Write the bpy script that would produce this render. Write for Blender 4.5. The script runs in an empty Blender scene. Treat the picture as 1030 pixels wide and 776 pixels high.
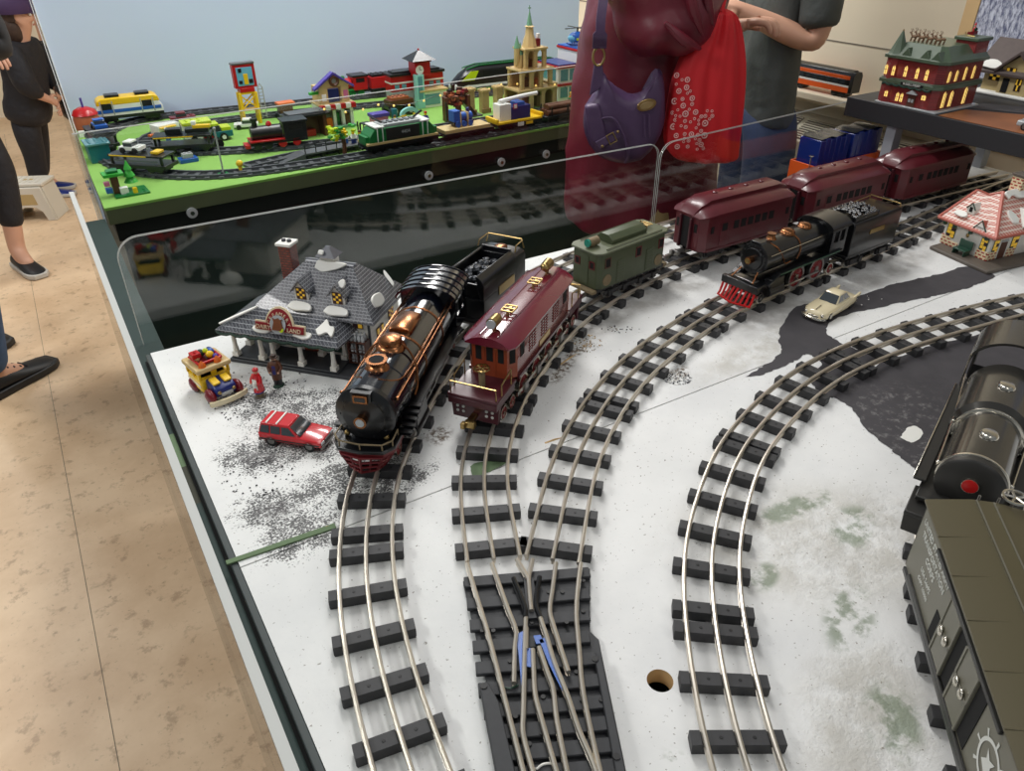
import bpy, math, random
from math import sin, cos, pi, radians as R, sqrt, atan2
from mathutils import Vector as V, Matrix
random.seed(7)
SC = bpy.context.scene
COL = SC.collection
TZ = 0.90                       # height of the layout table above the floor
RT = 0.0175                     # rail top above the table
def T(x, y, z=0.0): return (x, y, z + TZ)

# ---------------------------------------------------------------- camera
cam = bpy.data.cameras.new('camera')
cam.sensor_width = 36.0
cam.lens = 762.0 / 1030.0 * 36.0
cam.clip_start = 0.02
camo = bpy.data.objects.new('camera', cam)
COL.objects.link(camo)
th, roll, yaw = R(32.68), R(0.23), R(31.41)
fw = V((sin(yaw) * cos(th), cos(yaw) * cos(th), -sin(th)))
ri = V((cos(yaw), -sin(yaw), 0))
up = ri.cross(fw)
ri, up = ri * cos(roll) - up * sin(roll), ri * sin(roll) + up * cos(roll)
m4 = Matrix((ri, up, -fw)).transposed().to_4x4()
m4.translation = V(T(0, 0, 0.58))
camo.matrix_world = m4
SC.camera = camo
SC.view_settings.view_transform = 'Standard'
SC.view_settings.look = 'None'
SC.view_settings.gamma = 1.0
SC.view_settings.use_curve_mapping = False
SC.view_settings.exposure = -0.10

# ---------------------------------------------------------------- light
w = bpy.data.worlds.new('room_light')
SC.world = w
w.use_nodes = True
w.node_tree.nodes['Background'].inputs[0].default_value = (0.80, 0.86, 0.92, 1)
w.node_tree.nodes['Background'].inputs[1].default_value = 0.24
def area(name, x, y, z, sx, sy, power, col=(1.0, 0.985, 0.96), rz=0):
    l = bpy.data.lights.new(name, 'AREA')
    l.shape = 'RECTANGLE'; l.size = sx; l.size_y = sy; l.energy = power; l.color = col
    o = bpy.data.objects.new(name, l); COL.objects.link(o)
    o.location = (x, y, z); o.rotation_euler = (0, 0, rz)
    return o
# fluorescent ceiling troffers, 2.75 m above the floor
for i, (x, y, p) in enumerate([(-1.6, 1.4, 39), (0.7, 0.7, 6), (-1.2, 3.9, 34), (0.9, 2.2, 34),
                               (1.0, -1.3, 8), (1.9, 3.2, 44), (-1.2, -1.6, 12), (-0.9, 6.0, 22)]):  # last one is added to brighten the back wall
    area('ceiling_troffer_light', x, y, 2.75, 0.3, 1.25, p)

# ---------------------------------------------------------------- materials
MATS = {}
def mat(name, col, rough=0.5, metal=0.0, coat=0.0, noise=0.0, scale=60.0, bump=0.0, emit=0.0, spec=0.5, bd=.002):
    m = bpy.data.materials.new(name); m.use_nodes = True
    nt = m.node_tree; b = nt.nodes['Principled BSDF']
    c = (*col, 1.0)
    b.inputs['Base Color'].default_value = c
    b.inputs['Roughness'].default_value = rough
    b.inputs['Metallic'].default_value = metal
    b.inputs['Coat Weight'].default_value = coat
    b.inputs['Coat Roughness'].default_value = 0.08
    b.inputs['Specular IOR Level'].default_value = spec
    if emit:
        b.inputs['Emission Color'].default_value = c
        b.inputs['Emission Strength'].default_value = emit
    if noise or bump:
        tc = nt.nodes.new('ShaderNodeTexCoord')
        n = nt.nodes.new('ShaderNodeTexNoise')
        n.inputs['Scale'].default_value = scale; n.inputs['Detail'].default_value = 5
        nt.links.new(tc.outputs['Object'], n.inputs['Vector'])
        if noise:
            mx = nt.nodes.new('ShaderNodeMix'); mx.data_type = 'RGBA'
            mx.inputs['A'].default_value = tuple(max(0, v * (1 - noise)) for v in col) + (1,)
            mx.inputs['B'].default_value = tuple(min(1, v * (1 + noise)) for v in col) + (1,)
            nt.links.new(n.outputs['Fac'], mx.inputs['Factor'])
            nt.links.new(mx.outputs['Result'], b.inputs['Base Color'])
        if bump:
            bp = nt.nodes.new('ShaderNodeBump'); bp.inputs['Strength'].default_value = bump
            bp.inputs['Distance'].default_value = bd
            nt.links.new(n.outputs['Fac'], bp.inputs['Height'])
            nt.links.new(bp.outputs['Normal'], b.inputs['Normal'])
    MATS[name] = m
    return m

def srgb(r, g, b):
    f = lambda v: (v / 255 / 12.92) if v <= 10.3 else ((v / 255 + 0.055) / 1.055) ** 2.4
    return (f(r), f(g), f(b))

for nm, c, kw in [
    ('rail', srgb(214, 206, 193), dict(rough=0.30, metal=0.85, noise=0.12, scale=90)),
    ('tie', srgb(50, 50, 52), dict(rough=0.55, noise=0.25, scale=200)),
    ('pin', srgb(16, 16, 17), dict(rough=0.5)),
    ('switch_plastic', srgb(52, 53, 56), dict(rough=0.6, noise=0.2, scale=150)),
    ('black', srgb(14, 15, 18), dict(rough=0.28, coat=0.3)),
    ('gloss_black', srgb(9, 11, 20), dict(rough=0.13, coat=1.0)),
    ('dark_metal', srgb(34, 33, 34), dict(rough=0.45, metal=0.2, noise=0.3, scale=150)),
    ('copper', srgb(152, 102, 68), dict(rough=0.27, metal=1.0)),
    ('brass', srgb(176, 150, 98), dict(rough=0.28, metal=1.0)),
    ('nickel', srgb(215, 210, 198), dict(rough=0.22, metal=1.0)),
    ('steel', srgb(150, 148, 145), dict(rough=0.35, metal=1.0)),
    ('pilot_red', srgb(104, 22, 28), dict(rough=0.4)),
    ('bright_red', srgb(186, 22, 22), dict(rough=0.35)),
    ('wheel_red', srgb(130, 22, 28), dict(rough=0.4)),
    ('maroon', srgb(104, 24, 42), dict(rough=0.22, coat=0.8)),
    ('maroon_side_reflect', srgb(122, 52, 50), dict(rough=0.25, coat=0.6)),  # pinker copy of maroon for the sides, their reflections put into the colour
    ('cab_brown', srgb(142, 62, 34), dict(rough=0.3, coat=0.5)),
    ('deck_maroon', srgb(72, 22, 32), dict(rough=0.35, coat=0.3)),
    ('car_maroon', srgb(92, 30, 38), dict(rough=0.33, coat=0.25, noise=0.22, scale=45)),
    ('car_inside', srgb(14, 11, 12), dict(rough=0.8)),
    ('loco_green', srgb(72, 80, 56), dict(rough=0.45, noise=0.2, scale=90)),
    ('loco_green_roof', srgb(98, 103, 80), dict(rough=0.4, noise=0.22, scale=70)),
    ('rust_tan', srgb(128, 112, 84), dict(rough=0.7, noise=0.3, scale=120)),
    ('teal_lens', srgb(40, 140, 120), dict(rough=0.1, coat=1)),
    ('coal', srgb(30, 32, 38), dict(rough=0.18, coat=0.5)),
    ('foil', srgb(70, 72, 76), dict(rough=0.25, metal=0.7, noise=0.4, scale=60, bump=0.6)),
    ('green_stripe', srgb(44, 84, 60), dict(rough=0.4)),
    ('gunmetal', srgb(68, 66, 62), dict(rough=0.2, metal=0.55, coat=0.4)),
    ('gunmetal_dark', srgb(52, 51, 49), dict(rough=0.4, metal=0.3)),
    ('olive', srgb(80, 73, 50), dict(rough=0.42, coat=0.1)),
    ('olive_side', srgb(104, 101, 88), dict(rough=0.4, coat=0.1)),
    ('stencil_white', srgb(205, 206, 200), dict(rough=0.6)),
    ('hole_dark', srgb(10, 9, 9), dict(rough=0.9)),
    ('table_green', srgb(42, 66, 58), dict(rough=0.5, noise=0.15, scale=20)),
    ('skirt_green', srgb(20, 44, 40), dict(rough=0.6, noise=0.2, scale=25)),
    ('patch_green', srgb(96, 118, 84), dict(rough=0.7, noise=0.2, scale=60)),
    ('rim_grey', srgb(66, 72, 72), dict(rough=0.6, noise=0.15, scale=60)),
    ('olive_dark', srgb(52, 52, 38), dict(rough=0.7)),
    ('far_fascia', srgb(98, 104, 74), dict(rough=0.55, noise=0.15, scale=15)),
    ('lime_felt', srgb(132, 178, 84), dict(rough=0.85, noise=0.06, scale=30)),
    ('backdrop_blue', srgb(212, 228, 254), dict(rough=0.8, noise=0.03, scale=3)),
    ('wall_cream', srgb(224, 212, 188), dict(rough=0.75, noise=0.04, scale=6)),
    ('wall_line', srgb(120, 112, 100), dict(rough=0.9)),
    ('frosted', srgb(198, 200, 196), dict(rough=0.5, emit=0)),
    ('white', srgb(232, 230, 224), dict(rough=0.45)),
    ('snow_white', srgb(236, 235, 228), dict(rough=0.6)),
    ('ivory', srgb(226, 212, 176), dict(rough=0.3, coat=0.5)),
    ('ceramic_white', srgb(224, 221, 212), dict(rough=0.3, coat=0.4)),
    ('slate', srgb(86, 88, 96), dict(rough=0.4, coat=0.3, noise=0.3, scale=200)),
    ('porch_dark', srgb(52, 54, 58), dict(rough=0.5, noise=0.2, scale=120)),
    ('sign_red', srgb(140, 26, 34), dict(rough=0.35)),
    ('lit_yellow', srgb(232, 186, 60), dict(rough=0.4, emit=0.25)),
    ('window_purple', srgb(58, 34, 46), dict(rough=0.4)),
    ('trim_brown', srgb(84, 48, 34), dict(rough=0.5)),
    ('garland', srgb(30, 56, 44), dict(rough=0.7, noise=0.4, scale=300)),
    ('cow_brown', srgb(122, 68, 36), dict(rough=0.5, noise=0.3, scale=300)),
    ('glass_grey', srgb(176, 180, 182), dict(rough=0.1, coat=0.5)),
    ('car_glass', srgb(60, 66, 70), dict(rough=0.08, coat=1.0)),
    ('tyre', srgb(24, 24, 25), dict(rough=0.7)),
    ('suv_red', srgb(206, 36, 44), dict(rough=0.25, coat=0.7)),
    ('toy_yellow', srgb(240, 196, 30), dict(rough=0.3)),
    ('toy_lime', srgb(196, 216, 30), dict(rough=0.3)),
    ('toy_blue', srgb(36, 92, 178), dict(rough=0.3)),
    ('toy_navy', srgb(34, 48, 116), dict(rough=0.3)),
    ('toy_red', srgb(186, 26, 30), dict(rough=0.3)),
    ('toy_darkred', srgb(116, 20, 30), dict(rough=0.3)),
    ('toy_green', srgb(28, 118, 58), dict(rough=0.3)),
    ('toy_brightgreen', srgb(60, 170, 60), dict(rough=0.3)),
    ('toy_teal', srgb(20, 112, 122), dict(rough=0.3)),
    ('toy_aqua', srgb(150, 214, 206), dict(rough=0.3)),
    ('toy_azure', srgb(110, 180, 214), dict(rough=0.25)),
    ('toy_orange', srgb(226, 108, 34), dict(rough=0.3)),
    ('toy_tan', srgb(206, 178, 124), dict(rough=0.35)),
    ('toy_darktan', srgb(146, 122, 80), dict(rough=0.4)),
    ('toy_brown', srgb(92, 54, 36), dict(rough=0.35)),
    ('toy_nougat', srgb(176, 98, 62), dict(rough=0.4)),
    ('toy_black', srgb(24, 24, 27), dict(rough=0.3)),
    ('toy_grey', srgb(92, 94, 98), dict(rough=0.4)),
    ('toy_lightgrey', srgb(166, 168, 170), dict(rough=0.4)),
    ('toy_white', srgb(236, 236, 232), dict(rough=0.3)),
    ('toy_purple', srgb(82, 66, 160), dict(rough=0.3)),
    ('toy_pink', srgb(206, 110, 150), dict(rough=0.3)),
    ('toy_sand', srgb(112, 160, 130), dict(rough=0.35)),
    ('toy_glass', srgb(96, 150, 160), dict(rough=0.1, coat=0.6)),
    ('bulb', srgb(255, 214, 120), dict(rough=0.3, emit=0.9)),
    ('toy_track', srgb(78, 80, 84), dict(rough=0.5, noise=0.15, scale=120)),
    ('toy_track_dark', srgb(54, 56, 60), dict(rough=0.5)),
    ('coat_maroon', srgb(108, 32, 46), dict(rough=0.40, noise=0.07, scale=9, bump=0.5, bd=.010)),
    ('coat_lining', srgb(62, 18, 30), dict(rough=0.6)),
    ('bag_purple', srgb(80, 58, 90), dict(rough=0.42, noise=0.14, scale=30, bump=0.5, bd=.004)),
    ('tote_red', srgb(206, 28, 36), dict(rough=0.55, noise=0.06, scale=20)),
    ('tote_print', srgb(238, 190, 186), dict(rough=0.6)),
    ('polo_grey', srgb(74, 78, 76), dict(rough=0.8, noise=0.12, scale=16, bump=.7, bd=.012)),
    ('skin', srgb(206, 158, 132), dict(rough=0.5)),
    ('denim', srgb(72, 98, 136), dict(rough=0.85, noise=0.3, scale=30, bump=.6, bd=.006)),
    ('denim_dark', srgb(42, 54, 82), dict(rough=0.85, noise=0.3, scale=50)),
    ('khaki', srgb(168, 140, 96), dict(rough=0.8)),
    ('cloth_black', srgb(26, 25, 30), dict(rough=0.7, noise=0.25, scale=20, bump=0.8, bd=.012)),
    ('cloth_charcoal', srgb(52, 53, 56), dict(rough=0.8, noise=0.2, scale=40)),
    ('leather_black', srgb(26, 26, 28), dict(rough=0.5)),
    ('shoe_sole', srgb(186, 182, 174), dict(rough=0.6)),
    ('hair_brown', srgb(60, 42, 32), dict(rough=0.6, noise=0.4, scale=80)),
    ('hat_purple', srgb(64, 42, 78), dict(rough=0.8)),
    ('stool_white', srgb(206, 200, 186), dict(rough=0.5)),
    ('tan_plastic', srgb(176, 152, 104), dict(rough=0.5)),
    ('shelf_black', srgb(42, 42, 45), dict(rough=0.55)),
    ('post_grey', srgb(168, 172, 178), dict(rough=0.5)),
    ('orange_paint', srgb(232, 96, 36), dict(rough=0.35)),
    ('blue_wrap', srgb(24, 44, 120), dict(rough=0.15, coat=0.8)),
    ('vent_cream', srgb(186, 178, 160), dict(rough=0.5)),
    ('vent_dark', srgb(74, 66, 58), dict(rough=0.8)),
    ('roof_green', srgb(76, 92, 72), dict(rough=0.4, coat=0.3, noise=0.15, scale=80)),
    ('antler', srgb(122, 92, 66), dict(rough=0.6)),
    ('cottage_beige', srgb(190, 170, 122), dict(rough=0.5)),
    ('cottage_roof', srgb(92, 80, 76), dict(rough=0.5, noise=0.2, scale=80)),
    ('bark_print', srgb(148, 92, 58), dict(rough=0.5, noise=0.5, scale=14)),
    ('lumber', srgb(204, 172, 124), dict(rough=0.6, noise=0.1, scale=20)),
    ('pink_trim', srgb(190, 104, 88), dict(rough=0.4, coat=0.3)),
    ('station_green', srgb(26, 66, 50), dict(rough=0.4, coat=0.4)),
    ('stone_base', srgb(96, 88, 80), dict(rough=0.6, noise=0.2, scale=100)),
    ('silver_car', srgb(170, 176, 178), dict(rough=0.3, coat=0.5)),
]:
    mat(nm, c, **kw)

def nodes_mat(name):
    m = bpy.data.materials.new(name); m.use_nodes = True
    nt = m.node_tree
    MATS[name] = m
    return m, nt, nt.nodes['Principled BSDF']

class NG:
    """tiny node-graph helper"""
    def __init__(s, nt): s.nt = nt; s.tc = nt.nodes.new('ShaderNodeTexCoord')
    def link(s, a, b): s.nt.links.new(a, b)
    def math(s, op, a, b=None, clamp=False):
        n = s.nt.nodes.new('ShaderNodeMath'); n.operation = op; n.use_clamp = clamp
        for i, v in enumerate((a, b)):
            if v is None: continue
            if isinstance(v, (int, float)): n.inputs[i].default_value = v
            else: s.link(v, n.inputs[i])
        return n.outputs[0]
    def noise(s, scale, detail=4, rough=0.55, vec=None, lac=2.0):
        n = s.nt.nodes.new('ShaderNodeTexNoise'); n.inputs['Scale'].default_value = scale
        n.inputs['Detail'].default_value = detail; n.inputs['Roughness'].default_value = rough
        s.link(vec or s.tc.outputs['Object'], n.inputs['Vector'])
        return n.outputs['Fac']
    def ramp(s, v, lo, hi):
        n = s.nt.nodes.new('ShaderNodeMapRange'); n.interpolation_type = 'SMOOTHSTEP'
        n.inputs['From Min'].default_value = lo; n.inputs['From Max'].default_value = hi
        s.link(v, n.inputs['Value'])
        return n.outputs['Result']
    def mix(s, f, a, b):
        n = s.nt.nodes.new('ShaderNodeMix'); n.data_type = 'RGBA'
        for k, v in (('Factor', f), ('A', a), ('B', b)):
            if isinstance(v, tuple): n.inputs[k].default_value = (*v, 1)
            elif isinstance(v, (int, float)): n.inputs[k].default_value = v
            else: s.link(v, n.inputs[k])
        return n.outputs['Result']
    def ellipse(s, cx, cy, rx, ry, ang=0):
        mp = s.nt.nodes.new('ShaderNodeMapping'); mp.vector_type = 'TEXTURE'
        mp.inputs['Location'].default_value = (cx, cy, 0)
        mp.inputs['Rotation'].default_value = (0, 0, ang)
        mp.inputs['Scale'].default_value = (rx, ry, 1)
        s.link(s.tc.outputs['Object'], mp.inputs['Vector'])
        l = s.nt.nodes.new('ShaderNodeVectorMath'); l.operation = 'LENGTH'
        s.link(mp.outputs[0], l.inputs[0])
        return s.math('SUBTRACT', 1.0, l.outputs['Value'], clamp=True)
    def ellipses(s, lst):
        o = None
        for e in lst:
            v = s.ellipse(*e); o = v if o is None else s.math('MAXIMUM', o, v)
        return o
    def bump(s, h, bsdf, strength=0.4, dist=0.003):
        b = s.nt.nodes.new('ShaderNodeBump'); b.inputs['Strength'].default_value = strength
        b.inputs['Distance'].default_value = dist
        s.link(h, b.inputs['Height']); s.link(b.outputs['Normal'], bsdf.inputs['Normal'])

# snow painted plywood of the layout (object origin = table origin, metres)
m, nt, b = nodes_mat('snow_board'); g = NG(nt)
base = g.mix(g.noise(9, 5), srgb(222, 222, 220), srgb(238, 238, 236))
base = g.mix(g.ramp(g.noise(230, 3, 0.6), 0.655, 0.70), base, srgb(132, 124, 114))
base = g.mix(g.math('MULTIPLY', g.ramp(g.noise(2.6, 6, .65), .42, .68), .5), base, srgb(204, 205, 206))
grime = g.math('MULTIPLY', g.ramp(g.ellipses([(1.0, .735, .24, .07, .12), (1.25, .75, .28, .06, .1), (1.2, .89, .34, .05, .05), (.86, .885, .22, .05, .1), (.70, .86, .14, .05, .3)]), 0.05, .6), g.ramp(g.noise(11, 6, .65), .30, .62))
base = g.mix(g.math('MULTIPLY', grime, .8), base, srgb(150, 146, 141))
dust = g.math('MULTIPLY', g.ramp(g.ellipses([(0.60, 0.33, .24, .13, -.5), (0.45, 0.17, .16, .08, .6), (0.86, .66, .24, .05, .1)]), 0.05, 0.7), g.ramp(g.noise(14, 6, .7), 0.36, 0.62))
base = g.mix(g.math('MULTIPLY', dust, 0.55), base, srgb(172, 166, 152))
grn = g.math('MULTIPLY', g.ramp(g.ellipses([(0.61, .385, .075, .02, -.1), (.50, .33, .03, .018, .3), (.64, .33, .05, .03, .4), (.287, .218, .016, .03, -.3), (.53, .25, .06, .03, .5), (.47, .16, .05, .03, .7)]), 0.05, 0.5), g.ramp(g.noise(30, 5, .65), 0.44, 0.58))
base = g.mix(g.math('MULTIPLY', grn, 0.75), base, srgb(116, 130, 104))
dirt = g.math('MULTIPLY', g.ramp(g.ellipses([(.555, .77, .055, .018, .6), (.60, .80, .05, .014, .4), (.33, .72, .03, .02, .7), (.695, .672, .03, .018, .5)]), 0.0, 0.6), g.ramp(g.noise(120, 5, .7), 0.42, 0.6))
base = g.mix(dirt, base, srgb(104, 88, 72))
gm = g.ramp(g.ellipses([(.205, .86, .14, .08, -.7), (.125, .80, .08, .055, -.6), (.115, .69, .075, .05, -.5), (.20, .70, .10, .05, -.15), (.21, .79, .15, .07, -.4), (.16, .93, .11, .045, -.75), (.12, .64, .07, .05, .2), (.24, .66, .08, .03, .2)]), 0.0, 0.55)
gn = g.math('ADD', g.math('MULTIPLY', g.noise(380, 3, .7), .6), g.math('MULTIPLY', g.noise(45, 4, .7), .4))
thr = g.math('SUBTRACT', 0.61, g.math('MULTIPLY', gm, 0.13))
grav = g.ramp(g.math('SUBTRACT', gn, thr), -0.01, 0.03)
grav = g.math('MULTIPLY', grav, g.ramp(gm, 0.0, 0.12))
base = g.mix(g.math('MULTIPLY', grav, 0.92), base, srgb(58, 57, 58))
core = g.math('MULTIPLY', g.ramp(g.ellipses([(.118, .795, .035, .022, -.6), (.108, .69, .035, .02, -.4), (.26, .80, .05, .016, -.4)]), 0.1, 0.6), g.ramp(g.noise(160, 4, .7), 0.40, 0.55))
base = g.mix(g.math('MULTIPLY', core, 0.8), base, srgb(66, 62, 64))
g.link(base, b.inputs['Base Color']); b.inputs['Roughness'].default_value = 0.62
rough_h = g.math('ADD', g.noise(40, 6, .6), g.math('MULTIPLY', g.math('MULTIPLY', dust, g.noise(60, 6, .7)), 4.0))
g.bump(rough_h, b, 0.28, 0.003)

# dark road paint, scuffed
m, nt, b = nodes_mat('road_paint'); g = NG(nt)
base = g.mix(g.noise(35, 5), srgb(52, 50, 54), srgb(74, 71, 74))
sc_ = g.math('MULTIPLY', g.ramp(g.ellipses([(.86, .44, .13, .09, .3), (.84, .37, .10, .05, .3)]), .05, .6), g.ramp(g.noise(75, 6, .75), .5, .68))
base = g.mix(g.math('MULTIPLY', sc_, .6), base, srgb(140, 137, 136))
g.link(base, b.inputs['Base Color']); b.inputs['Roughness'].default_value = .75; g.bump(g.noise(60, 5), b, .3, .002)
# vinyl floor
m, nt, b = nodes_mat('vinyl_floor'); g = NG(nt)
base = g.mix(g.ramp(g.noise(3.2, 6, .62), .3, .7), srgb(204, 172, 136), srgb(226, 197, 162))
base = g.mix(g.math('MULTIPLY', g.ramp(g.noise(20, 6, .7), .54, .66), .5), base, srgb(142, 112, 84))
base = g.mix(g.math('MULTIPLY', g.ramp(g.noise(60, 4, .7), .62, .7), .45), base, srgb(110, 86, 64))
g.link(base, b.inputs['Base Color']); b.inputs['Roughness'].default_value = 0.42

# brick patterned ceramics
def brick_mat(name, c1, c2, mortar, scale, rough=0.4, ms=0.03, bw=.5, rh=.25, axis='xz', off=.5):
    m, nt, b = nodes_mat(name); g = NG(nt)
    sx = nt.nodes.new('ShaderNodeSeparateXYZ'); g.link(g.tc.outputs['Object'], sx.inputs[0])
    cb = nt.nodes.new('ShaderNodeCombineXYZ')
    g.link(g.math('ADD', sx.outputs[0], sx.outputs[1]) if axis != 'xy' else sx.outputs[0], cb.inputs[0])
    g.link(sx.outputs[2] if axis != 'xy' else sx.outputs[1], cb.inputs[1])
    t = nt.nodes.new('ShaderNodeTexBrick'); g.link(cb.outputs[0], t.inputs['Vector'])
    t.inputs['Color1'].default_value = (*c1, 1); t.inputs['Color2'].default_value = (*c2, 1)
    t.inputs['Mortar'].default_value = (*mortar, 1); t.inputs['Scale'].default_value = scale
    t.inputs['Mortar Size'].default_value = ms; t.inputs['Brick Width'].default_value = bw
    t.inputs['Row Height'].default_value = rh; t.offset = off
    g.link(t.outputs['Color'], b.inputs['Base Color']); b.inputs['Roughness'].default_value = rough
    b.inputs['Coat Weight'].default_value = 0.3
    bp = nt.nodes.new('ShaderNodeBump'); bp.inputs['Strength'].default_value = 0.5; bp.inputs['Distance'].default_value = .001
    bp.invert = True
    g.link(t.outputs['Fac'], bp.inputs['Height']); g.link(bp.outputs['Normal'], b.inputs['Normal'])
brick_mat('chimney_brick', srgb(142, 62, 46), srgb(112, 42, 34), srgb(66, 44, 40), 62, ms=.05)
brick_mat('slate_shingle', srgb(80, 82, 88), srgb(52, 54, 62), srgb(164, 166, 170), 85, ms=.02, bw=.5, rh=.3)
brick_mat('pink_shingle', srgb(206, 128, 112), srgb(196, 112, 98), srgb(238, 218, 206), 62, ms=.07, bw=.45, rh=.4)
brick_mat('station_brick', srgb(178, 50, 36), srgb(164, 40, 30), srgb(236, 218, 180), 52, ms=.09, bw=.5, rh=.3)
brick_mat('shop_brick', srgb(142, 36, 34), srgb(122, 30, 30), srgb(96, 26, 26), 110, ms=.02)
brick_mat('lap_siding', srgb(222, 219, 210), srgb(226, 223, 214), srgb(180, 178, 170), 60, ms=.012, bw=30, rh=.5)
brick_mat('tan_block', srgb(206, 178, 124), srgb(196, 168, 114), srgb(160, 134, 88), 60, ms=.02)
brick_mat('metal_louver', srgb(62, 60, 56), srgb(62, 60, 56), srgb(186, 178, 160), 26, ms=.16, bw=6.2, rh=.5)

# clear acrylic sheet : mostly transmits, mirrors a little, more at a slant
m = bpy.data.materials.new('acrylic'); m.use_nodes = True; nt = m.node_tree
nt.nodes.remove(nt.nodes['Principled BSDF'])
tr = nt.nodes.new('ShaderNodeBsdfTransparent'); tr.inputs[0].default_value = (0.97, 0.985, 0.975, 1)
gl = nt.nodes.new('ShaderNodeBsdfGlossy'); gl.inputs['Roughness'].default_value = 0.015
ge = nt.nodes.new('ShaderNodeNewGeometry'); dt = nt.nodes.new('ShaderNodeVectorMath'); dt.operation = 'DOT_PRODUCT'
nt.links.new(ge.outputs['Incoming'], dt.inputs[0]); nt.links.new(ge.outputs['Normal'], dt.inputs[1])
def _m(op, a, b_=None):
    n = nt.nodes.new('ShaderNodeMath'); n.operation = op
    for i, v in enumerate((a, b_)):
        if v is None: continue
        if isinstance(v, (int, float)): n.inputs[i].default_value = v
        else: nt.links.new(v, n.inputs[i])
    return n.outputs[0]
fres = _m('ADD', 0.055, _m('MULTIPLY', 0.945, _m('POWER', _m('SUBTRACT', 1.0, _m('ABSOLUTE', dt.outputs['Value'])), 5.0)))
mx = nt.nodes.new('ShaderNodeMixShader')
nt.links.new(fres, mx.inputs[0]); nt.links.new(tr.outputs[0], mx.inputs[1]); nt.links.new(gl.outputs[0], mx.inputs[2])
nt.links.new(mx.outputs[0], nt.nodes['Material Output'].inputs[0])
MATS['acrylic'] = m

# ---------------------------------------------------------------- mesh builder
def catmull(pts, n=8):
    P = [V(p) for p in pts]
    P = [P[0] * 2 - P[1]] + P + [P[-1] * 2 - P[-2]]
    out = []
    for i in range(1, len(P) - 2):
        a, b, c, d = P[i - 1:i + 3]
        for k in range(n):
            t = k / n
            out.append(0.5 * ((2 * b) + (c - a) * t + (2 * a - 5 * b + 4 * c - d) * t * t + (3 * b - a - 3 * c + d) * t ** 3))
    out.append(P[-2])
    return out

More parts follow.
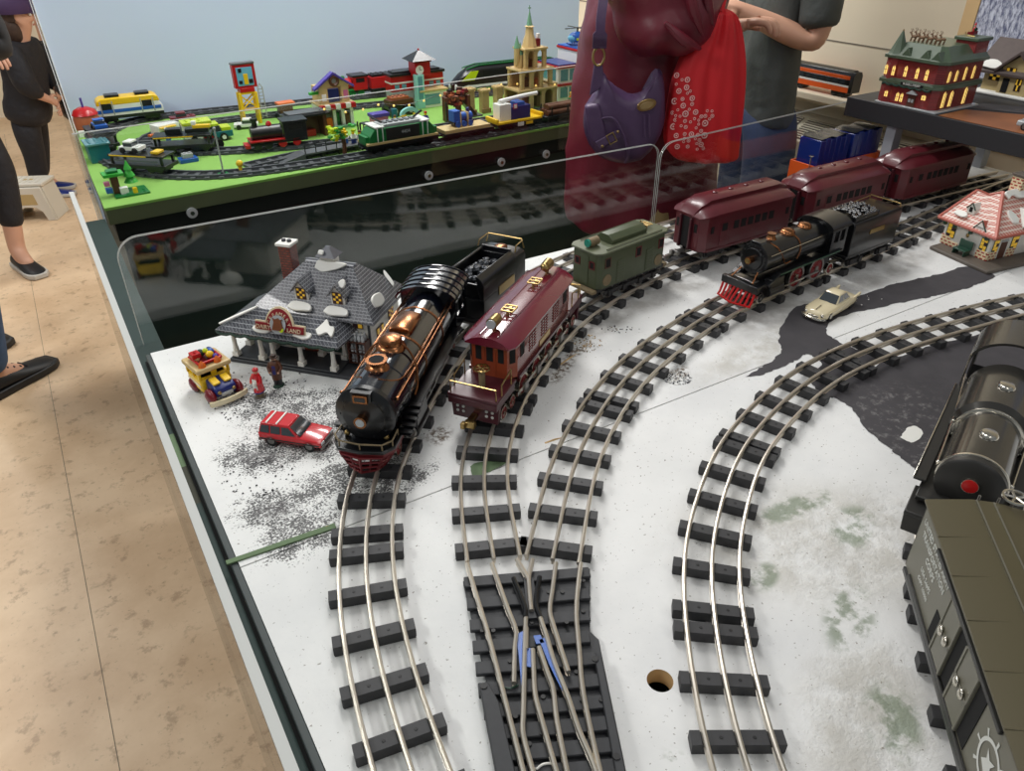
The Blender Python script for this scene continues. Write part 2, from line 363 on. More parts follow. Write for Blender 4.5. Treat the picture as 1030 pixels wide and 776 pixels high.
class MB:
    def __init__(s): s.v = []; s.f = []; s.fm = []; s.ml = []; s.M = Matrix()
    def mi(s, m):
        if m not in s.ml: s.ml.append(m)
        return s.ml.index(m)
    def add(s, vs, fs, m):
        k = len(s.v); i = s.mi(m)
        s.v += [s.M @ V(p) for p in vs]
        for f in fs: s.f.append([k + j for j in f]); s.fm.append(i)
        return s
    def bb(s, x0, x1, y0, y1, z0, z1, m):
        vs = [(x, y, z) for z in (z0, z1) for y in (y0, y1) for x in (x0, x1)]
        return s.add(vs, [(0, 2, 3, 1), (4, 5, 7, 6), (0, 1, 5, 4), (2, 6, 7, 3), (0, 4, 6, 2), (1, 3, 7, 5)], m)
    def box(s, c, d, m, rz=0):
        x, y, z = d[0] / 2, d[1] / 2, d[2] / 2
        vs = []
        for zz in (-z, z):
            for yy in (-y, y):
                for xx in (-x, x):
                    vs.append((c[0] + xx * cos(rz) - yy * sin(rz), c[1] + xx * sin(rz) + yy * cos(rz), c[2] + zz))
        return s.add(vs, [(0, 2, 3, 1), (4, 5, 7, 6), (0, 1, 5, 4), (2, 6, 7, 3), (0, 4, 6, 2), (1, 3, 7, 5)], m)
    def prism(s, poly, a, b, m, ax='y'):
        """extrude a 2-D outline: ax 'y' = outline in x,z ; 'x' = outline in y,z ; 'z' = outline in x,y"""
        n = len(poly)
        f = {'y': lambda p, t: (p[0], t, p[1]), 'x': lambda p, t: (t, p[0], p[1]), 'z': lambda p, t: (p[0], p[1], t)}[ax]
        vs = [f(p, a) for p in poly] + [f(p, b) for p in poly]
        fs = [tuple(range(n - 1, -1, -1)), tuple(range(n, 2 * n))]
        fs += [(i, (i + 1) % n, n + (i + 1) % n, n + i) for i in range(n)]
        return s.add(vs, fs, m)
    def cyl(s, p0, p1, r0, m, r1=None, n=12, cap=True):
        p0, p1 = V(p0), V(p1); r1 = r0 if r1 is None else r1
        d = (p1 - p0).normalized(); a = d.orthogonal().normalized(); b = d.cross(a)
        vs = [p0 + (a * cos(2 * pi * i / n) + b * sin(2 * pi * i / n)) * r0 for i in range(n)]
        vs += [p1 + (a * cos(2 * pi * i / n) + b * sin(2 * pi * i / n)) * r1 for i in range(n)]
        fs = [(i, (i + 1) % n, n + (i + 1) % n, n + i) for i in range(n)]
        if cap: fs += [tuple(range(n - 1, -1, -1)), tuple(range(n, 2 * n))]
        return s.add(vs, fs, m)
    def tube(s, pts, r, m, n=6, closed=False, cap=True):
        P = [V(p) for p in pts]; N = len(P); vs = []
        prev = None
        for i, p in enumerate(P):
            if closed: d = (P[(i + 1) % N] - P[i - 1])
            else: d = (P[min(i + 1, N - 1)] - P[max(i - 1, 0)])
            d.normalize()
            a = d.orthogonal().normalized() if prev is None else (prev - d * prev.dot(d))
            if a.length < 1e-6: a = d.orthogonal()
            a.normalize(); prev = a; b = d.cross(a)
            rr = r[i] if isinstance(r, (list, tuple)) else r
            vs += [p + (a * cos(2 * pi * k / n) + b * sin(2 * pi * k / n)) * rr for k in range(n)]
        fs = []
        for i in range(N if closed else N - 1):
            j = (i + 1) % N
            fs += [(i * n + k, i * n + (k + 1) % n, j * n + (k + 1) % n, j * n + k) for k in range(n)]
        if not closed and cap: fs += [tuple(range(n - 1, -1, -1)), tuple(range((N - 1) * n, N * n))]
        return s.add(vs, fs, m)
    def lathe(s, prof, c, m, n=16, ax='z', sy=1.0, cap=True):
        vs = []
        for r, h in prof:
            for k in range(n):
                a = 2 * pi * k / n; u, w_ = r * cos(a), r * sin(a) * sy
                vs.append({'z': (c[0] + u, c[1] + w_, c[2] + h), 'x': (c[0] + h, c[1] + u, c[2] + w_), 'y': (c[0] + u, c[1] + h, c[2] + w_)}[ax])
        fs = []
        for i in range(len(prof) - 1):
            fs += [(i * n + k, i * n + (k + 1) % n, (i + 1) * n + (k + 1) % n, (i + 1) * n + k) for k in range(n)]
        if cap: fs += [tuple(range(n - 1, -1, -1)), tuple(range((len(prof) - 1) * n, len(prof) * n))]
        return s.add(vs, fs, m)
    def ell(s, c, r, m, n=10, k=7):
        r = (r, r, r) if isinstance(r, (int, float)) else r
        vs = [(c[0], c[1], c[2] - r[2])]
        for i in range(1, k):
            t = pi * i / k
            vs += [(c[0] + r[0] * sin(t) * cos(2 * pi * j / n), c[1] + r[1] * sin(t) * sin(2 * pi * j / n), c[2] - r[2] * cos(t)) for j in range(n)]
        vs.append((c[0], c[1], c[2] + r[2])); L = len(vs) - 1
        fs = [(0, 1 + (j + 1) % n, 1 + j) for j in range(n)]
        for i in range(k - 2):
            fs += [(1 + i * n + j, 1 + i * n + (j + 1) % n, 1 + (i + 1) * n + (j + 1) % n, 1 + (i + 1) * n + j) for j in range(n)]
        fs += [(1 + (k - 2) * n + j, 1 + (k - 2) * n + (j + 1) % n, L) for j in range(n)]
        return s.add(vs, fs, m)
    def loft(s, rings, m, cap=True, closed=True):
        n = len(rings[0]); vs = [p for r in rings for p in r]; fs = []
        for i in range(len(rings) - 1):
            for k in range(n if closed else n - 1):
                fs.append((i * n + k, i * n + (k + 1) % n, (i + 1) * n + (k + 1) % n, (i + 1) * n + k))
        if cap: fs += [tuple(range(n - 1, -1, -1)), tuple(range((len(rings) - 1) * n, len(rings) * n))]
        return s.add(vs, fs, m)
    def wheel(s, c, r, wd, rim, face, n=18, ax='y'):
        s.lathe([(r * .80, wd * .2), (r * .80, 0), (r, 0), (r, wd), (r * .80, wd), (r * .80, wd * .2)], (c[0], c[1] - wd / 2, c[2]), rim, n, 'y', cap=False)
        s.lathe([(r * .82, wd * .28), (r * .82, wd * .72)], (c[0], c[1] - wd / 2, c[2]), face, n, 'y')
        if r > .015:
            for k in range(5): s.tube([(c[0] + r * .8 * cos(k * pi / 5) * e, c[1], c[2] + r * .8 * sin(k * pi / 5) * e) for e in (-1, 1)], wd * .42, face, 5)
        s.lathe([(r * .25, -wd * .15), (r * .25, wd * 1.15)], (c[0], c[1] - wd / 2, c[2]), rim, 8, 'y')
        return s
    def build(s, name, parent=None, bevel=0.0, ang=40, seg=2, label=None):
        me = bpy.data.meshes.new(name)
        me.from_pydata([tuple(p) for p in s.v], [], s.f)
        for mn in s.ml: me.materials.append(MATS[mn])
        me.polygons.foreach_set('material_index', s.fm)
        me.update()
        import bmesh
        bm = bmesh.new(); bm.from_mesh(me); bmesh.ops.recalc_face_normals(bm, faces=bm.faces); bm.to_mesh(me); bm.free()
        me.shade_smooth(); me.set_sharp_from_angle(angle=R(ang))
        o = bpy.data.objects.new(name, me); COL.objects.link(o)
        if parent: o.parent = parent
        if bevel:
            md = o.modifiers.new('bevel', 'BEVEL'); md.width = bevel; md.segments = seg; md.limit_method = 'ANGLE'; md.angle_limit = R(35)
        if label: o['label'] = label
        return o

def thing(name, label, cat, loc=(0, 0, 0), rz=0.0, group=None):
    o = bpy.data.objects.new(name, None); COL.objects.link(o)
    o.empty_display_size = 0.05
    o.location = loc; o.rotation_euler = (0, 0, rz)
    o['label'] = label; o['category'] = cat
    if group: o['group'] = group
    return o
def tag(o, label, cat, group=None, kind=None):
    o['label'] = label; o['category'] = cat
    if group: o['group'] = group
    if kind: o['kind'] = kind
    return o
def struct(o): o['kind'] = 'structure'; return o
def dup(root, loc, rz, label, group=None):
    r = root.copy(); COL.objects.link(r); r.location = loc; r.rotation_euler = (0, 0, rz); r['label'] = label
    if group: r['group'] = group
    def rec(a, b):
        for ch in [c for c in bpy.data.objects if c.parent == a]:
            c = ch.copy(); COL.objects.link(c); c.parent = b; rec(ch, c)
    rec(root, r)
    return r
def text_mb(txt, size, m, depth=0.0004):
    """letters as a mesh builder, centred, lying in x,y"""
    cu = bpy.data.curves.new('lettering', 'FONT'); cu.body = txt; cu.size = size; cu.extrude = depth
    cu.align_x = 'CENTER'; cu.align_y = 'CENTER'; cu.resolution_u = 2
    o = bpy.data.objects.new('lettering', cu); COL.objects.link(o)
    dg = bpy.context.evaluated_depsgraph_get(); me = bpy.data.meshes.new_from_object(o.evaluated_get(dg))
    vs = [tuple(v.co) for v in me.vertices]; fs = [tuple(p.vertices) for p in me.polygons]
    bpy.data.objects.remove(o); bpy.data.curves.remove(cu); bpy.data.meshes.remove(me)
    return vs, fs
def letters(mb, txt, size, m, M, depth=0.0004):
    vs, fs = text_mb(txt, size, m, depth)
    old = mb.M; mb.M = old @ M; mb.add(vs, fs, m); mb.M = old
def face_M(origin, xdir, ydir):
    x = V(xdir).normalized(); y = V(ydir).normalized(); z = x.cross(y)
    M = Matrix((x, y, z)).transposed().to_4x4(); M.translation = V(origin); return M
def heading(h): return atan2(-cos(R(h)), -sin(R(h)))   # vehicle whose FRONT looks back along heading h
# ---------------------------------------------------------------- survey: a point of the photograph -> the place on a level plane
CAMP = V((0, 0, 0.58))
def at(px, py, z=0.0):
    d = fw * 762.0 + ri * (px - 515) - up * (py - 388)
    t = (z - CAMP.z) / d.z
    p = CAMP + d * t
    return V((p.x, p.y, z))

# ---------------------------------------------------------------- room
mb = MB(); mb.bb(-3.2, 2.6, -2.6, 7.6, -0.05, 0, 'vinyl_floor'); fl = struct(mb.build('floor'))
mb = MB()
for (a, b) in (((-.226, 1.0), (-.218, 7.0)),):
    d = V((b[0] - a[0], b[1] - a[1], 0)); mb.box(((a[0] + b[0]) / 2, (a[1] + b[1]) / 2, 0.0004), (0.0013, d.length, 0.0008), 'wall_line', rz=atan2(-d.x, d.y))
struct(mb.build('trim_1'))
mb = MB(); mb.bb(2.6, 2.72, -2.6, 7.6, 0, 2.9, 'wall_cream')
for k in range(-4, 8): mb.bb(2.5985, 2.60, -2.6, 7.6, TZ + .138 + k * .2 - .002, TZ + .138 + k * .2 + .002, 'wall_line')
wr = struct(mb.build('wall_right'))
mb = MB(); mb.bb(-3.2, 2.6, 7.6, 7.7, 0, 2.9, 'wall_cream'); struct(mb.build('wall_back'))
mb = MB(); mb.bb(2.47, 2.6, .6, 4.5, TZ - .05, TZ - .024, 'wall_cream'); mb.bb(2.56, 2.6, .6, 4.5, TZ - .08, TZ - .05, 'wall_cream')
struct(mb.build('trim_2', bevel=.004))
# convector unit under the ledge
c = thing('convector_heater', 'cream metal convector heater with slotted grille low on the right wall', 'heater', (2.52, 2.05, 0))
mb = MB(); mb.prism([(.07, 0.0), (.07, TZ - .12), (.02, TZ - .12), (-.10, TZ - .185), (-.10, 0)], -.75, .75, 'vent_cream', 'y'); mb.build('casing', c, bevel=.004)
mb = MB()
sl = V((-.12, 0, -.065)).normalized()
for k in range(7):
    y0 = -.62 + k * .18
    M = face_M((.012, y0, TZ - .1215), (0, 1, 0), sl)
    mb.M = M
    mb.bb(0, .155, .012, .118, -.001, .0012, 'vent_dark')
    for i in range(9): mb.bb(0, .155, .016 + i * .0118, .0205 + i * .0118, .001, .003, 'vent_cream')
    mb.M = Matrix()
mb.build('grille', c)

# ---------------------------------------------------------------- near layout table
XL, XR, YF, YN, YS = .0507, 2.05, 1.14, -.30, .6226
table = thing('layout_table', 'near train layout table with snow painted plywood top and green sides', 'table', (0, 0, TZ))
mb = MB()
mb.bb(XL, XR, YS + .001, YF, -.018, 0, 'snow_board'); mb.build('tabletop_board', table)
mb = MB()
hx, hy, hr, q = .330, .292, .0117, .03
y1 = YS - .001
for (a, b, c_, d) in ((XL, XR, hy + q, y1), (XL, XR, YN, hy - q), (XL, hx - q, hy - q, hy + q), (hx + q, XR, hy - q, hy + q)):
    mb.bb(a, b, c_, d, -.018, 0, 'snow_board')
n = 32; inn = [(hx + hr * cos(2 * pi * k / n + pi / 4), hy + hr * sin(2 * pi * k / n + pi / 4)) for k in range(n)]
out = []
for k in range(n):
    a = 2 * pi * k / n + pi / 4; s_ = q / max(abs(cos(a)), abs(sin(a))); out.append((hx + s_ * cos(a), hy + s_ * sin(a)))
vs = [(x, y, 0) for x, y in inn] + [(x, y, 0) for x, y in out] + [(x, y, -.018) for x, y in inn]
mb.add(vs, [(k, (k + 1) % n, n + (k + 1) % n, n + k) for k in range(n)], 'snow_board')
mb.add(vs, [(k, (k + 1) % n, 2 * n + (k + 1) % n, 2 * n + k) for k in range(n)], 'lumber')
mb.build('tabletop_board', table)
mb = MB(); mb.bb(XL, XR, YN, YF, -.10, -.055, 'olive_dark'); mb.bb(XL + .0, XR, YS - .04, YS + .04, -.055, -.0185, 'hole_dark'); mb.build('joist', table)
mb = MB(); mb.bb(.0435, XL - .0002, YN, YF, -.055, -.001, 'rim_grey'); mb.build('edge_strip', table, bevel=.001)
mb = MB(); mb.bb(.040, .0432, YN, YF, -.055, -.012, 'hole_dark')  # near-black filler painted in for the shaded gap beside the rim
for a, b, m_ in ((YN, .335, 'skirt_green'), (.335, .37, 'patch_green'), (.37, .765, 'skirt_green'), (.765, .845, 'olive_dark'), (.845, .925, 'patch_green'), (.925, 1.14, 'skirt_green')):
    mb.bb(.021, .040, a, b, -.055, -.013, m_)
mb.build('side_rail', table)
mb = MB(); mb.bb(.0405, .05, YN, 1.14, -TZ + .02, -.056, 'skirt_green'); mb.bb(.0405, XR, YF - .012, YF - .002, -TZ + .02, -.02, 'skirt_green'); mb.build('skirt', table)
for x, y in ((.11, -.2), (.11, 1.06), (1.1, 1.06), (1.98, 1.06), (1.98, -.2), (1.1, -.2)):
    mb = MB(); mb.bb(x - .04, x + .04, y - .04, y + .04, -TZ, -.1, 'skirt_green'); mb.build('leg', table)

def blob(mb, pts, m, z=.0006, jit=.002, sub=6):
    P = catmull([at(*p) for p in pts] + [at(*pts[0])], sub)[:-1]
    P = [V((p.x + random.uniform(-jit, jit), p.y + random.uniform(-jit, jit), z)) for p in P]
    mb.add(P, [tuple(range(len(P)))], m)
mb = MB()
rd = [(749, 379), (764, 371), (779, 361), (786, 352), (783, 341), (788, 325), (802, 309), (826, 304), (854, 300), (876, 294), (899, 286), (921, 281), (943, 276.5), (975, 268), (1001, 278), (986, 285), (972, 290.5), (950, 296), (931, 300), (905, 305), (879, 311), (851, 317), (835, 325), (831, 334), (838, 341), (862, 352), (884, 356), (868, 375), (840, 400), (822, 392), (816, 378), (826, 366), (813, 357), (804, 361), (790, 368), (768, 377)]
blob(mb, rd, 'road_paint')
rd2 = [(838, 399), (850, 388), (867, 376), (886, 366), (907, 358), (945, 346), (985, 336), (1030, 320), (1085, 318), (1085, 470), (1010, 500), (940, 485), (917, 470), (903, 459), (888, 446), (870, 431), (858, 413)]
blob(mb, rd2, 'road_paint', z=.0007)
mb.build('painted_road', table)
mb = MB(); blob(mb, [(905, 441), (913, 431), (922, 430), (928, 437), (918, 446)], 'snow_white', z=.0012, jit=.0006)
mb.build('snow_patch', table)

# broken green board edge along the seam, and tan splinters
st = MB()
a, b_ = at(228, 568), at(338, 531)
dv = (b_ - a).normalized(); nv = V((-dv.y, dv.x, 0))
st.add([a - nv * .002, b_ - nv * .002, b_ + nv * .006, a + nv * .004, a - nv * .002 + V((0, 0, .002)), b_ - nv * .002 + V((0, 0, .002)), b_ + nv * .006 + V((0, 0, .002)), a + nv * .004 + V((0, 0, .002))], [(0, 1, 2, 3), (4, 5, 6, 7), (0, 1, 5, 4), (1, 2, 6, 5), (2, 3, 7, 6), (3, 0, 4, 7)], 'patch_green')
st.build('bare_green_strip', table); st = MB()
blob(st, [(473, 470), (480, 466), (504, 464), (507, 468), (478, 480)], 'patch_green', .0008, .0004)
st.build('bare_green_patch', table)
for (p, q_) in (((322, 533), (337, 529)), ((548, 446), (567, 440)), ((562, 368), (580, 356))):
    A, B = at(*p), at(*q_); d = (B - A).normalized(); n_ = V((-d.y, d.x, 0)) * .0016
    mb = MB(); mb.add([A - n_, B - n_ * .4, B + n_ * .4, A + n_, (A + B) / 2 + V((0, 0, .0025))], [(0, 1, 4), (1, 2, 4), (2, 3, 4), (3, 0, 4), (3, 2, 1, 0)], 'lumber')
    mb.build('splinter', table)
# loose ballast crumbs beside the middle tracks : nobody could count them
mb = MB()
for cx, cy, rx, ry, N, cols in ((682, 381, 14, 7, 160, ('toy_lightgrey', 'road_paint', 'white')), (590, 346, 16, 9, 120, ('lumber', 'rust_tan', 'white')), (625, 332, 20, 4, 30, ('rust_tan', 'road_paint')), (240, 400, 28, 26, 130, ('road_paint', 'tie')), (280, 385, 30, 18, 120, ('road_paint', 'white')), (260, 480, 40, 20, 60, ('road_paint', 'tie')), (860, 300, 30, 10, 20, ('white',))):
    for k in range(N):
        t = random.uniform(0, 2 * pi); r_ = sqrt(random.random())
        p = at(cx + rx * r_ * cos(t), cy + ry * r_ * sin(t)); s_ = random.uniform(.0006, .0016)
        mb.ell((p.x, p.y, s_ * .6), (s_, s_ * random.uniform(.6, 1), s_ * .7), random.choice(cols), 5, 3)
o = mb.build('ballast_crumbs'); o.location = (0, 0, TZ); tag(o, 'loose dark and tan ballast crumbs scattered on the snow', 'ballast', kind='stuff')

# ---------------------------------------------------------------- clear acrylic guards
def sheet(name, label, origin, ux, outline, th, edge_pts, group=None, wires=True, edge_w=None):
    """outline in (along, up), extruded by the thickness"""
    t = thing(name, label, 'acrylic panel', origin, group=group)
    u = V(ux).normalized(); n_ = V((0, 0, 1)).cross(u) * -1
    mb = MB(); P = [u * a + V((0, 0, b)) for a, b in outline]; N = len(P)
    mb.add([p - n_ * th / 2 for p in P] + [p + n_ * th / 2 for p in P], [tuple(range(N)), tuple(range(2 * N - 1, N - 1, -1))] + [(i, (i + 1) % N, N + (i + 1) % N, N + i) for i in range(N) if not (P[i].z < 0 and P[(i + 1) % N].z < 0)], 'acrylic')
    mb.build('pane', t)
    mb = MB()
    if edge_w:
        E = [u * a + V((0, 0, b)) for a, b in edge_pts]
        for A, B in zip(E, E[1:]):
            mb.add([A - n_ * edge_w / 2, A + n_ * edge_w / 2, B + n_ * edge_w / 2, B - n_ * edge_w / 2] + [p + V((0, 0, .004)) for p in (A - n_ * edge_w / 2, A + n_ * edge_w / 2, B + n_ * edge_w / 2, B - n_ * edge_w / 2)], [(0, 1, 2, 3), (4, 5, 6, 7), (0, 1, 5, 4), (1, 2, 6, 5), (2, 3, 7, 6), (3, 0, 4, 7)], 'frosted')
    else:
        for sgn in (-1, 1):
            mb.tube([u * a + V((0, 0, b)) + n_ * sgn * th / 2 for a, b in edge_pts], .0007, 'frosted', 5)
    mb.build('cut_edge', t)
    return t
def rnd(cx, cz, r, a0, a1, n=8): return [(cx + r * cos(R(a0 + (a1 - a0) * i / n)), cz + r * sin(R(a0 + (a1 - a0) * i / n))) for i in range(n + 1)]
YP = 1.215
L = 1.108 - .0485
o1 = [(0, -.113)] + rnd(.035, .122, .035, 180, 90) + rnd(L - .03, .1195, .03, 90, 0) + [(L, -.113)]
sheet('acrylic_panel', 'clear acrylic guard with rounded corners behind the creamery at the table end', T(.0485, YP), (1, 0, 0), o1, .005, o1)
L2 = .60
o2 = [(0, -.113)] + rnd(.035, .112, .035, 180, 90) + [(L2, .164), (L2, -.113)]
sheet('acrylic_panel', 'clear acrylic guard behind the maroon passenger cars, ending at the black shelf', T(1.113, YP), (1, 0, 0), o2, .005, o2[:-1])
cb = thing('closing_board', 'dark green board closing the gap between the two tables on the left', 'board', T(.05, 1.142, 0))
mb = MB(); mb.bb(-.016, .024, 0, .73, -TZ + .001, -.02, 'skirt_green'); mb.build('panel', cb, bevel=.001)
mb = MB(); mb.bb(.0245, 1.75, .066, .070, -.16, -.08, 'skirt_green'); mb.bb(.0245, 1.75, .046, .066, -.16, -.14, 'skirt_green'); mb.build('support_rail', cb)
Ls = YF - YN
sheet('acrylic_panel', 'long clear acrylic guard with frosted top edge along the left table side', T(.0155, YN, 0), (0, 1, 0), [(0, -.055), (Ls, -.055), (Ls, .253), (0, .253)], .006, [(0, .2535), (Ls, .2535)], edge_w=.0056)

# ---------------------------------------------------------------- far table with the toy brick layout
FL, FR, BR, BL = (.079, 1.880), (1.93, 1.977), (1.93, 2.60), (.091, 2.765)
far = thing('brick_layout_table', 'far table with lime green top and dark fascia carrying the toy brick town', 'table', (0, 0, TZ))
mb = MB(); mb.prism([FL, FR, BR, BL], -.006, 0, 'lime_felt', 'z'); mb.build('green_top', far)
mb = MB(); i = .0015
mb.prism([(FL[0] + i, FL[1] + i), (FR[0], FR[1] + i), BR, (BL[0] + i, BL[1])], -.040, -.0062, 'far_fascia', 'z'); mb.build('fascia', far)
mb = MB(); mb.prism([(FL[0] + .012, FL[1] + .012), (FR[0] - .01, FR[1] + .012), (BR[0] - .01, BR[1]), (BL[0] + .012, BL[1])], -.085, -.0405, 'hole_dark', 'z'); mb.build('dark_space_band', far)  # near-black band stands in for the dark space below the fascia
mb = MB(); mb.prism([(FL[0] + .02, FL[1] + .03), (FR[0] - .03, FR[1] + .03), (BR[0] - .03, BR[1]), (BL[0] + .02, BL[1])], -TZ + .001, -.0855, 'skirt_green', 'z'); mb.build('skirt', far)
fd = V((FR[0] - FL[0], FR[1] - FL[1], 0)); LF = fd.length
fa = atan2(fd.y, fd.x)
pf = sheet('acrylic_panel', 'low clear acrylic guard bolted along the front of the lime green table', T(FL[0] - .018, FL[1] - .008), fd, [(0, -.073), (LF, -.073), (LF, .168), (0, .168)], .005, [(0, -.073), (0, .168), (LF, .168)])
mb0 = []
for px_, py_ in ((193, 214), (431, 176.5), (504, 163), (549, 155)):
    d = fw * 762 + ri * (px_ - 515) - up * (py_ - 388)
    y = 1.90; 
    for _ in range(6):
        p = CAMP + d * (y / d.y); y = FL[1] - .012 + (p.x - FL[0]) * fd.y / fd.x
    mb = MB(); q = V((p.x - (FL[0] - .018), p.y - (FL[1] - .008), p.z)); n_ = V((sin(fa), -cos(fa), 0))
    mb.cyl(q, q + n_ * .004, .0125, 'glass_grey', n=20); mb.cyl(q + n_ * .004, q + n_ * .007, .005, 'nickel', n=10)
    mb.build('washer_bolt', pf)
sheet('acrylic_panel', 'clear acrylic guard along the left side of the lime green table', T(.068, 1.88), (BL[0] - .075, BL[1] - 1.88, 0), [(0, -.10), (.88, -.10), (.88, .60), (0, .168)], .005, [(0, -.10), (0, .168), (.88, .60)])
bb_ = thing('backdrop_board', 'pale blue painted backdrop board behind the toy brick town', 'board', T(.090, 2.783))
bd = V((1.93 - .090, 2.625 - 2.783, 0)); mb = MB(); mb.M = Matrix.Rotation(atan2(bd.y, bd.x), 4, 'Z'); mb.bb(0, 1.83, 0, .012, -.4, .75, 'backdrop_blue'); mb.build('panel', bb_)
mb = MB(); mb.M = Matrix.Rotation(atan2(bd.y, bd.x), 4, 'Z')
for x in (.03, .9, 1.79): mb.bb(x - .02, x + .02, .0125, .05, -TZ, .75, 'lumber')
mb.build('batten', bb_)

# ---------------------------------------------------------------- three-rail tinplate track
def resample(P, step):
    out = [P[0].copy()]; acc = 0
    for a, b in zip(P, P[1:]):
        d = (b - a).length
        while acc + d >= step:
            t = (step - acc) / d; a = a + (b - a) * t; out.append(a.copy()); d = (b - a).length; acc = 0
        acc += d
    return out
def smooth(P, it):
    for _ in range(it):
        Q = [p.copy() for p in P]
        for i in range(1, len(P) - 1): Q[i] = (P[i - 1] + P[i] * 2 + P[i + 1]) / 4
        P = Q
    return P
PROF = [(-.0024, 0), (-.0017, .0019), (0, .0026), (.0017, .0019), (.0024, 0), (.0016, -.002), (.0006, -.0026), (.0006, -.0050), (.0018, -.0056), (-.0018, -.0056), (-.0006, -.0050), (-.0006, -.0026), (-.0016, -.002)]
def rail(mb, P, m='rail', zt=RT):
    N = len(P); rings = []
    for i, p in enumerate(P):
        d = (P[min(i + 1, N - 1)] - P[max(i - 1, 0)]); d.z = 0; d.normalize(); n_ = V((-d.y, d.x, 0))
        rings.append([V((p.x, p.y, zt - .0026)) + n_ * a + V((0, 0, b)) for a, b in PROF])
    mb.loft(rings, m)
def tie_mb():
    mb = MB()
    for a, b in ((-.038, -.0295), (-.0245, -.0025), (.0025, .0245), (.0295, .038)):
        mb.bb(-.0068, .0068, a, b, .002, .0125, 'tie')
    mb.bb(-.0066, .0066, -.0375, .0375, 0, .0105, 'tie')
    for y in (-.0135, .0135): mb.cyl((0, y, .0124), (0, y, .0129), .0016, 'pin', n=8)
    for y in (-.027, 0, .027): mb.bb(-.0035, .0035, y - .0028, y + .0028, .0105, .0122, 'dark_metal')
    return mb
TIE = None
TRACK = {}
def track(key, label, pts, s0=None, joint=.295):
    global TIE
    P = smooth(resample(catmull([V((x, y, 0)) for x, y in pts], 16), .006), 60)
    TRACK[key] = P
    o = P[0]; t = thing('model_railway_track', label, 'track', T(o.x, o.y))
    for off in (-.027, 0, .027):
        Q = []
        for i, p in enumerate(P):
            d = (P[min(i + 1, len(P) - 1)] - P[max(i - 1, 0)]).normalized(); Q.append(p + V((-d.y, d.x, 0)) * off - o)
        mb = MB(); rail(mb, Q); mb.build('rail', t, ang=30)
    L = [0]
    for a, b in zip(P, P[1:]): L.append(L[-1] + (b - a).length)
    # arc length of the joint nearest to the surveyed point
    j0 = L[min(range(len(P)), key=lambda i: (P[i] - V((*s0, 0))).length)] if s0 else 0
    k0 = -int(j0 / joint) - 1; ss = []
    k = k0
    while True:
        b = j0 + k * joint
        if b > L[-1]: break
        ss += [b + d for d in (.0125, .0665, .1205, .1745, .2285, .2825)]
        k += 1
    for s_ in ss:
        if s_ < .008 or s_ > L[-1] - .008: continue
        i = next(j for j in range(len(L)) if L[j] >= s_)
        d = (P[min(i + 1, len(P) - 1)] - P[max(i - 1, 0)]).normalized()
        if TIE is None: TIE = tie_mb().build('tie', t, bevel=.0012, seg=1); c = TIE
        else: c = TIE.copy(); COL.objects.link(c); c.parent = t
        c.location = P[i] - o; c.rotation_euler = (0, 0, atan2(d.y, d.x))
    return t
track('T1', 'curved three-rail track under the black copper-trimmed locomotive', [(.098, .262), (.107, .335), (.126, .439), (.161, .552), (.225, .675), (.335, .80), (.46, .911), (.60, .995), (.78, 1.060), (1.04, 1.092), (1.4, 1.100), (1.98, 1.100)], (.171, .575))
track('T2', 'curved three-rail track under the maroon electric locomotive and passenger cars', [(.272, .482), (.32, .588), (.37, .662), (.44, .735), (.5215, .799), (.60, .852), (.68, .892), (.79, .928), (.95, .957), (1.1, .961), (1.45, .957), (1.98, .925)], (.276, .484))
track('T3', 'curved three-rail track under the black locomotive with red cowcatcher', [(.322, .450), (.372, .504), (.412, .547), (.47, .598), (.547, .652), (.631, .697), (.73, .734), (.82, .760), (.90, .777), (1.1, .798), (1.29, .812), (1.52, .838), (1.98, .88)], (.326, .453))
track('T4', 'curved three-rail track sweeping alone from the front past the hole', [(.285, .10), (.322, .181), (.355, .235), (.388, .282), (.432, .337), (.478, .383), (.546, .434), (.62, .480), (.713, .517), (.81, .544), (.90, .556), (1.012, .556), (1.09, .550), (1.164, .540), (1.30, .520), (1.6, .45), (1.95, .34)], (.406, .309), .290)
track('T5', 'three-rail track under the olive army boxcar at the right', [(.374, -.03), (.478, .074), (.554, .150), (.628, .217), (.71, .270), (.815, .312), (.93, .345), (1.2, .37), (1.7, .37)], (.604, .203))

# ---------------------------------------------------------------- turnout
def zz(x, y): return (460 + x / 3.594, 560 + y / 3.594)
sw = thing('track_switch', 'grey plastic track switch with blue tape on its points', 'track switch', T(.25, .40))
O = V((.25, .40, 0))
def loc_(pts, z): return [at(*zz(*p), z) - O for p in pts]
mb = MB()
out = [(20, 88), (250, 72), (480, 42), (480, 270), (512, 300), (522, 352), (604, 742), (625, 860), (160, 880), (80, 465), (105, 450)]
mb.prism([(p.x, p.y) for p in loc_(out, .005)], 0, .005, 'switch_plastic', 'z'); mb.build('base', sw, bevel=.0008)
mb = MB()
for k in range(10):                       # moulded sleepers
    t = k / 9.0
    l = (24 + t * 95 if t < .55 else 75 + (t - .55) * 175, 95 + k * 78); r_ = (478 if t < .35 else 490 + (t - .35) * 150, 58 + k * 78)
    A, B = loc_([l], .008)[0], loc_([r_], .008)[0]; d = (B - A).normalized(); n_ = V((-d.y, d.x, 0)) * .0068
    mb.prism([(p.x, p.y) for p in (A - n_, B - n_, B + n_, A + n_)], .005, .0095, 'switch_plastic', 'z')
mb.build('moulded_sleepers', sw, bevel=.0008, seg=1)
mb = MB()
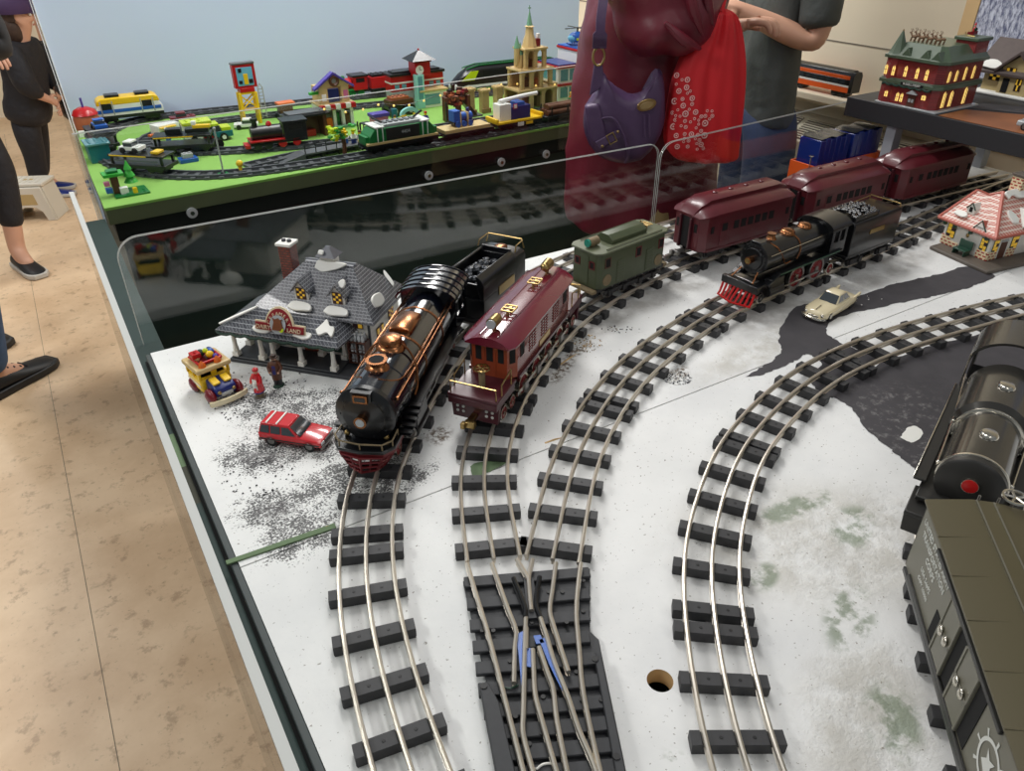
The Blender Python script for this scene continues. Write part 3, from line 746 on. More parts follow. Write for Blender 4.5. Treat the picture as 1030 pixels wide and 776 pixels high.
for pl in ([(35, 20), (75, 155), (110, 270), (190, 580), (240, 776), (275, 900)], [(125, 20), (160, 120), (187, 195), (212, 262), (208, 330), (205, 452)],
           [(215, 5), (240, 45), (258, 78)], [(272, 5), (262, 50), (258, 78)], [(258, 78), (263, 140), (268, 190)],
           [(248, 215), (244, 330), (241, 460), (239, 560), (239, 640), (275, 776), (300, 880)], [(300, 215), (325, 290), (352, 380), (400, 500), (440, 620), (492, 740), (530, 860)],
           [(357, 18), (345, 110), (335, 190), (350, 250), (402, 412)], [(447, 18), (436, 110), (431, 205), (442, 340), (452, 460), (478, 600), (518, 776), (545, 890)],
           [(273, 330), (277, 420), (283, 500), (310, 600), (360, 776), (392, 890)], [(295, 322), (325, 410), (347, 475), (360, 585), (398, 776), (420, 890)], [(250, 252), (249, 330)]):
    rail(mb, catmull(loc_(pl, RT), 4))
mb.build('rails', sw, ang=30)
mb = MB()
for pl in ([(203, 72), (226, 125), (246, 182), (246, 214)], [(298, 68), (288, 120), (286, 172), (301, 214)]): rail(mb, catmull(loc_(pl, .018), 4), 'black', .018)
P = loc_([(240, 80), (275, 80), (292, 225), (252, 228)], .012); mb.prism([(p.x, p.y) for p in P], .005, .0135, 'switch_plastic', 'z')
mb.build('frog', sw)
mb = MB()
for pts in ([(214, 282), (236, 268), (240, 300), (238, 440), (231, 470), (226, 400)], [(296, 300), (322, 290), (350, 370), (375, 430), (405, 505), (402, 515), (372, 470), (330, 385)], [(240, 330), (268, 330), (270, 400), (246, 395)], [(275, 285), (300, 282), (315, 310), (285, 315)]):
    P = loc_(pts, .0155); mb.prism([(p.x, p.y) for p in P], .0142, .0150, 'toy_blue', 'z')
mb.build('blue_tape', sw)
mb = MB()
for pts in ([(520, 356), (604, 742), (625, 860), (590, 865), (500, 375)], [(80, 465), (112, 452), (150, 520), (235, 880), (160, 885)]):
    P = loc_(pts, .015); mb.prism([(p.x, p.y) for p in P], .005, .014, 'switch_plastic', 'z')
mb.build('motor_cover', sw, bevel=.001)
for p in ((96, 470), (575, 725), (498, 372)): q = loc_([p], .014)[0]; mb = MB(); mb.cyl((q.x, q.y, .0138), (q.x, q.y, .0150), .003, 'pin', n=10); mb.build('screw', sw)
for p in ((75, 155), (130, 270), (90, 270), (290, 310), (395, 240), (455, 200), (180, 190), (330, 130), (380, 130), (455, 90), (200, 440), (210, 580), (260, 680), (305, 640), (310, 510), (430, 420), (450, 520), (520, 520), (190, 380), (270, 240), (250, 240)):
    q = loc_([p], .0095)[0]; mb = MB(); mb.cyl((q.x, q.y, .009), (q.x, q.y, .0108), .0022, 'pin', n=8); mb.build('screw', sw)
mb = MB(); mb.tube(loc_([(150, 470), (190, 478), (222, 465)], .0108), .0008, 'station_green', 5)
mb.tube(catmull(loc_([(285, 770), (310, 752), (345, 748)], .0108), 5), .001, 'snow_white', 5); mb.build('wire', sw)
# ================================================================ ROLLING STOCK (local +x = front, z = 0 on the rail head)
def one(parent, name, fn, bevel=0.0, ang=40, label=None, seg=2):
    mb = MB(); fn(mb); return mb.build(name, parent, bevel, ang, seg, label)
def arc(r, a0, a1, n, cy=0, cz=0, sy=1): return [(cy + r * sy * cos(R(a0 + (a1 - a0) * i / n)), cz + r * sin(R(a0 + (a1 - a0) * i / n))) for i in range(n + 1)]
def axle(parent, x, r, rim, face, y=.027, name='wheel', n=18):
    for s in (-1, 1): one(parent, name, lambda m: m.wheel((x, s * y, r), r, .006, rim, face, n))
    one(parent, 'axle', lambda m: m.cyl((x, -y, r), (x, y, r), .0018, 'steel', n=6))
def truck(parent, x, L=.045, r=.0095, m='dark_metal', y=.03, rim='steel', face='dark_metal'):
    t = one(parent, 'truck', lambda b: (b.bb(x - L / 2, x + L / 2, y + .001, y + .005, r - .004, r + .006, m), b.bb(x - L / 2, x + L / 2, -y - .005, -y - .001, r - .004, r + .006, m),
        b.bb(x - .006, x + .006, -y, y, r + .001, r + .016, m),
        [b.bb(x + k * L * .3 - .005, x + k * L * .3 + .005, s * (y + .005), s * (y + .007), r - .003, r + .008, m) for k in (-1, 1) for s in (-1, 1)]), .0008)
    for k in (-1, 1): axle(t, x + k * L * .32, r, rim, face, .026, n=12)
    return t
def knuckle(parent, x, z, m='nickel', d=1):
    one(parent, 'coupler', lambda b: (b.bb(min(x, x + d * .018), max(x, x + d * .018), -.004, .004, z - .003, z + .003, m), b.box((x + d * .021, .003, z), (.008, .014, .009), m), b.box((x + d * .026, -.004, z), (.008, .006, .008), m)), .001)

# ---------------------------------------------------------------- big black steam locomotive, copper trim
def big_steamer():
    t = thing('steam_locomotive', 'large glossy black toy steam locomotive with copper domes and dark red lattice cowcatcher', 'locomotive', T(.331, .808, RT), heading(42.6))
    G, K = 'gloss_black', 'black'
    one(t, 'chassis', lambda b: (b.bb(-.15, .12, -.018, .018, .010, .036, K), b.bb(-.15, .08, -.034, .034, .036, .041, K)), .001)
    bz, br = .0665, .0355
    def boiler(b):
        b.lathe([(br * .93, .150), (br, .146), (br, .098), (br * 1.03, .097), (br * 1.03, .093), (br, .092), (br, -.11)], (0, 0, bz), G, 40, 'x')
    one(t, 'boiler', boiler, ang=30)
    def front(b):
        b.lathe([(br * 1.02, .145), (br * 1.02, .152), (br * .9, .1545), (br * .72, .156), (br * .70, .158), (br * .2, .161)], (0, 0, bz), K, 36, 'x')
        for k in range(10):
            a = 2 * pi * k / 10; b.ell((.1545, br * .82 * cos(a), bz + br * .82 * sin(a)), .0016, K, 6, 4)
        b.bb(.150, .160, -.012, .012, bz + .022, bz + .034, K)
    one(t, 'smokebox_front', front)
    def lamp(b):
        b.lathe([(.0062, .150), (.0068, .166), (.0075, .170), (.0055, .170)], (0, 0, bz), 'copper', 18, 'x'); b.lathe([(.0052, .168), (.0052, .1705)], (0, 0, bz), 'glass_grey', 14, 'x')
    one(t, 'headlight', lamp, label='copper headlight')
    one(t, 'number_plate', lambda b: (b.bb(.158, .1625, -.0085, .0085, bz + .0215, bz + .0315, 'copper'), b.bb(.1622, .1630, -.0062, .0062, bz + .0238, bz + .0292, K)), label='copper framed number plate')
    one(t, 'smokestack', lambda b: (b.lathe([(.0150, .0), (.0135, .003), (.0105, .006), (.0105, .0085), (.0130, .0105), (.0130, .0120), (.0090, .0120)], (.102, 0, bz + br - .003), 'copper', 24), b.lathe([(.0089, .0119), (.0089, .0123)], (.102, 0, bz + br - .003), 'hole_dark', 16)), label='copper smokestack')
    one(t, 'steam_dome', lambda b: b.lathe([(.019, 0), (.0175, .004), (.0145, .006), (.0145, .011), (.0125, .0145), (.007, .0165), (.002, .017)], (.052, 0, bz + br - .003), 'copper', 24), label='copper steam dome')
    def sand(b):
        P = [(-.011, 0), (-.0115, .006), (-.009, .0095), (0, .0108), (.009, .0095), (.0115, .006), (.011, 0)]
        rings = []
        for x, s_ in ((-.030, .88), (-.027, 1), (.016, 1), (.019, .88)): rings.append([(x, y * s_ * 1.35, bz + br - .0035 + z * s_) for y, z in P])
        b.loft(rings, 'copper')
    one(t, 'sand_dome', sand, label='oblong copper dome')
    def bands(b):
        for x in (.078, .022, -.05): b.lathe([(br + .0008, x - .0018), (br + .0012, x), (br + .0008, x + .0018)], (0, 0, bz), 'copper', 40, 'x')
    for x in (.026, -.052): one(t, 'boiler_band', lambda b: b.lathe([(br + .0002, x - .002), (br + .0012, x - .0012), (br + .0012, x + .0012), (br + .0002, x + .002)], (0, 0, bz), 'copper', 40, 'x'), label='copper boiler band')
    for s in (-1, 1):
        one(t, 'handrail', lambda b: (b.tube([(.135, s * .0335, bz + .014), (.0, s * .0345, bz + .017), (-.105, s * .0345, bz + .019)], .0010, 'copper', 6),
            [b.ell((x, s * .0342, bz + .0155), .0022, 'copper', 6, 4) for x in (.135, .07, .01, -.05, -.1)]), label='copper handrail')
        one(t, 'feed_pipe', lambda b: b.tube(catmull([(.052, s * .013, bz + br + .004), (.055, s * .024, bz + br - .004), (.062, s * .034, bz + .016), (.072, s * .0372, bz - .004), (.085, s * .0372, bz - .012)], 6), .0014, 'copper', 6), label='copper pipe')
        one(t, 'pipe', lambda b: b.tube(catmull([(.128, s * .010, bz + br - .001), (.118, s * .022, bz + br - .008), (.095, s * .030, bz + .021), (.03, s * .031, bz + .020), (-.02, s * .031, bz + .020), (-.1, s * .0305, bz + .0215)], 6), .0010, 'copper', 6), label='copper pipe')
        one(t, 'running_board', lambda b: (b.bb(-.11, .085, s * .041 - .006, s * .041 + .006, .0445, .0475, K), b.prism([(.085, .0475), (.085, .0445), (.135, .030), (.138, .032)], s * .041 - .006, s * .041 + .006, K, 'y'),
            [b.bb(.092 + k * .0095, .099 + k * .0095, s * .041 - .008, s * .041 + .008, .0465 - k * .0032, .0485 - k * .0032, K) for k in range(5)]), .0006)
        one(t, 'steam_chest', lambda b: (b.bb(.066, .108, min(s * .026, s * .046), max(s * .026, s * .046), .024, .044, K), b.cyl((.064, s * .038, .018), (.110, s * .038, .018), .0105, K, n=18), b.cyl((.110, s * .038, .018), (.113, s * .038, .018), .0075, 'steel', n=14)), .001)
        def rods(b):
            b.bb(-.075, .03, s * .0345 - .001, s * .0345 + .001, .015, .0195, 'steel'); b.bb(.0, .068, s * .037 - .001, s * .037 + .001, .0175, .021, 'steel')
            b.tube([(.03, s * .038, .030), (.066, s * .038, .038)], .0014, 'steel', 5); b.tube([(.028, s * .038, .020), (.03, s * .038, .04)], .0014, 'steel', 5)
        one(t, 'side_rod', rods)
    for x in (.028, -.022, -.072): axle(t, x, .0205, 'nickel', 'wheel_red', name='driving_wheel', n=26)
    axle(t, .135, .0115, 'nickel', 'wheel_red', name='pilot_wheel'); axle(t, .095, .0105, 'nickel', 'wheel_red', y=.024, name='pilot_wheel'); axle(t, -.125, .012, 'nickel', 'wheel_red', name='trailing_wheel')
    def deck(b):
        P = [(.112, -.038), (.150, -.038), (.164, -.028), (.168, 0), (.164, .028), (.150, .038), (.112, .038)]
        b.prism(P, .0265, .031, K, 'z'); b.prism([(x - .003 * (x > .12), y * .96) for x, y in P], .0195, .0268, 'pilot_red', 'z')
        b.bb(.112, .13, -.022, .022, .031, .042, K)
    one(t, 'pilot_deck', deck, .001).location = (.009, -.003, 0)
    def rail_(b):
        P = [(.128, -.034, .0385), (.150, -.035, .0385), (.161, -.026, .0385), (.164, 0, .0385), (.161, .026, .0385), (.150, .035, .0385), (.128, .034, .0385)]
        b.tube(P, .0011, 'rust_tan', 5)
        for p in P: b.cyl((p[0], p[1], .031), p, .001, 'rust_tan', n=5)
        b.ell((.140, .024, .035), .004, 'brass', 8, 5); b.ell((.140, -.024, .035), .004, 'brass', 8, 5)
    one(t, 'deck_rail', rail_, label='dull brass deck rail').location = (.009, -.003, 0)
    def pilot(b):
        top = [(.148, -.034), (.161, -.025), (.1665, 0), (.161, .025), (.148, .034)]
        lv = []
        for k in range(4):
            f = k / 3; z = .0205 - f * .0205
            lv.append([V((x - f * .004 + (.004 * f * (1 - abs(y) / .034)), y * (1 - .36 * f), z)) for x, y in top])
        for l in lv: b.tube(l, .0017, 'pilot_red', 5)
        for i in range(5): b.tube([l[i] for l in lv], .0017, 'pilot_red', 5)
        for i in range(4): b.tube([(l[i] + l[i + 1]) / 2 for l in lv], .0013, 'pilot_red', 5)
    one(t, 'cowcatcher', pilot, label='dark red lattice cowcatcher').location = (.010, -.003, 0)
    # cab
    def cab(b):
        for s in (-1, 1):
            for z0, z1, x0, x1 in ((.038, .062, -.165, -.105), (.086, .096, -.165, -.105), (.062, .086, -.165, -.156), (.062, .086, -.139, -.131), (.062, .086, -.113, -.105)):
                b.bb(x0, x1, min(s * .0375, s * .040), max(s * .0375, s * .040), z0, z1, G)
        b.prism([(-.0385, .038), (.0385, .038), (.0385, .094)] + [(y, .094 + z * .42) for y, z in arc(.0385, 0, 180, 10)] + [(-.0385, .094)], -.1075, -.1055, G, 'x')
    one(t, 'cab', cab)
    def roof(b):
        o = [(y, .0925 + z * .45) for y, z in arc(.0445, 0, 180, 16)]; i_ = [(y * .95, z - .003) for y, z in o][::-1]
        b.prism(o + i_, -.172, -.094, G, 'x')
        for x in (-.168, -.152, -.136, -.120, -.104): b.tube([(x, y, z + .0004) for y, z in o], .0011, G, 5)
    one(t, 'cab_roof', roof)
    return t
big_steamer()

def big_tender():
    t = thing('tender', 'large black coal tender with brass rear rail behind the copper-trimmed locomotive', 'tender', T(.534, .955, RT), heading(58))
    K = 'black'
    one(t, 'frame', lambda b: b.bb(-.072, .072, -.034, .034, .020, .028, K), .001)
    def body(b):
        o = [(-.036, .028), (.036, .028), (.036, .082), (.034, .088), (.026, .092), (-.026, .092), (-.034, .088), (-.036, .082)]
        b.prism(o, -.072, -.035, K, 'x'); b.prism([(-.036, .028), (.036, .028), (.036, .06), (-.036, .06)], -.035, .070, K, 'x')
        for s in (-1, 1): b.prism([(s * .036, .06), (s * .036, .084), (s * .032, .093), (s * .024, .098), (s * .022, .096), (s * .029, .06)], -.040, .070, K, 'x')
        b.bb(-.042, -.038, -.026, .026, .06, .1, K); b.bb(.062, .066, -.030, .030, .06, .082, K)
        b.tube([(-.072, -.0335, .0885), (.07, -.0335, .0885)], .0012, K, 5)
    one(t, 'tank', body, .0012)
    def coal(b):
        for k in range(60):
            x = random.uniform(-.034, .055); y = random.uniform(-.023, .023); r = random.uniform(.005, .009)
            b.ell((x, y, .066 + .02 * (1 - (y / .028) ** 2) * (1 - ((x - .01) / .06) ** 2) + random.uniform(-.003, .003)), (r, r * .9, r * .7), 'foil', 6, 4)
    one(t, 'coal_load', coal, ang=20)
    one(t, 'rear_rail', lambda b: (b.tube([(-.070, -.034, .093), (-.070, -.030, .107), (-.070, .030, .107), (-.070, .034, .093)], .0013, 'brass', 6), b.tube([(-.040, -.033, .096), (-.044, -.0325, .105), (-.07, -.0318, .106)], .001, 'brass', 5), b.tube([(-.040, .033, .096), (-.044, .0325, .105), (-.07, .0318, .106)], .001, 'brass', 5)), label='brass hand rail')
    one(t, 'ladder', lambda b: b.tube([(.071, -.0345, .03), (.071, -.0345, .1)], .0011, 'brass', 5), label='brass grab rail')
    one(t, 'water_hatch', lambda b: b.lathe([(.011, 0), (.011, .004), (.008, .006), (.002, .0065)], (-.055, 0, .0915), 'copper', 16), label='copper water hatch')
    for s in (-1, 1): one(t, 'name_plate', lambda b: b.bb(-.030, .022, min(s * .036, s * .0372), max(s * .036, s * .0372), .05, .064, 'brass'), label='brass side plate')
    truck(t, .042, .05, .0105); truck(t, -.042, .05, .0105)
big_tender()

# ---------------------------------------------------------------- maroon electric locomotive
def window(parent, c, d, m='hole_dark', frame=None, name='window'):
    def f(b):
        b.box(c, d, m)
        if frame:
            ax = 0 if d[0] < d[1] else 1; k = .0016
            w_ = d[1 - ax] / 2; h = d[2] / 2
            for s in (-1, 1):
                if ax == 0:
                    b.box((c[0], c[1] + s * w_, c[2]), (d[0] + .0008, k, d[2] + k), frame); b.box((c[0], c[1], c[2] + s * h), (d[0] + .0008, d[1] + k, k), frame)
                else:
                    b.box((c[0] + s * w_, c[1], c[2]), (k, d[1] + .0008, d[2] + k), frame); b.box((c[0], c[1], c[2] + s * h), (d[0] + k, d[1] + .0008, k), frame)
    return one(parent, name, f)
def maroon_electric():
    t = thing('electric_locomotive', 'maroon toy electric locomotive with brass headlights, handwheel and orange-brown cab end', 'locomotive', T(.4985, .788, RT), heading(54.3))
    def body(b):
        o = [(.098, -.033), (.110, -.024), (.110, .024), (.098, .033), (-.098, .033), (-.110, .024), (-.110, -.024), (-.098, -.033)]
        b.prism(o, .044, .094, 'maroon_side_reflect', 'z')
    one(t, 'body', body, .0006)
    def ends(b):
        for s in (-1, 1):
            P = [(s * .0985, -.0333), (s * .1106, -.0242), (s * .1106, .0242), (s * .0985, .0333)]
            b.prism(P + [(s * .098, .033), (s * .1095, .024), (s * .1095, -.024), (s * .098, -.033)], .0445, .0935, 'cab_brown', 'z')
    for s in (-1, 1):
        P = [(s * .0985, -.0333), (s * .1106, -.0242), (s * .1106, .0242), (s * .0985, .0333), (s * .096, .030), (s * .107, .022), (s * .107, -.022), (s * .096, -.030)]
        e = one(t, 'cab_end', lambda b: b.prism(P, .0446, .0935, 'cab_brown', 'z'), label='orange-brown cab end')
        window(e, (s * .1107, 0, .077), (.0006, .009, .020)); 
        for y in (-1, 1):
            def f(b):
                M = face_M((s * .1046, y * .0288, .077), (-s * .80, y * .60, 0) if s * y > 0 else (-s * .80, y * .60, 0), (0, 0, 1)); b.M = M; b.bb(-.0042, .0042, -.010, .010, -.0006, .0006, 'hole_dark'); b.M = Matrix()
            one(e, 'window', f)
            window(e, (s * .1107, y * .0155, .077), (.0006, .008, .020))
            one(e, 'window_post', lambda b: b.bb(min(s * .1106, s * .1112), max(s * .1106, s * .1112), y * .0075 - .0008, y * .0075 + .0008, .05, .09, 'cab_brown'))
    for s in (-1, 1):
        for x in (.082, -.082): window(t, (x, s * .0332, .078), (.013, .0008, .020))
        for x in (.045, .0, -.045):
            def lou(b):
                for i in range(3):
                    for k in range(6): b.bb(x - .012 + i * .009, x - .0055 + i * .009, min(s * .033, s * .0342), max(s * .033, s * .0342), .060 + k * .0042, .062 + k * .0042, 'maroon_side_reflect')
            one(t, 'louver', lou)
        one(t, 'side_plate', lambda b: b.bb(-.02, .02, min(s * .033, s * .0338), max(s * .033, s * .0338), .047, .056, 'brass'), label='small brass name plate')
        one(t, 'sill_strip', lambda b: b.bb(-.098, .098, min(s * .033, s * .036), max(s * .033, s * .036), .041, .0455, 'deck_maroon'))
    def roof(b):
        rings = []
        for x, f in ((-.119, .80), (-.110, .96), (-.09, 1), (.09, 1), (.110, .96), (.119, .80)):
            rings.append([(x, y * f, z) for y, z in ((-.0375, .0925), (-.0375, .0945), (-.026, .1005), (-.010, .1045), (.010, .1045), (.026, .1005), (.0375, .0945), (.0375, .0925))])
        b.loft(rings, 'maroon')
        for y in (-.012, .012): b.tube([(-.112, y, .1043), (.112, y, .1043)], .0008, 'maroon', 5)
    one(t, 'roof', roof, ang=25)
    for s in (-1, 1):
        def hl(b):
            b.cyl((s * .094, 0, .105), (s * .094, 0, .111), .003, 'brass', n=8); b.cyl((s * .086, 0, .1165), (s * .103, 0, .1165), .0072, 'brass', r1=.0078, n=18); b.cyl((s * .103, 0, .1165), (s * .106, 0, .1165), .0062, 'glass_grey', n=16); b.ell((s * .086, 0, .1165), .0068, 'brass', 10, 6)
        one(t, 'headlight', hl, label='brass headlight')
        def pan(b):
            x = s * .046
            for yy in (-.008, .008): b.tube([(x - .009, yy, .1115), (x + .009, yy, .1115)], .0013, 'brass', 5)
            for xx in (-.009, .009, 0): b.tube([(x + xx, -.008, .1115), (x + xx, .008, .1115)], .0013, 'brass', 5)
            for xx in (-.006, .006): b.cyl((x + xx, 0, .1035), (x + xx, 0, .1115), .0022, 'brass', n=6)
        one(t, 'pantograph', pan, label='small brass pantograph')
    for s in (-1, 1):
        dk = one(t, 'end_deck', lambda b: (b.bb(min(s * .104, s * .166), max(s * .104, s * .166), -.0345, .0345, .040, .0445, 'deck_maroon'), b.bb(min(s * .108, s * .166), max(s * .108, s * .166), -.0335, .0335, .030, .040, 'deck_maroon')), .0012)
        def rl(b):
            x = s * .162
            b.tube([(x, -.031, .0445), (x, -.031, .060), (x, .031, .060), (x, .031, .0445)], .0011, 'brass', 6)
            for y in (-1, 1): b.tube([(s * .148, y * .0325, .0445), (s * .148, y * .0325, .060), (s * .118, y * .0325, .066), (s * .118, y * .0325, .0445)], .0010, 'brass', 6)
        one(dk, 'hand_rail', rl, label='brass hand rail')
        one(dk, 'brake_post', lambda b: b.cyl((s * .135, .0, .0445), (s * .135, .0, .066), .0042, 'rust_tan', n=10))
        def hw(b):
            c = (s * .135, 0, .070); b.tube([(c[0] + .0095 * cos(2 * pi * k / 18), c[1] + .0095 * sin(2 * pi * k / 18), c[2]) for k in range(18)], .0012, 'brass', 5, True)
            for k in range(6): b.cyl(c, (c[0] + .0095 * cos(pi * k / 3), c[1] + .0095 * sin(pi * k / 3), c[2]), .0009, 'brass', n=5)
            b.cyl((c[0], 0, .066), c, .002, 'brass', n=8)
        one(dk, 'handwheel', hw, label='brass handwheel')
        one(t, 'pilot', lambda b: (b.prism([(-.031, .006), (.031, .006), (.033, .030), (-.033, .030)], min(s * .150, s * .158), max(s * .150, s * .158), 'deck_maroon', 'x'), [b.cyl((s * .158, y, z), (s * .1592, y, z), .0022, 'stencil_white', n=8) for y in (-.024, -.016, .016, .024) for z in (.016, .023)]), .0008)
        knuckle(t, s * .158, .014, 'brass', s)
    one(t, 'chassis', lambda b: b.bb(-.15, .15, -.019, .019, .014, .041, 'dark_metal'))
    for x in (.07, .023, -.023, -.07): axle(t, x, .0165, 'nickel', 'wheel_red', name='driving_wheel', n=22)
    for x in (.135, .108, -.108, -.135): axle(t, x, .0105, 'nickel', 'wheel_red', name='pony_wheel', n=16)
    for s in (-1, 1): one(t, 'side_frame', lambda b: (b.bb(-.098, .098, min(s * .0315, s * .0335), max(s * .0315, s * .0335), .013, .0185, 'nickel'), [b.bb(x - .006, x + .006, min(s * .0315, s * .0355), max(s * .0315, s * .0355), .010, .022, 'steel') for x in (.07, .023, -.023, -.07)]))
maroon_electric()

# ---------------------------------------------------------------- worn green box-cab
def green_boxcab():
    t = thing('electric_locomotive', 'worn olive green toy box-cab electric locomotive behind the maroon one', 'locomotive', T(.786, .934, RT), heading(81))
    G = 'loco_green'
    one(t, 'body', lambda b: b.prism([(.084, -.026), (.084, .026), (.076, .0325), (-.076, .0325), (-.084, .026), (-.084, -.026), (-.076, -.0325), (.076, -.0325)], .022, .083, G, 'z'), .0008)
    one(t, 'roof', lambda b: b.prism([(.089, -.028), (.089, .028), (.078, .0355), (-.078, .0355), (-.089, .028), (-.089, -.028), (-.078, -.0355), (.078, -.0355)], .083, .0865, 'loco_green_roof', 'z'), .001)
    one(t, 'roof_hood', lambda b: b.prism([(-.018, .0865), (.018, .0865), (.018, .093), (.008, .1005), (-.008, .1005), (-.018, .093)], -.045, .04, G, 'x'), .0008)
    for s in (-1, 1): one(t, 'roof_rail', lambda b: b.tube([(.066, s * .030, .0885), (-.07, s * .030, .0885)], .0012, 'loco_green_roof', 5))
    one(t, 'headlight', lambda b: (b.cyl((.058, 0, .0945), (.078, 0, .0945), .0072, 'rust_tan', n=16), b.cyl((.078, 0, .0945), (.0815, 0, .0945), .0066, 'teal_lens', n=16), b.cyl((.068, 0, .0865), (.068, 0, .09), .004, 'rust_tan', n=8)), label='tan headlight with teal lens')
    one(t, 'pantograph', lambda b: ([b.tube([(-.062 + k * .006, -.010, .0925), (-.062 + k * .006, .010, .0925)], .0012, 'brass', 5) for k in (-1, 0, 1)], b.tube([(-.07, -.008, .09), (-.054, -.008, .095), (-.05, 0, .101)], .0012, 'brass', 5), b.cyl((-.06, 0, .0865), (-.06, 0, .093), .004, 'brass', n=8)), label='brass pantograph')
    for s in (-1, 1):
        for x in (.064, -.010, -.068): window(t, (x, s * .0327, .066), (.012, .0008, .016), 'hole_dark', 'pilot_red' if x < .06 else 'trim_brown')
        for x in (.032, -.04):
            d = one(t, 'door', lambda b: b.bb(x - .0095, x + .0095, min(s * .0325, s * .0335), max(s * .0325, s * .0335), .026, .064, G), .0005)
            one(d, 'door_grille', lambda b: [b.bb(x - .007, x + .007, min(s * .0333, s * .0338), max(s * .0333, s * .0338), .030 + k * .005, .0325 + k * .005, G) for k in range(6)])
        for x in (.064, -.064): one(t, 'worn_plate', lambda b: b.lathe([(.010, 0), (.010, .0008)], (x, s * .0326 - (.0008 if s < 0 else 0), .036), 'rust_tan', 14, 'y'))
        window(t, (s * .0842, .0165, .062), (.0008, .010, .012), 'hole_dark', 'pilot_red'); window(t, (s * .0842, -.0165, .062), (.0008, .010, .012), 'hole_dark', 'pilot_red')
        one(t, 'end_door', lambda b: b.bb(min(s * .084, s * .0850), max(s * .084, s * .0850), -.0085, .0085, .026, .076, G), .0005)
        one(t, 'end_sill', lambda b: b.bb(min(s * .084, s * .094), max(s * .084, s * .094), -.030, .030, .016, .022, 'rust_tan'), .001)
        knuckle(t, s * .094, .014, 'steel', s)
    one(t, 'chassis', lambda b: b.bb(-.084, .084, -.030, .030, .016, .0222, 'dark_metal'))
    for x in (.055, .02, -.02, -.055): axle(t, x, .0125, 'steel', 'dark_metal', n=16)
    for s in (-1, 1): one(t, 'side_frame', lambda b: (b.bb(-.07, .07, min(s * .0315, s * .0335), max(s * .0315, s * .0335), .009, .0165, 'dark_metal'), [b.bb(x - .005, x + .005, min(s * .0315, s * .0355), max(s * .0315, s * .0355), .006, .016, 'dark_metal') for x in (.055, .02, -.02, -.055)]), .0008)
green_boxcab()

# ---------------------------------------------------------------- maroon passenger cars
def passenger(label, x, y, h):
    t = thing('passenger_car', label, 'train car', T(x, y, RT), heading(h), 'maroon passenger cars')
    C = 'car_maroon'; Lh = .121; W = .042
    one(t, 'body', lambda b: b.prism([(Lh, -.030), (Lh, .030), (Lh - .012, W), (-Lh + .012, W), (-Lh, .030), (-Lh, -.030), (-Lh + .012, -W), (Lh - .012, -W)], .019, .083, C, 'z'), .001)
    def roof(b):
        o = [(-.0455, .0825), (-.045, .088), (-.036, .0965), (-.022, .101), (-.022, .1075), (-.012, .1115), (.012, .1115), (.022, .1075), (.022, .101), (.036, .0965), (.045, .088), (.0455, .0825)]
        rings = []
        for xx, fy, fz in ((-Lh - .004, .74, .10), (-Lh + .002, .86, .42), (-Lh + .010, .95, .70), (-Lh + .022, 1, .86), (-Lh + .032, 1, 1), (Lh - .032, 1, 1), (Lh - .022, 1, .86), (Lh - .010, .95, .70), (Lh - .002, .86, .42), (Lh + .004, .74, .10)):
            rings.append([(xx, a * fy, .0825 + (c - .0825) * fz) for a, c in o])
        b.loft(rings, C)
    one(t, 'roof', roof, ang=32)
    for xx in (-.06, -.02, .02, .06): one(t, 'roof_vent', lambda b: b.lathe([(.0042, 0), (.005, .0015), (.0035, .003), (.001, .0034)], (xx, 0, .111), C, 10))
    for s in (-1, 1):
        for k in range(6):
            xx = .038 - k * .0185 
            window(t, (xx, s * (W + .0002), .060), (.0128, .0008, .0155), 'car_inside', None)
        for xx in (.098, -.098): window(t, (xx, s * (W + .0002), .060), (.008, .0008, .013), 'car_inside')
        d = one(t, 'door', lambda b: b.bb(.058, .078, min(s * W, s * (W + .0009)), max(s * W, s * (W + .0009)), .022, .070, C), .0006)
        window(d, (.068, s * (W + .0010), .061), (.013, .0008, .014), 'car_inside')
        one(t, 'side_sill', lambda b: b.bb(-.108, .108, min(s * W, s * (W + .0018)), max(s * W, s * (W + .0018)), .019, .024, C), .0006)
        one(t, 'end_door', lambda b: b.bb(min(s * Lh, s * (Lh + .0008)), max(s * Lh, s * (Lh + .0008)), -.012, .012, .020, .078, 'car_inside'))
        for y_ in (-1, 1):
            one(t, 'diaphragm', lambda b: b.bb(min(s * Lh, s * (Lh + .006)), max(s * Lh, s * (Lh + .006)), y_ * .013 - .002, y_ * .013 + .002, .019, .079, 'deck_maroon'), .0006)
            window(t, (s * (Lh + .0002), y_ * .0225, .062), (.0008, .008, .016), 'car_inside')
        truck(t, s * .078, .05, .0098); knuckle(t, s * Lh, .014, 'steel', s)
    one(t, 'underframe', lambda b: (b.bb(-.112, .112, -.034, .034, .015, .0195, 'dark_metal'), b.bb(-.03, .03, -.022, .022, .007, .015, 'dark_metal')))
passenger('dark maroon toy passenger car directly behind the green locomotive', 1.083, .962, 89.4)
passenger('dark maroon toy passenger car in front of the blue stacks, middle of three', 1.365, .959, 90.5)
passenger('dark maroon toy passenger car passing under the black shelf, last of three', 1.648, .949, 92)

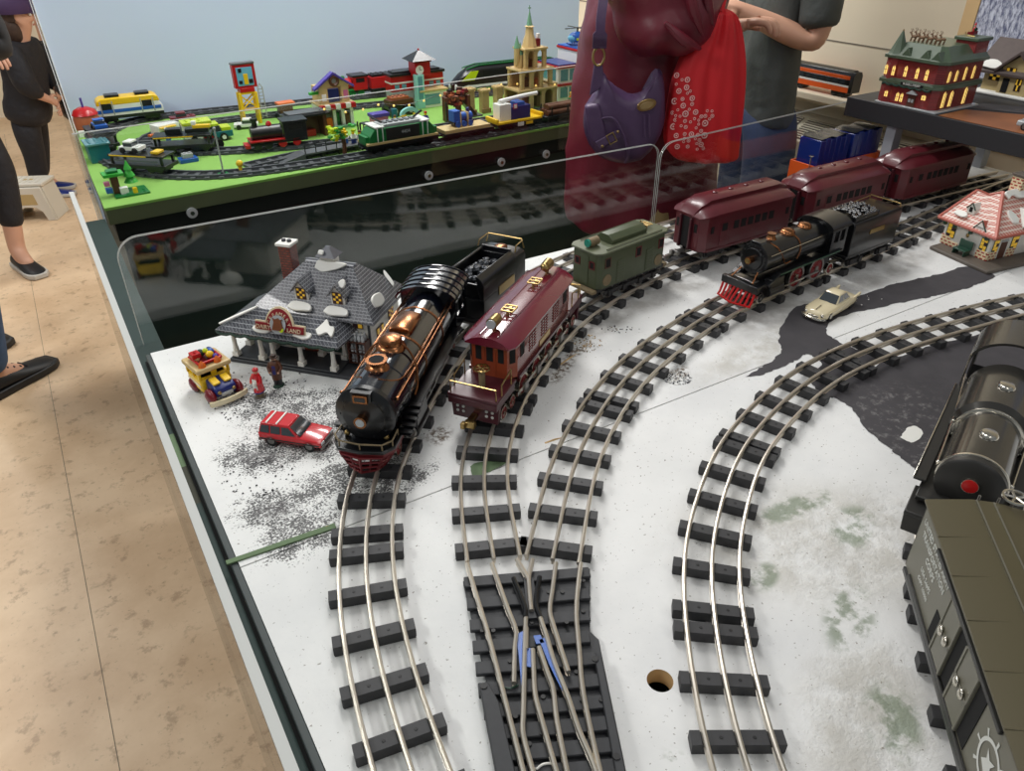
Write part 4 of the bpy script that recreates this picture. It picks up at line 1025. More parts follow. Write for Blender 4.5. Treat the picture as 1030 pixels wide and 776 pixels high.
# ---------------------------------------------------------------- smaller black steam locomotive with red cowcatcher
def small_steamer():
    t = thing('steam_locomotive', 'black toy steam locomotive with bright red barred cowcatcher beside the cream car', 'locomotive', T(1.030, .786, RT), heading(84.5))
    K = 'black'; bz, br = .068, .0265
    one(t, 'chassis', lambda b: (b.bb(-.11, .09, -.018, .018, .010, .034, K)), .001)
    one(t, 'boiler', lambda b: b.lathe([(br * .9, .092), (br, .088), (br, -.075)], (0, 0, bz), K, 32, 'x'), ang=30)
    one(t, 'smokebox_front', lambda b: (b.lathe([(br * 1.02, .086), (br * 1.02, .092), (br * .86, .094), (br * .7, .094), (br * .66, .097), (br * .2, .0985)], (0, 0, bz), K, 32, 'x'), [b.ell((.0945, br * .8 * cos(2 * pi * k / 12), bz + br * .8 * sin(2 * pi * k / 12)), .0012, K, 5, 3) for k in range(12)]))
    one(t, 'headlight', lambda b: (b.cyl((.096, 0, bz), (.108, 0, bz), .0062, 'copper', n=16), b.cyl((.108, 0, bz), (.109, 0, bz), .0046, 'brass', n=12)), label='copper headlight')
    one(t, 'top_lamp', lambda b: b.bb(.080, .094, -.010, .010, bz + br - .003, bz + br + .003, K), .001)
    one(t, 'smokestack', lambda b: b.lathe([(.0095, 0), (.007, .004), (.006, .008), (.0075, .0105), (.0045, .0105)], (.055, 0, bz + br - .002), 'copper', 18), label='copper smokestack')
    one(t, 'steam_dome', lambda b: b.lathe([(.0135, 0), (.0125, .004), (.010, .007), (.005, .0085), (.001, .009)], (.012, 0, bz + br - .002), 'copper', 18), label='polished copper dome')
    one(t, 'sand_dome', lambda b: b.lathe([(.0125, 0), (.0115, .004), (.009, .0065), (.004, .0078), (.001, .008)], (-.036, 0, bz + br - .002), 'copper', 18), label='polished copper dome')
    for s in (-1, 1):
        one(t, 'handrail', lambda b: b.tube([(.085, s * .0262, bz + .010), (-.075, s * .0262, bz + .012)], .0009, 'nickel', 5), label='nickel handrail')
        one(t, 'pipe', lambda b: b.tube(catmull([(.070, s * .010, bz + br - .002), (.062, s * .0215, bz + .017), (.05, s * .0268, bz - .002), (.044, s * .0275, bz - .012), (.03, s * .0278, bz - .011)], 5), .0012, 'copper', 5), label='copper pipe')
        one(t, 'pipe', lambda b: b.tube(catmull([(.010, s * .010, bz + br - .001), (.006, s * .0215, bz + .017), (.006, s * .0272, bz + .002), (.012, s * .0275, bz - .012)], 5), .0012, 'copper', 5), label='copper pipe')
        one(t, 'running_board', lambda b: (b.bb(-.11, .066, s * .032 - .006, s * .032 + .006, .044, .0465, K), b.prism([(.066, .0465), (.066, .043), (.092, .031), (.094, .033)], s * .032 - .006, s * .032 + .006, K, 'y')), .0006)
        one(t, 'green_stripe', lambda b: b.bb(-.10, .066, min(s * .0378, s * .0386), max(s * .0378, s * .0386), .0442, .0463, 'green_stripe'), label='green edge stripe')
        one(t, 'cylinder', lambda b: (b.bb(.05, .084, min(s * .022, s * .036), max(s * .022, s * .036), .022, .040, K), b.cyl((.048, s * .031, .017), (.086, s * .031, .017), .0085, K, n=14)), .0008)
        one(t, 'side_rod', lambda b: (b.bb(-.055, .01, s * .0335 - .0008, s * .0335 + .0008, .016, .0195, 'steel'), b.bb(-.01, .05, s * .035 - .0008, s * .035 + .0008, .0165, .0195, 'nickel'), b.tube([(.005, s * .0355, .016), (.02, s * .0355, .034)], .0011, 'nickel', 5)))
        one(t, 'steam_pipe', lambda b: b.tube([(.098, s * .016, bz - .018), (.115, s * .021, .036)], .0013, 'copper', 5), label='copper stay')
    for x in (.005, -.052): axle(t, x, .0215, 'steel', 'wheel_red', name='driving_wheel', n=24)
    axle(t, .098, .009, 'nickel', 'dark_metal', name='pilot_wheel'); axle(t, .06, .009, 'nickel', 'dark_metal', y=.022, name='pilot_wheel'); axle(t, -.095, .0105, 'nickel', 'wheel_red', name='trailing_wheel')
    one(t, 'pilot_deck', lambda b: (b.bb(.085, .118, -.033, .033, .0295, .034, K), b.bb(.113, .121, -.036, .036, .023, .036, K), b.bb(.095, .11, -.02, .02, .034, .037, 'steel')), .001)
    def pilot(b):
        b.prism([(-.034, .0225), (.034, .0225), (.034, .0255), (-.034, .0255)], .114, .120, 'bright_red', 'x')
        for k in range(9):
            y = -.032 + k * .008; e = .138 - abs(y) * .30
            b.tube([(.119, y, .0235), (e - .004, y * 1.0, .008), (e, y, .003)], .0021, 'bright_red', 5)
        b.tube([(.138 - abs(y) * .30, y, .003) for y in (-.034, -.017, 0, .017, .034)], .0017, 'bright_red', 5)
    one(t, 'cowcatcher', pilot, label='bright red barred cowcatcher')
    def cab(b):
        for s in (-1, 1):
            for z0, z1, x0, x1 in ((.040, .062, -.118, -.074), (.082, .090, -.118, -.074), (.062, .082, -.118, -.111), (.062, .082, -.099, -.094), (.062, .082, -.081, -.074)):
                b.bb(x0, x1, min(s * .032, s * .034), max(s * .032, s * .034), z0, z1, K)
        b.prism([(-.033, .04), (.033, .04)] + [(y, .088 + z * .4) for y, z in arc(.033, 0, 180, 10)], -.076, -.074, K, 'x')
    one(t, 'cab', cab)
    def roof(b):
        o = [(y, .087 + z * .42) for y, z in arc(.0365, 0, 180, 14)]; b.prism(o + [(y * .95, z - .0025) for y, z in o][::-1], -.124, -.068, K, 'x')
    one(t, 'cab_roof', roof)
    u = thing('tender', 'black coal tender with a heap of shiny coal behind the red cowcatcher locomotive', 'tender', T(1.236, .801, RT), heading(86))
    one(u, 'frame', lambda b: b.bb(-.074, .074, -.033, .033, .018, .024, K), .001)
    def tank(b):
        b.prism([(-.034, .024), (.034, .024), (.035, .080), (.031, .086), (-.031, .086), (-.035, .080)], -.074, .072, K, 'x')
        for s in (-1, 1): b.bb(.0, .066, min(s * .026, s * .030), max(s * .026, s * .030), .086, .094, K)
        b.bb(-.006, -.002, -.030, .030, .086, .094, K)
    one(u, 'tank', tank, .0015)
    def coal(b):
        for k in range(110):
            x = random.uniform(-.004, .062); y = random.uniform(-.026, .026); r = random.uniform(.003, .005)
            b.ell((x, y, .087 + .012 * (1 - (y / .03) ** 2) + random.uniform(-.002, .002)), (r, r, r * .8), 'coal', 5, 4)
    one(u, 'coal_load', coal, ang=15)
    one(u, 'rear_rail', lambda b: (b.tube([(-.070, -.031, .086), (-.070, -.030, .093), (-.070, .030, .093), (-.070, .031, .086)], .0012, 'brass', 5), b.tube([(-.02, -.031, .089), (-.070, -.031, .091)], .001, 'brass', 5)), label='brass hand rail')
    for s in (-1, 1):
        one(u, 'name_plate', lambda b: b.bb(-.024, .020, min(s * .0345, s * .0360), max(s * .0345, s * .0360), .056, .064, 'brass'), label='brass side plate')
        truck(u, s * .045, .045, .0095)
small_steamer()

# ---------------------------------------------------------------- grey army locomotive and olive boxcar
def army():
    t = thing('diesel_locomotive', 'shiny dark grey toy locomotive with stepped round boiler behind the olive boxcar', 'locomotive', T(.819, .309, RT), heading(68))
    t['category'] = 'locomotive'; t['label'] = 'shiny gunmetal grey toy locomotive with nickel bands, cut off by the right edge'
    t.name = 'grey_steam_locomotive'
    K = 'gunmetal'; D = 'gunmetal_dark'
    one(t, 'chassis', lambda b: (b.bb(-.17, .16, -.02, .02, .010, .036, D), b.bb(-.16, .145, -.042, .042, .036, .041, D)), .001)
    bz = .060
    one(t, 'boiler', lambda b: b.lathe([(.030, .125), (.032, .122), (.032, .02), (.040, .012), (.040, -.085)], (0, 0, bz), K, 48, 'x'), ang=28)
    one(t, 'smokebox_front', lambda b: (b.lathe([(.0325, .118), (.0325, .126), (.030, .128), (.012, .131)], (0, 0, bz), D, 40, 'x'), b.lathe([(.0082, .129), (.0082, .134), (.006, .134)], (0, -.0, bz + .006), 'nickel', 18, 'x')))
    one(t, 'red_lamp', lambda b: b.lathe([(.0075, .132), (.0075, .1345), (.002, .136)], (0, 0, bz + .006), 'bright_red', 16, 'x'), label='red front lamp')
    for x, r in ((.116, .0328), (.02, .034), ): one(t, 'boiler_band', lambda b: b.lathe([(r, x - .0016), (r + .0010, x - .001), (r + .0010, x + .001), (r, x + .0016)], (0, 0, bz), 'nickel', 44, 'x'), label='nickel boiler band')
    for x, r in ((.07, .032), (-.03, .040)): one(t, 'dome_cap', lambda b: b.lathe([(.0092, -.004), (.0092, .001), (.0075, .0032), (.003, .004)], (x, 0, bz + r), 'nickel', 18), label='nickel dome cap')
    for s in (-1, 1):
        one(t, 'handrail', lambda b: (b.tube([(.115, s * .0345, bz + .006), (.02, s * .0365, bz + .008), (-.09, s * .043, bz + .010)], .0011, 'nickel', 6), [b.ell((x, s * y, bz + .007), .0026, 'nickel', 7, 5) for x, y in ((.112, .0335), (.022, .036), (-.085, .042))]), label='nickel handrail')
        one(t, 'running_board', lambda b: (b.bb(-.10, .125, s * .044 - .006, s * .044 + .006, .046, .049, D), b.tube([(-.1, s * .050, .050), (.125, s * .050, .050)], .001, 'nickel', 5)), .0006)
        one(t, 'side_tank', lambda b: b.bb(-.06, .06, min(s * .026, s * .044), max(s * .026, s * .044), .018, .036, D), .001)
    for x in (.03, -.02, -.07): axle(t, x, .021, 'nickel', D, name='driving_wheel')
    axle(t, .115, .0105, 'nickel', D); axle(t, -.125, .011, 'nickel', D)
    one(t, 'pilot_plate', lambda b: (b.prism([(.115, -.046), (.165, -.046), (.165, .046), (.115, .046)], .028, .033, D, 'z'), b.prism([(-.044, .006), (.044, .006), (.046, .030), (-.046, .030)], .155, .163, D, 'x')), .001)
    def cab(b):
        o = [(y, .085 + z * .75) for y, z in arc(.047, 0, 180, 18)]
        b.prism(o + [(y * .95, z - .003) for y, z in o][::-1], -.175, -.10, K, 'x')
    one(t, 'cab_roof', cab)
    one(t, 'cab', lambda b: ([b.bb(-.165, -.112, min(s * .040, s * .043), max(s * .040, s * .043), .041, .088, D) for s in (-1, 1)], b.bb(-.114, -.112, -.041, .041, .041, .075, 'hole_dark')))
    for s in (-1, 1): one(t, 'marker_post', lambda b: b.tube([(-.098, s * .0455, .048), (-.098, s * .0455, .094)], .0011, 'nickel', 5))
    # boxcar : front end looks away from the camera
    c = thing('boxcar', 'olive army boxcar with white stencilled lettering at the lower right', 'train car', T(.530, .1185, RT), pi / 2 - R(44.4))
    Lh, W = .138, .044; O = 'olive_side'
    def body(b):
        b.bb(-Lh, Lh, -W, -W + .002, .022, .100, O)
        b.bb(-Lh, Lh, -W + .002, W - .002, .022, .026, O); b.bb(-Lh, -Lh + .002, -W, W, .022, .100, O); b.bb(Lh - .002, Lh, -W, W, .022, .100, O)
        for x0, x1 in ((-Lh, -.030), (.030, Lh)): b.bb(x0, x1, W - .002, W, .022, .100, O)
        b.bb(-.03, .03, W - .002, W, .088, .100, O); b.bb(-.03, .03, W - .02, W - .018, .026, .092, 'hole_dark')
    one(c, 'body', body)
    for x0, x1, n_ in ((.004, .034, 0), (-.046, -.014, 1)):
        d = one(c, 'door', lambda b: (b.bb(x0, x1, W, W + .0022, .028, .088, O), b.bb(x0, x1, W + .0022, W + .003, .056, .060, O), [b.bb(x, x + .003, W + .0022, W + .003, .028, .088, O) for x in (x0, x1 - .003)]), .0005)
        one(d, 'door_latch', lambda b: (b.ell(((x0 + x1) / 2 - .006, W + .004, .059), (.004, .002, .005), 'nickel', 8, 6), b.ell(((x0 + x1) / 2 + .006, W + .004, .058), (.004, .002, .005), 'nickel', 8, 6)), label='nickel door latch')
    for x0, x1, z1 in ((-.0135, .0035, .086), (-.062, -.0465, .086), (.0355, .050, .056)): one(c, 'door_opening', lambda b: b.bb(x0, x1, W - .001, W + .0006, .029, z1, 'hole_dark'))
    one(c, 'door_rail', lambda b: (b.bb(-.09, .085, W, W + .003, .090, .0935, 'gunmetal_dark'), b.bb(-.12, .12, W, W + .0025, .022, .0265, 'gunmetal_dark')), .0005)
    one(c, 'roof', lambda b: (b.prism([(-W - .003, .0985), (W + .003, .0985), (W + .003, .1005), (.010, .1075), (-.010, .1075), (-W - .003, .1005)], -Lh - .003, Lh + .003, 'olive', 'x'), [b.prism([(-W - .003, .1006), (0, .1084), (W + .003, .1006), (W + .003, .1012), (0, .109), (-W - .003, .1012)], x - .001, x + .001, 'olive', 'x') for x in (-.092, -.046, 0, .046, .092)]), .0006)
    one(c, 'roof_walk', lambda b: (b.bb(-Lh, Lh, -.0075, .0075, .1075, .1090, 'olive'), [b.bb(-Lh, Lh, y - .0006, y + .0006, .109, .1098, 'olive_side') for y in (-.007, .007)]))
    one(c, 'underframe', lambda b: (b.bb(-Lh, Lh, -.036, .036, .016, .0222, 'black'), b.bb(-Lh + .004, Lh - .004, W - .002, W + .0025, .017, .0222, 'black')), .0006)
    for s in (-1, 1): truck(c, s * .09, .05, .0100); knuckle(c, s * Lh, .013, 'steel', s)
    def lad(b):
        for y in (-.012, .004): b.tube([(Lh + .004, y, .05), (Lh + .004, y, .112)], .0011, 'steel', 5)
        for k in range(4): b.tube([(Lh + .004, -.012, .06 + k * .015), (Lh + .004, .004, .06 + k * .015)], .0009, 'steel', 5)
    one(c, 'ladder', lad)
    def bw(b):
        q = (Lh + .008, -.026, .112); n = 20
        b.tube([(q[0] + .010 * cos(2 * pi * k / n), q[1] + .010 * sin(2 * pi * k / n), q[2]) for k in range(n)], .0014, 'nickel', 5, True)
        for k in range(5): b.cyl(q, (q[0] + .010 * cos(2 * pi * k / 5), q[1] + .010 * sin(2 * pi * k / 5), q[2]), .0011, 'nickel', n=5)
        b.cyl((q[0], q[1], .03), q, .0014, 'steel', n=6)
    one(c, 'brake_wheel', bw, label='nickel brake wheel')
    def stencil(b):
        for i, (s_, sz) in enumerate((('UNITED STATES ARMY', .0084), ('TRANSPORTATION', .0084), ('CORPS', .0088), ('USA 24692', .0066), ('CAPY 100000', .0054))):
            letters(b, s_, sz, 'stencil_white', face_M((.088, W + .0002, .084 - i * .0100 - (.003 if i > 2 else 0)), (-1, 0, 0), (0, 0, 1)), .0003)
    one(c, 'stencil_lettering', stencil, label='white stencilled lettering')
    def emblem(b):
        q = V((-.092, W + .0004, .060))
        for k in range(28):
            a0, a1 = 2 * pi * k / 28, 2 * pi * (k + 1) / 28
            p = lambda r, a: (q.x + r * cos(a), q.y, q.z + r * sin(a))
            b.add([p(.015, a0), p(.018, a0), p(.018, a1), p(.015, a1)], [(0, 1, 2, 3)], 'stencil_white')
        for k in range(8):
            a = 2 * pi * k / 8; b.add([(q.x + r * cos(a + d), q.y, q.z + r * sin(a + d)) for r, d in ((.018, -.05), (.0235, -.06), (.0235, .06), (.018, .05))], [(0, 1, 2, 3)], 'stencil_white')
        b.add([(q.x + x, q.y, q.z + z) for x, z in ((-.009, -.006), (-.004, .001), (-.007, .008), (0, .004), (.007, .008), (.004, .001), (.009, -.006), (0, -.010))], [(0, 1, 2, 3, 4, 5, 6, 7)], 'stencil_white')
    one(c, 'wheel_emblem', emblem, label='white ship wheel emblem')
army()
# ================================================================ BUILDINGS, ROAD VEHICLES AND FIGURES ON THE NEAR TABLE
def plate(mb, O, ex, ey, poly, th, m):
    """a flat outline standing on any plane"""
    old = mb.M; mb.M = old @ face_M(O, ex, ey); mb.prism(poly, 0, th, m, 'z'); mb.M = old
def ell2(a, b, n=24, a0=0, a1=360): return [(a * cos(R(a0 + (a1 - a0) * k / n)), b * sin(R(a0 + (a1 - a0) * k / n))) for k in range(n + (a1 - a0 < 360))]
def lit(parent, O, ex, ey, w, h, nx=3, ny=4, name='window', frame='trim_brown', dark='window_purple', md=2):
    def f(b):
        plate(b, O, ex, ey, [(-w / 2 - .001, -.001), (w / 2 + .001, -.001), (w / 2 + .001, h + .001), (-w / 2 - .001, h + .001)], .0008, frame)
        for i in range(nx):
            for j in range(ny):
                x0 = -w / 2 + w * i / nx; y0 = h * j / ny
                plate(b, O, ex, ey, [(x0 + .0004, y0 + .0004), (x0 + w / nx - .0004, y0 + .0004), (x0 + w / nx - .0004, y0 + h / ny - .0004), (x0 + .0004, y0 + h / ny - .0004)], .0012, 'lit_yellow' if (i + j + (md > 2) * j) % md else dark)
    return one(parent, name, f)
def snowblob(parent, O, ex, ey, pts, th=.003, m='snow_white'):
    P = catmull([V((x, y, 0)) for x, y in pts] + [V((*pts[0], 0))], 5)[:-1]
    return one(parent, 'snow_patch', lambda b: plate(b, O, ex, ey, [(p.x, p.y) for p in P], th, m), .0012)

def creamery():
    t = thing('dairy_house', 'white ceramic dairy shop with snowy grey shingle roof, red chimney and porch', 'model house', T(.158, 1.051), R(-47.8))
    X, Y, Z = (1, 0, 0), (0, 1, 0), (0, 0, 1)
    one(t, 'base', lambda b: (b.bb(-.006, .207, -.008, .148, 0, .006, 'porch_dark'), b.bb(-.003, .172, -.005, .05, .006, .009, 'porch_dark')), .0015)
    one(t, 'walls', lambda b: (b.bb(.038, .204, .042, .145, .006, .080, 'lap_siding'), [b.bb(x - .0015, x + .0015, .0405, .044, .006, .080, 'porch_dark') for x in (.2035,)]), .0005)
    def mroof(b):
        z0, z1, z2 = .076, .092, .134
        E = [(.024, .030), (.218, .030), (.218, .156), (.024, .156)]; Mid = [(.040, .045), (.203, .045), (.203, .142), (.040, .142)]; Rg = [(.088, .088), (.165, .088), (.165, .1), (.088, .1)]
        b.loft([[(x, y, z0 - .003) for x, y in E], [(x, y, z0) for x, y in E], [(x, y, z1) for x, y in Mid], [(x, y, z2) for x, y in Rg]], 'slate_shingle')
        b.tube([(.086, .094, z2), (.167, .094, z2)], .0022, 'slate', 6)
    one(t, 'main_roof', mroof, ang=15)
    def proof(b):
        E = [(-.014, -.014), (.182, -.014), (.186, .046), (-.014, .10)]; Tp = [(.046, .048), (.150, .048), (.150, .052), (.046, .10)]
        b.loft([[(x, y, .053) for x, y in E], [(x, y, .0565) for x, y in E], [(x, y, .084) for x, y in Tp]], 'slate_shingle')
    one(t, 'porch_roof', proof, ang=15)
    for x, y in ((.003, .0), (.047, .0), (.112, .0), (.164, .0), (.003, .034), (.066, .0), (.164, .034), (.003, .08), (.126, .034), (.047, .034)):
        def post(b):
            b.box((x, y, .0125), (.0095, .0095, .007), 'ceramic_white'); b.lathe([(.0036, .016), (.0044, .019), (.0034, .026), (.0030, .044), (.0042, .049), (.0048, .0535)], (x, y, 0), 'ceramic_white', 10)
        one(t, 'porch_post', post)
    def gar(b):
        P = []
        for k in range(25): P.append((-.012 + k * .0079, -.0145, .0535 - .003 * abs(sin(k * pi / 3))))
        b.tube(P, .0023, 'garland', 6); b.tube([(-.0145, -.012 + k * .009, .0535 - .003 * abs(sin(k * pi / 3))) for k in range(12)], .0023, 'garland', 6)
    one(t, 'garland', gar)
    for x in (.070, .150):
        w_ = lit(t, (x, .0418, .024), X, Z, .020, .024, 3, 3, dark='station_green', frame='station_green'); one(w_, 'window_box', lambda b: b.bb(x - .012, x + .012, .034, .042, .018, .024, 'garland'))
    def door(b):
        b.bb(.094, .120, .0395, .0425, .009, .050, 'trim_brown')
        for k in range(4): b.bb(.095 + k * .0064, .0956 + k * .0064 + .004, .0388, .040, .012, .048, 'sign_red')
        for k in range(5): b.bb(.095, .119, .0386, .0392, .014 + k * .008, .0152 + k * .008, 'toy_tan')
    one(t, 'door', door)
    for x in (.100, .158):
        d = one(t, 'dormer', lambda b: (b.prism([(x - .011, .088), (x + .011, .088), (x + .011, .108), (x, .122), (x - .011, .108)], .045, .085, 'ceramic_white', 'y')), .0006)
        one(d, 'dormer_roof', lambda b: [b.add([(x, .040, .1245), (x + s * .0145, .040, .1065), (x + s * .0145, .078, .1065), (x, .092, .1245), (x, .040, .1215), (x + s * .0145, .040, .1035), (x + s * .0145, .078, .1035), (x, .092, .1215)], [(0, 1, 2, 3), (4, 5, 6, 7), (0, 1, 5, 4), (1, 2, 6, 5), (2, 3, 7, 6), (3, 0, 4, 7)], 'slate_shingle') for s in (-1, 1)], ang=15)
        lit(d, (x, .0448, .094), X, Z, .013, .016, 3, 4)
        snowblob(t, (x, .036, .0845), X, V((0, .7, .5)), [(-.018, -.004), (-.006, -.008), (.008, -.007), (.02, -.005), (.017, .004), (.004, .007), (-.012, .006)], .005)
    snowblob(t, (.163, .052, .118), X, V((0, .6, .7)), [(-.006, -.002), (.004, -.003), (.006, .004), (.002, .010), (-.004, .006)], .004)
    def chim(b): b.bb(.042, .062, .092, .112, .05, .150, 'chimney_brick'); b.bb(.0395, .0645, .0895, .1145, .150, .1545, 'snow_white'); [b.cyl((x, .102, .154), (x, .102, .158), .0035, 'porch_dark', n=10) for x in (.048, .057)]
    one(t, 'chimney', chim, .0008)
    cu = one(t, 'cupola', lambda b: b.bb(.114, .136, .085, .103, .125, .146, 'ceramic_white'), .001)
    one(cu, 'cupola_roof', lambda b: b.loft([[(.109, .080, .145), (.141, .080, .145), (.141, .108, .145), (.109, .108, .145)], [(.122, .092, .158), (.128, .092, .158), (.128, .096, .158), (.122, .096, .158)]], 'slate'), ang=15)
    snowblob(t, (.127, .086, .1325), X, V((0, .35, .9)), [(-.020, -.006), (-.008, -.011), (.006, -.008), (.020, -.003), (.030, .004), (.016, .006), (.0, .004), (-.014, .006)], .006)
    snowblob(t, (.118, .083, .149), X, V((0, .5, .8)), [(-.004, 0), (.004, -.001), (.005, .005), (-.002, .006)], .003)
    snowblob(t, (.152, .006, .0665), X, V((0, .9, .45)), [(-.012, .0), (-.004, -.008), (.006, -.002), (.016, -.008), (.014, .008), (.006, .010), (-.002, .020), (-.006, .012)], .004)
    snowblob(t, (.208, .075, .095), V((0, 1, 0)), V((-.4, 0, .9)), [(-.022, -.006), (-.006, -.010), (.006, -.006), (.004, .006), (-.012, .010), (-.022, .006)], .004)
    snowblob(t, (.20, .13, .1), V((-.7, .4, .5)), V((0, .7, .6)), [(-.012, -.003), (.012, -.003), (.014, .003), (-.010, .003)], .003)
    snowblob(t, (.012, .012, .0705), V((.75, .5, .3)), V((-.5, .8, 0)), [(-.030, -.003), (.018, -.003), (.030, 0), (.014, .003), (-.028, .002)], .002)
    # sign
    sM = V((0, .30, .95)).normalized()
    s = one(t, 'sign_board', lambda b: (plate(b, (.089, -.004, .069), X, sM, ell2(.0235, .0315, 22, 0, 180), .003, 'ivory'), plate(b, (.089, -.004, .064), X, sM, [(-.040, -.001), (.040, -.001), (.040, .0125), (-.040, .0125)], .003, 'ivory'),
        plate(b, (.089, -.0068, .0694), X, sM, ell2(.0212, .0288, 22, 0, 180), .0012, 'sign_red'), plate(b, (.089, -.0068, .0648), X, sM, [(-.0385, 0), (.0385, 0), (.0385, .0105), (-.0385, .0105)], .0022, 'sign_red')), .0004, label='red arched shop sign')
    one(s, 'sign_picture', lambda b: (plate(b, (.089, -.0080, .0765), X, sM, ell2(.0125, .0135), .0012, 'glass_grey'), plate(b, (.089, -.0112, .072), X, sM, [(-.008, -.003), (.006, -.003), (.009, .002), (.006, .010), (.008, .014), (.004, .0125), (.001, .015), (-.004, .0125), (-.008, .0145), (-.0055, .009)], .0012, 'cow_brown'), plate(b, (.0955, -.0118, .0705), X, sM, ell2(.0035, .0035, 12), .001, 'toy_lime')), label='cow picture')
    def txt(b):
        letters(b, 'DAIRY', .0082, 'ivory', face_M((.0645, -.0092, .0700), X, sM), .0003); letters(b, 'LAND', .0082, 'ivory', face_M((.1135, -.0092, .0700), X, sM), .0003)
        for i, ch in enumerate('CREAMERY'):
            a = R(160 - i * 20); q = V((.089, -.0083, .0700)) + V((cos(a) * .0168, 0, 0)) + sM * (sin(a) * .0212)
            letters(b, ch, .0074, 'ivory', face_M(q, V((sin(a), 0, 0)) - sM * cos(a), V((cos(a), 0, 0)) + sM * sin(a)), .0003)
    one(s, 'sign_lettering', txt, label='ivory lettering')
    snowblob(t, (.056, -.004, .060), X, V((0, .9, .45)), [(-.014, .0), (-.004, -.005), (.012, -.004), (.016, .005), (.0, .008), (-.010, .007)], .004)
    snowblob(t, (.122, -.004, .060), X, V((0, .9, .45)), [(-.014, -.002), (.004, -.006), (.014, -.002), (.012, .006), (-.004, .005)], .004)
    # bottle racks at the right of the front
    rk = one(t, 'bottle_rack', lambda b: ([b.bb(.176, .203, .024, .041, z, z + .0012, 'trim_brown') for z in (.0095, .026, .044)], [b.bb(x - .0008, x + .0008, .024, .041, .009, .0455, 'trim_brown') for x in (.176, .1895, .203)], [b.bb(.176, .203, .0238, .0245, z, z + .001, 'trim_brown') for z in (.016, .033)]))
    for z in (.0107, .0272, .0452):
        for k in range(4):
            for yy in (.029, .036):
                one(rk, 'milk_bottle', lambda b: b.lathe([(.0026, 0), (.0028, .006), (.0015, .009), (.0018, .0122)], (.1805 + k * .0062, yy, z), 'glass_grey', 8))
    lit(t, (.187, .0418, .060), X, Z, .014, .010, 2, 1)
    for v_, w_, h_, z in ((.075, .022, .036, .012), (.115, .016, .016, .044)): lit(t, (.2042, v_, z), Y, Z, w_, h_, 3, 4, dark='sign_red')
    one(t, 'snow_mound', lambda b: b.ell((-.001, .085, .012), (.012, .022, .014), 'snow_white', 12, 8))
creamery()

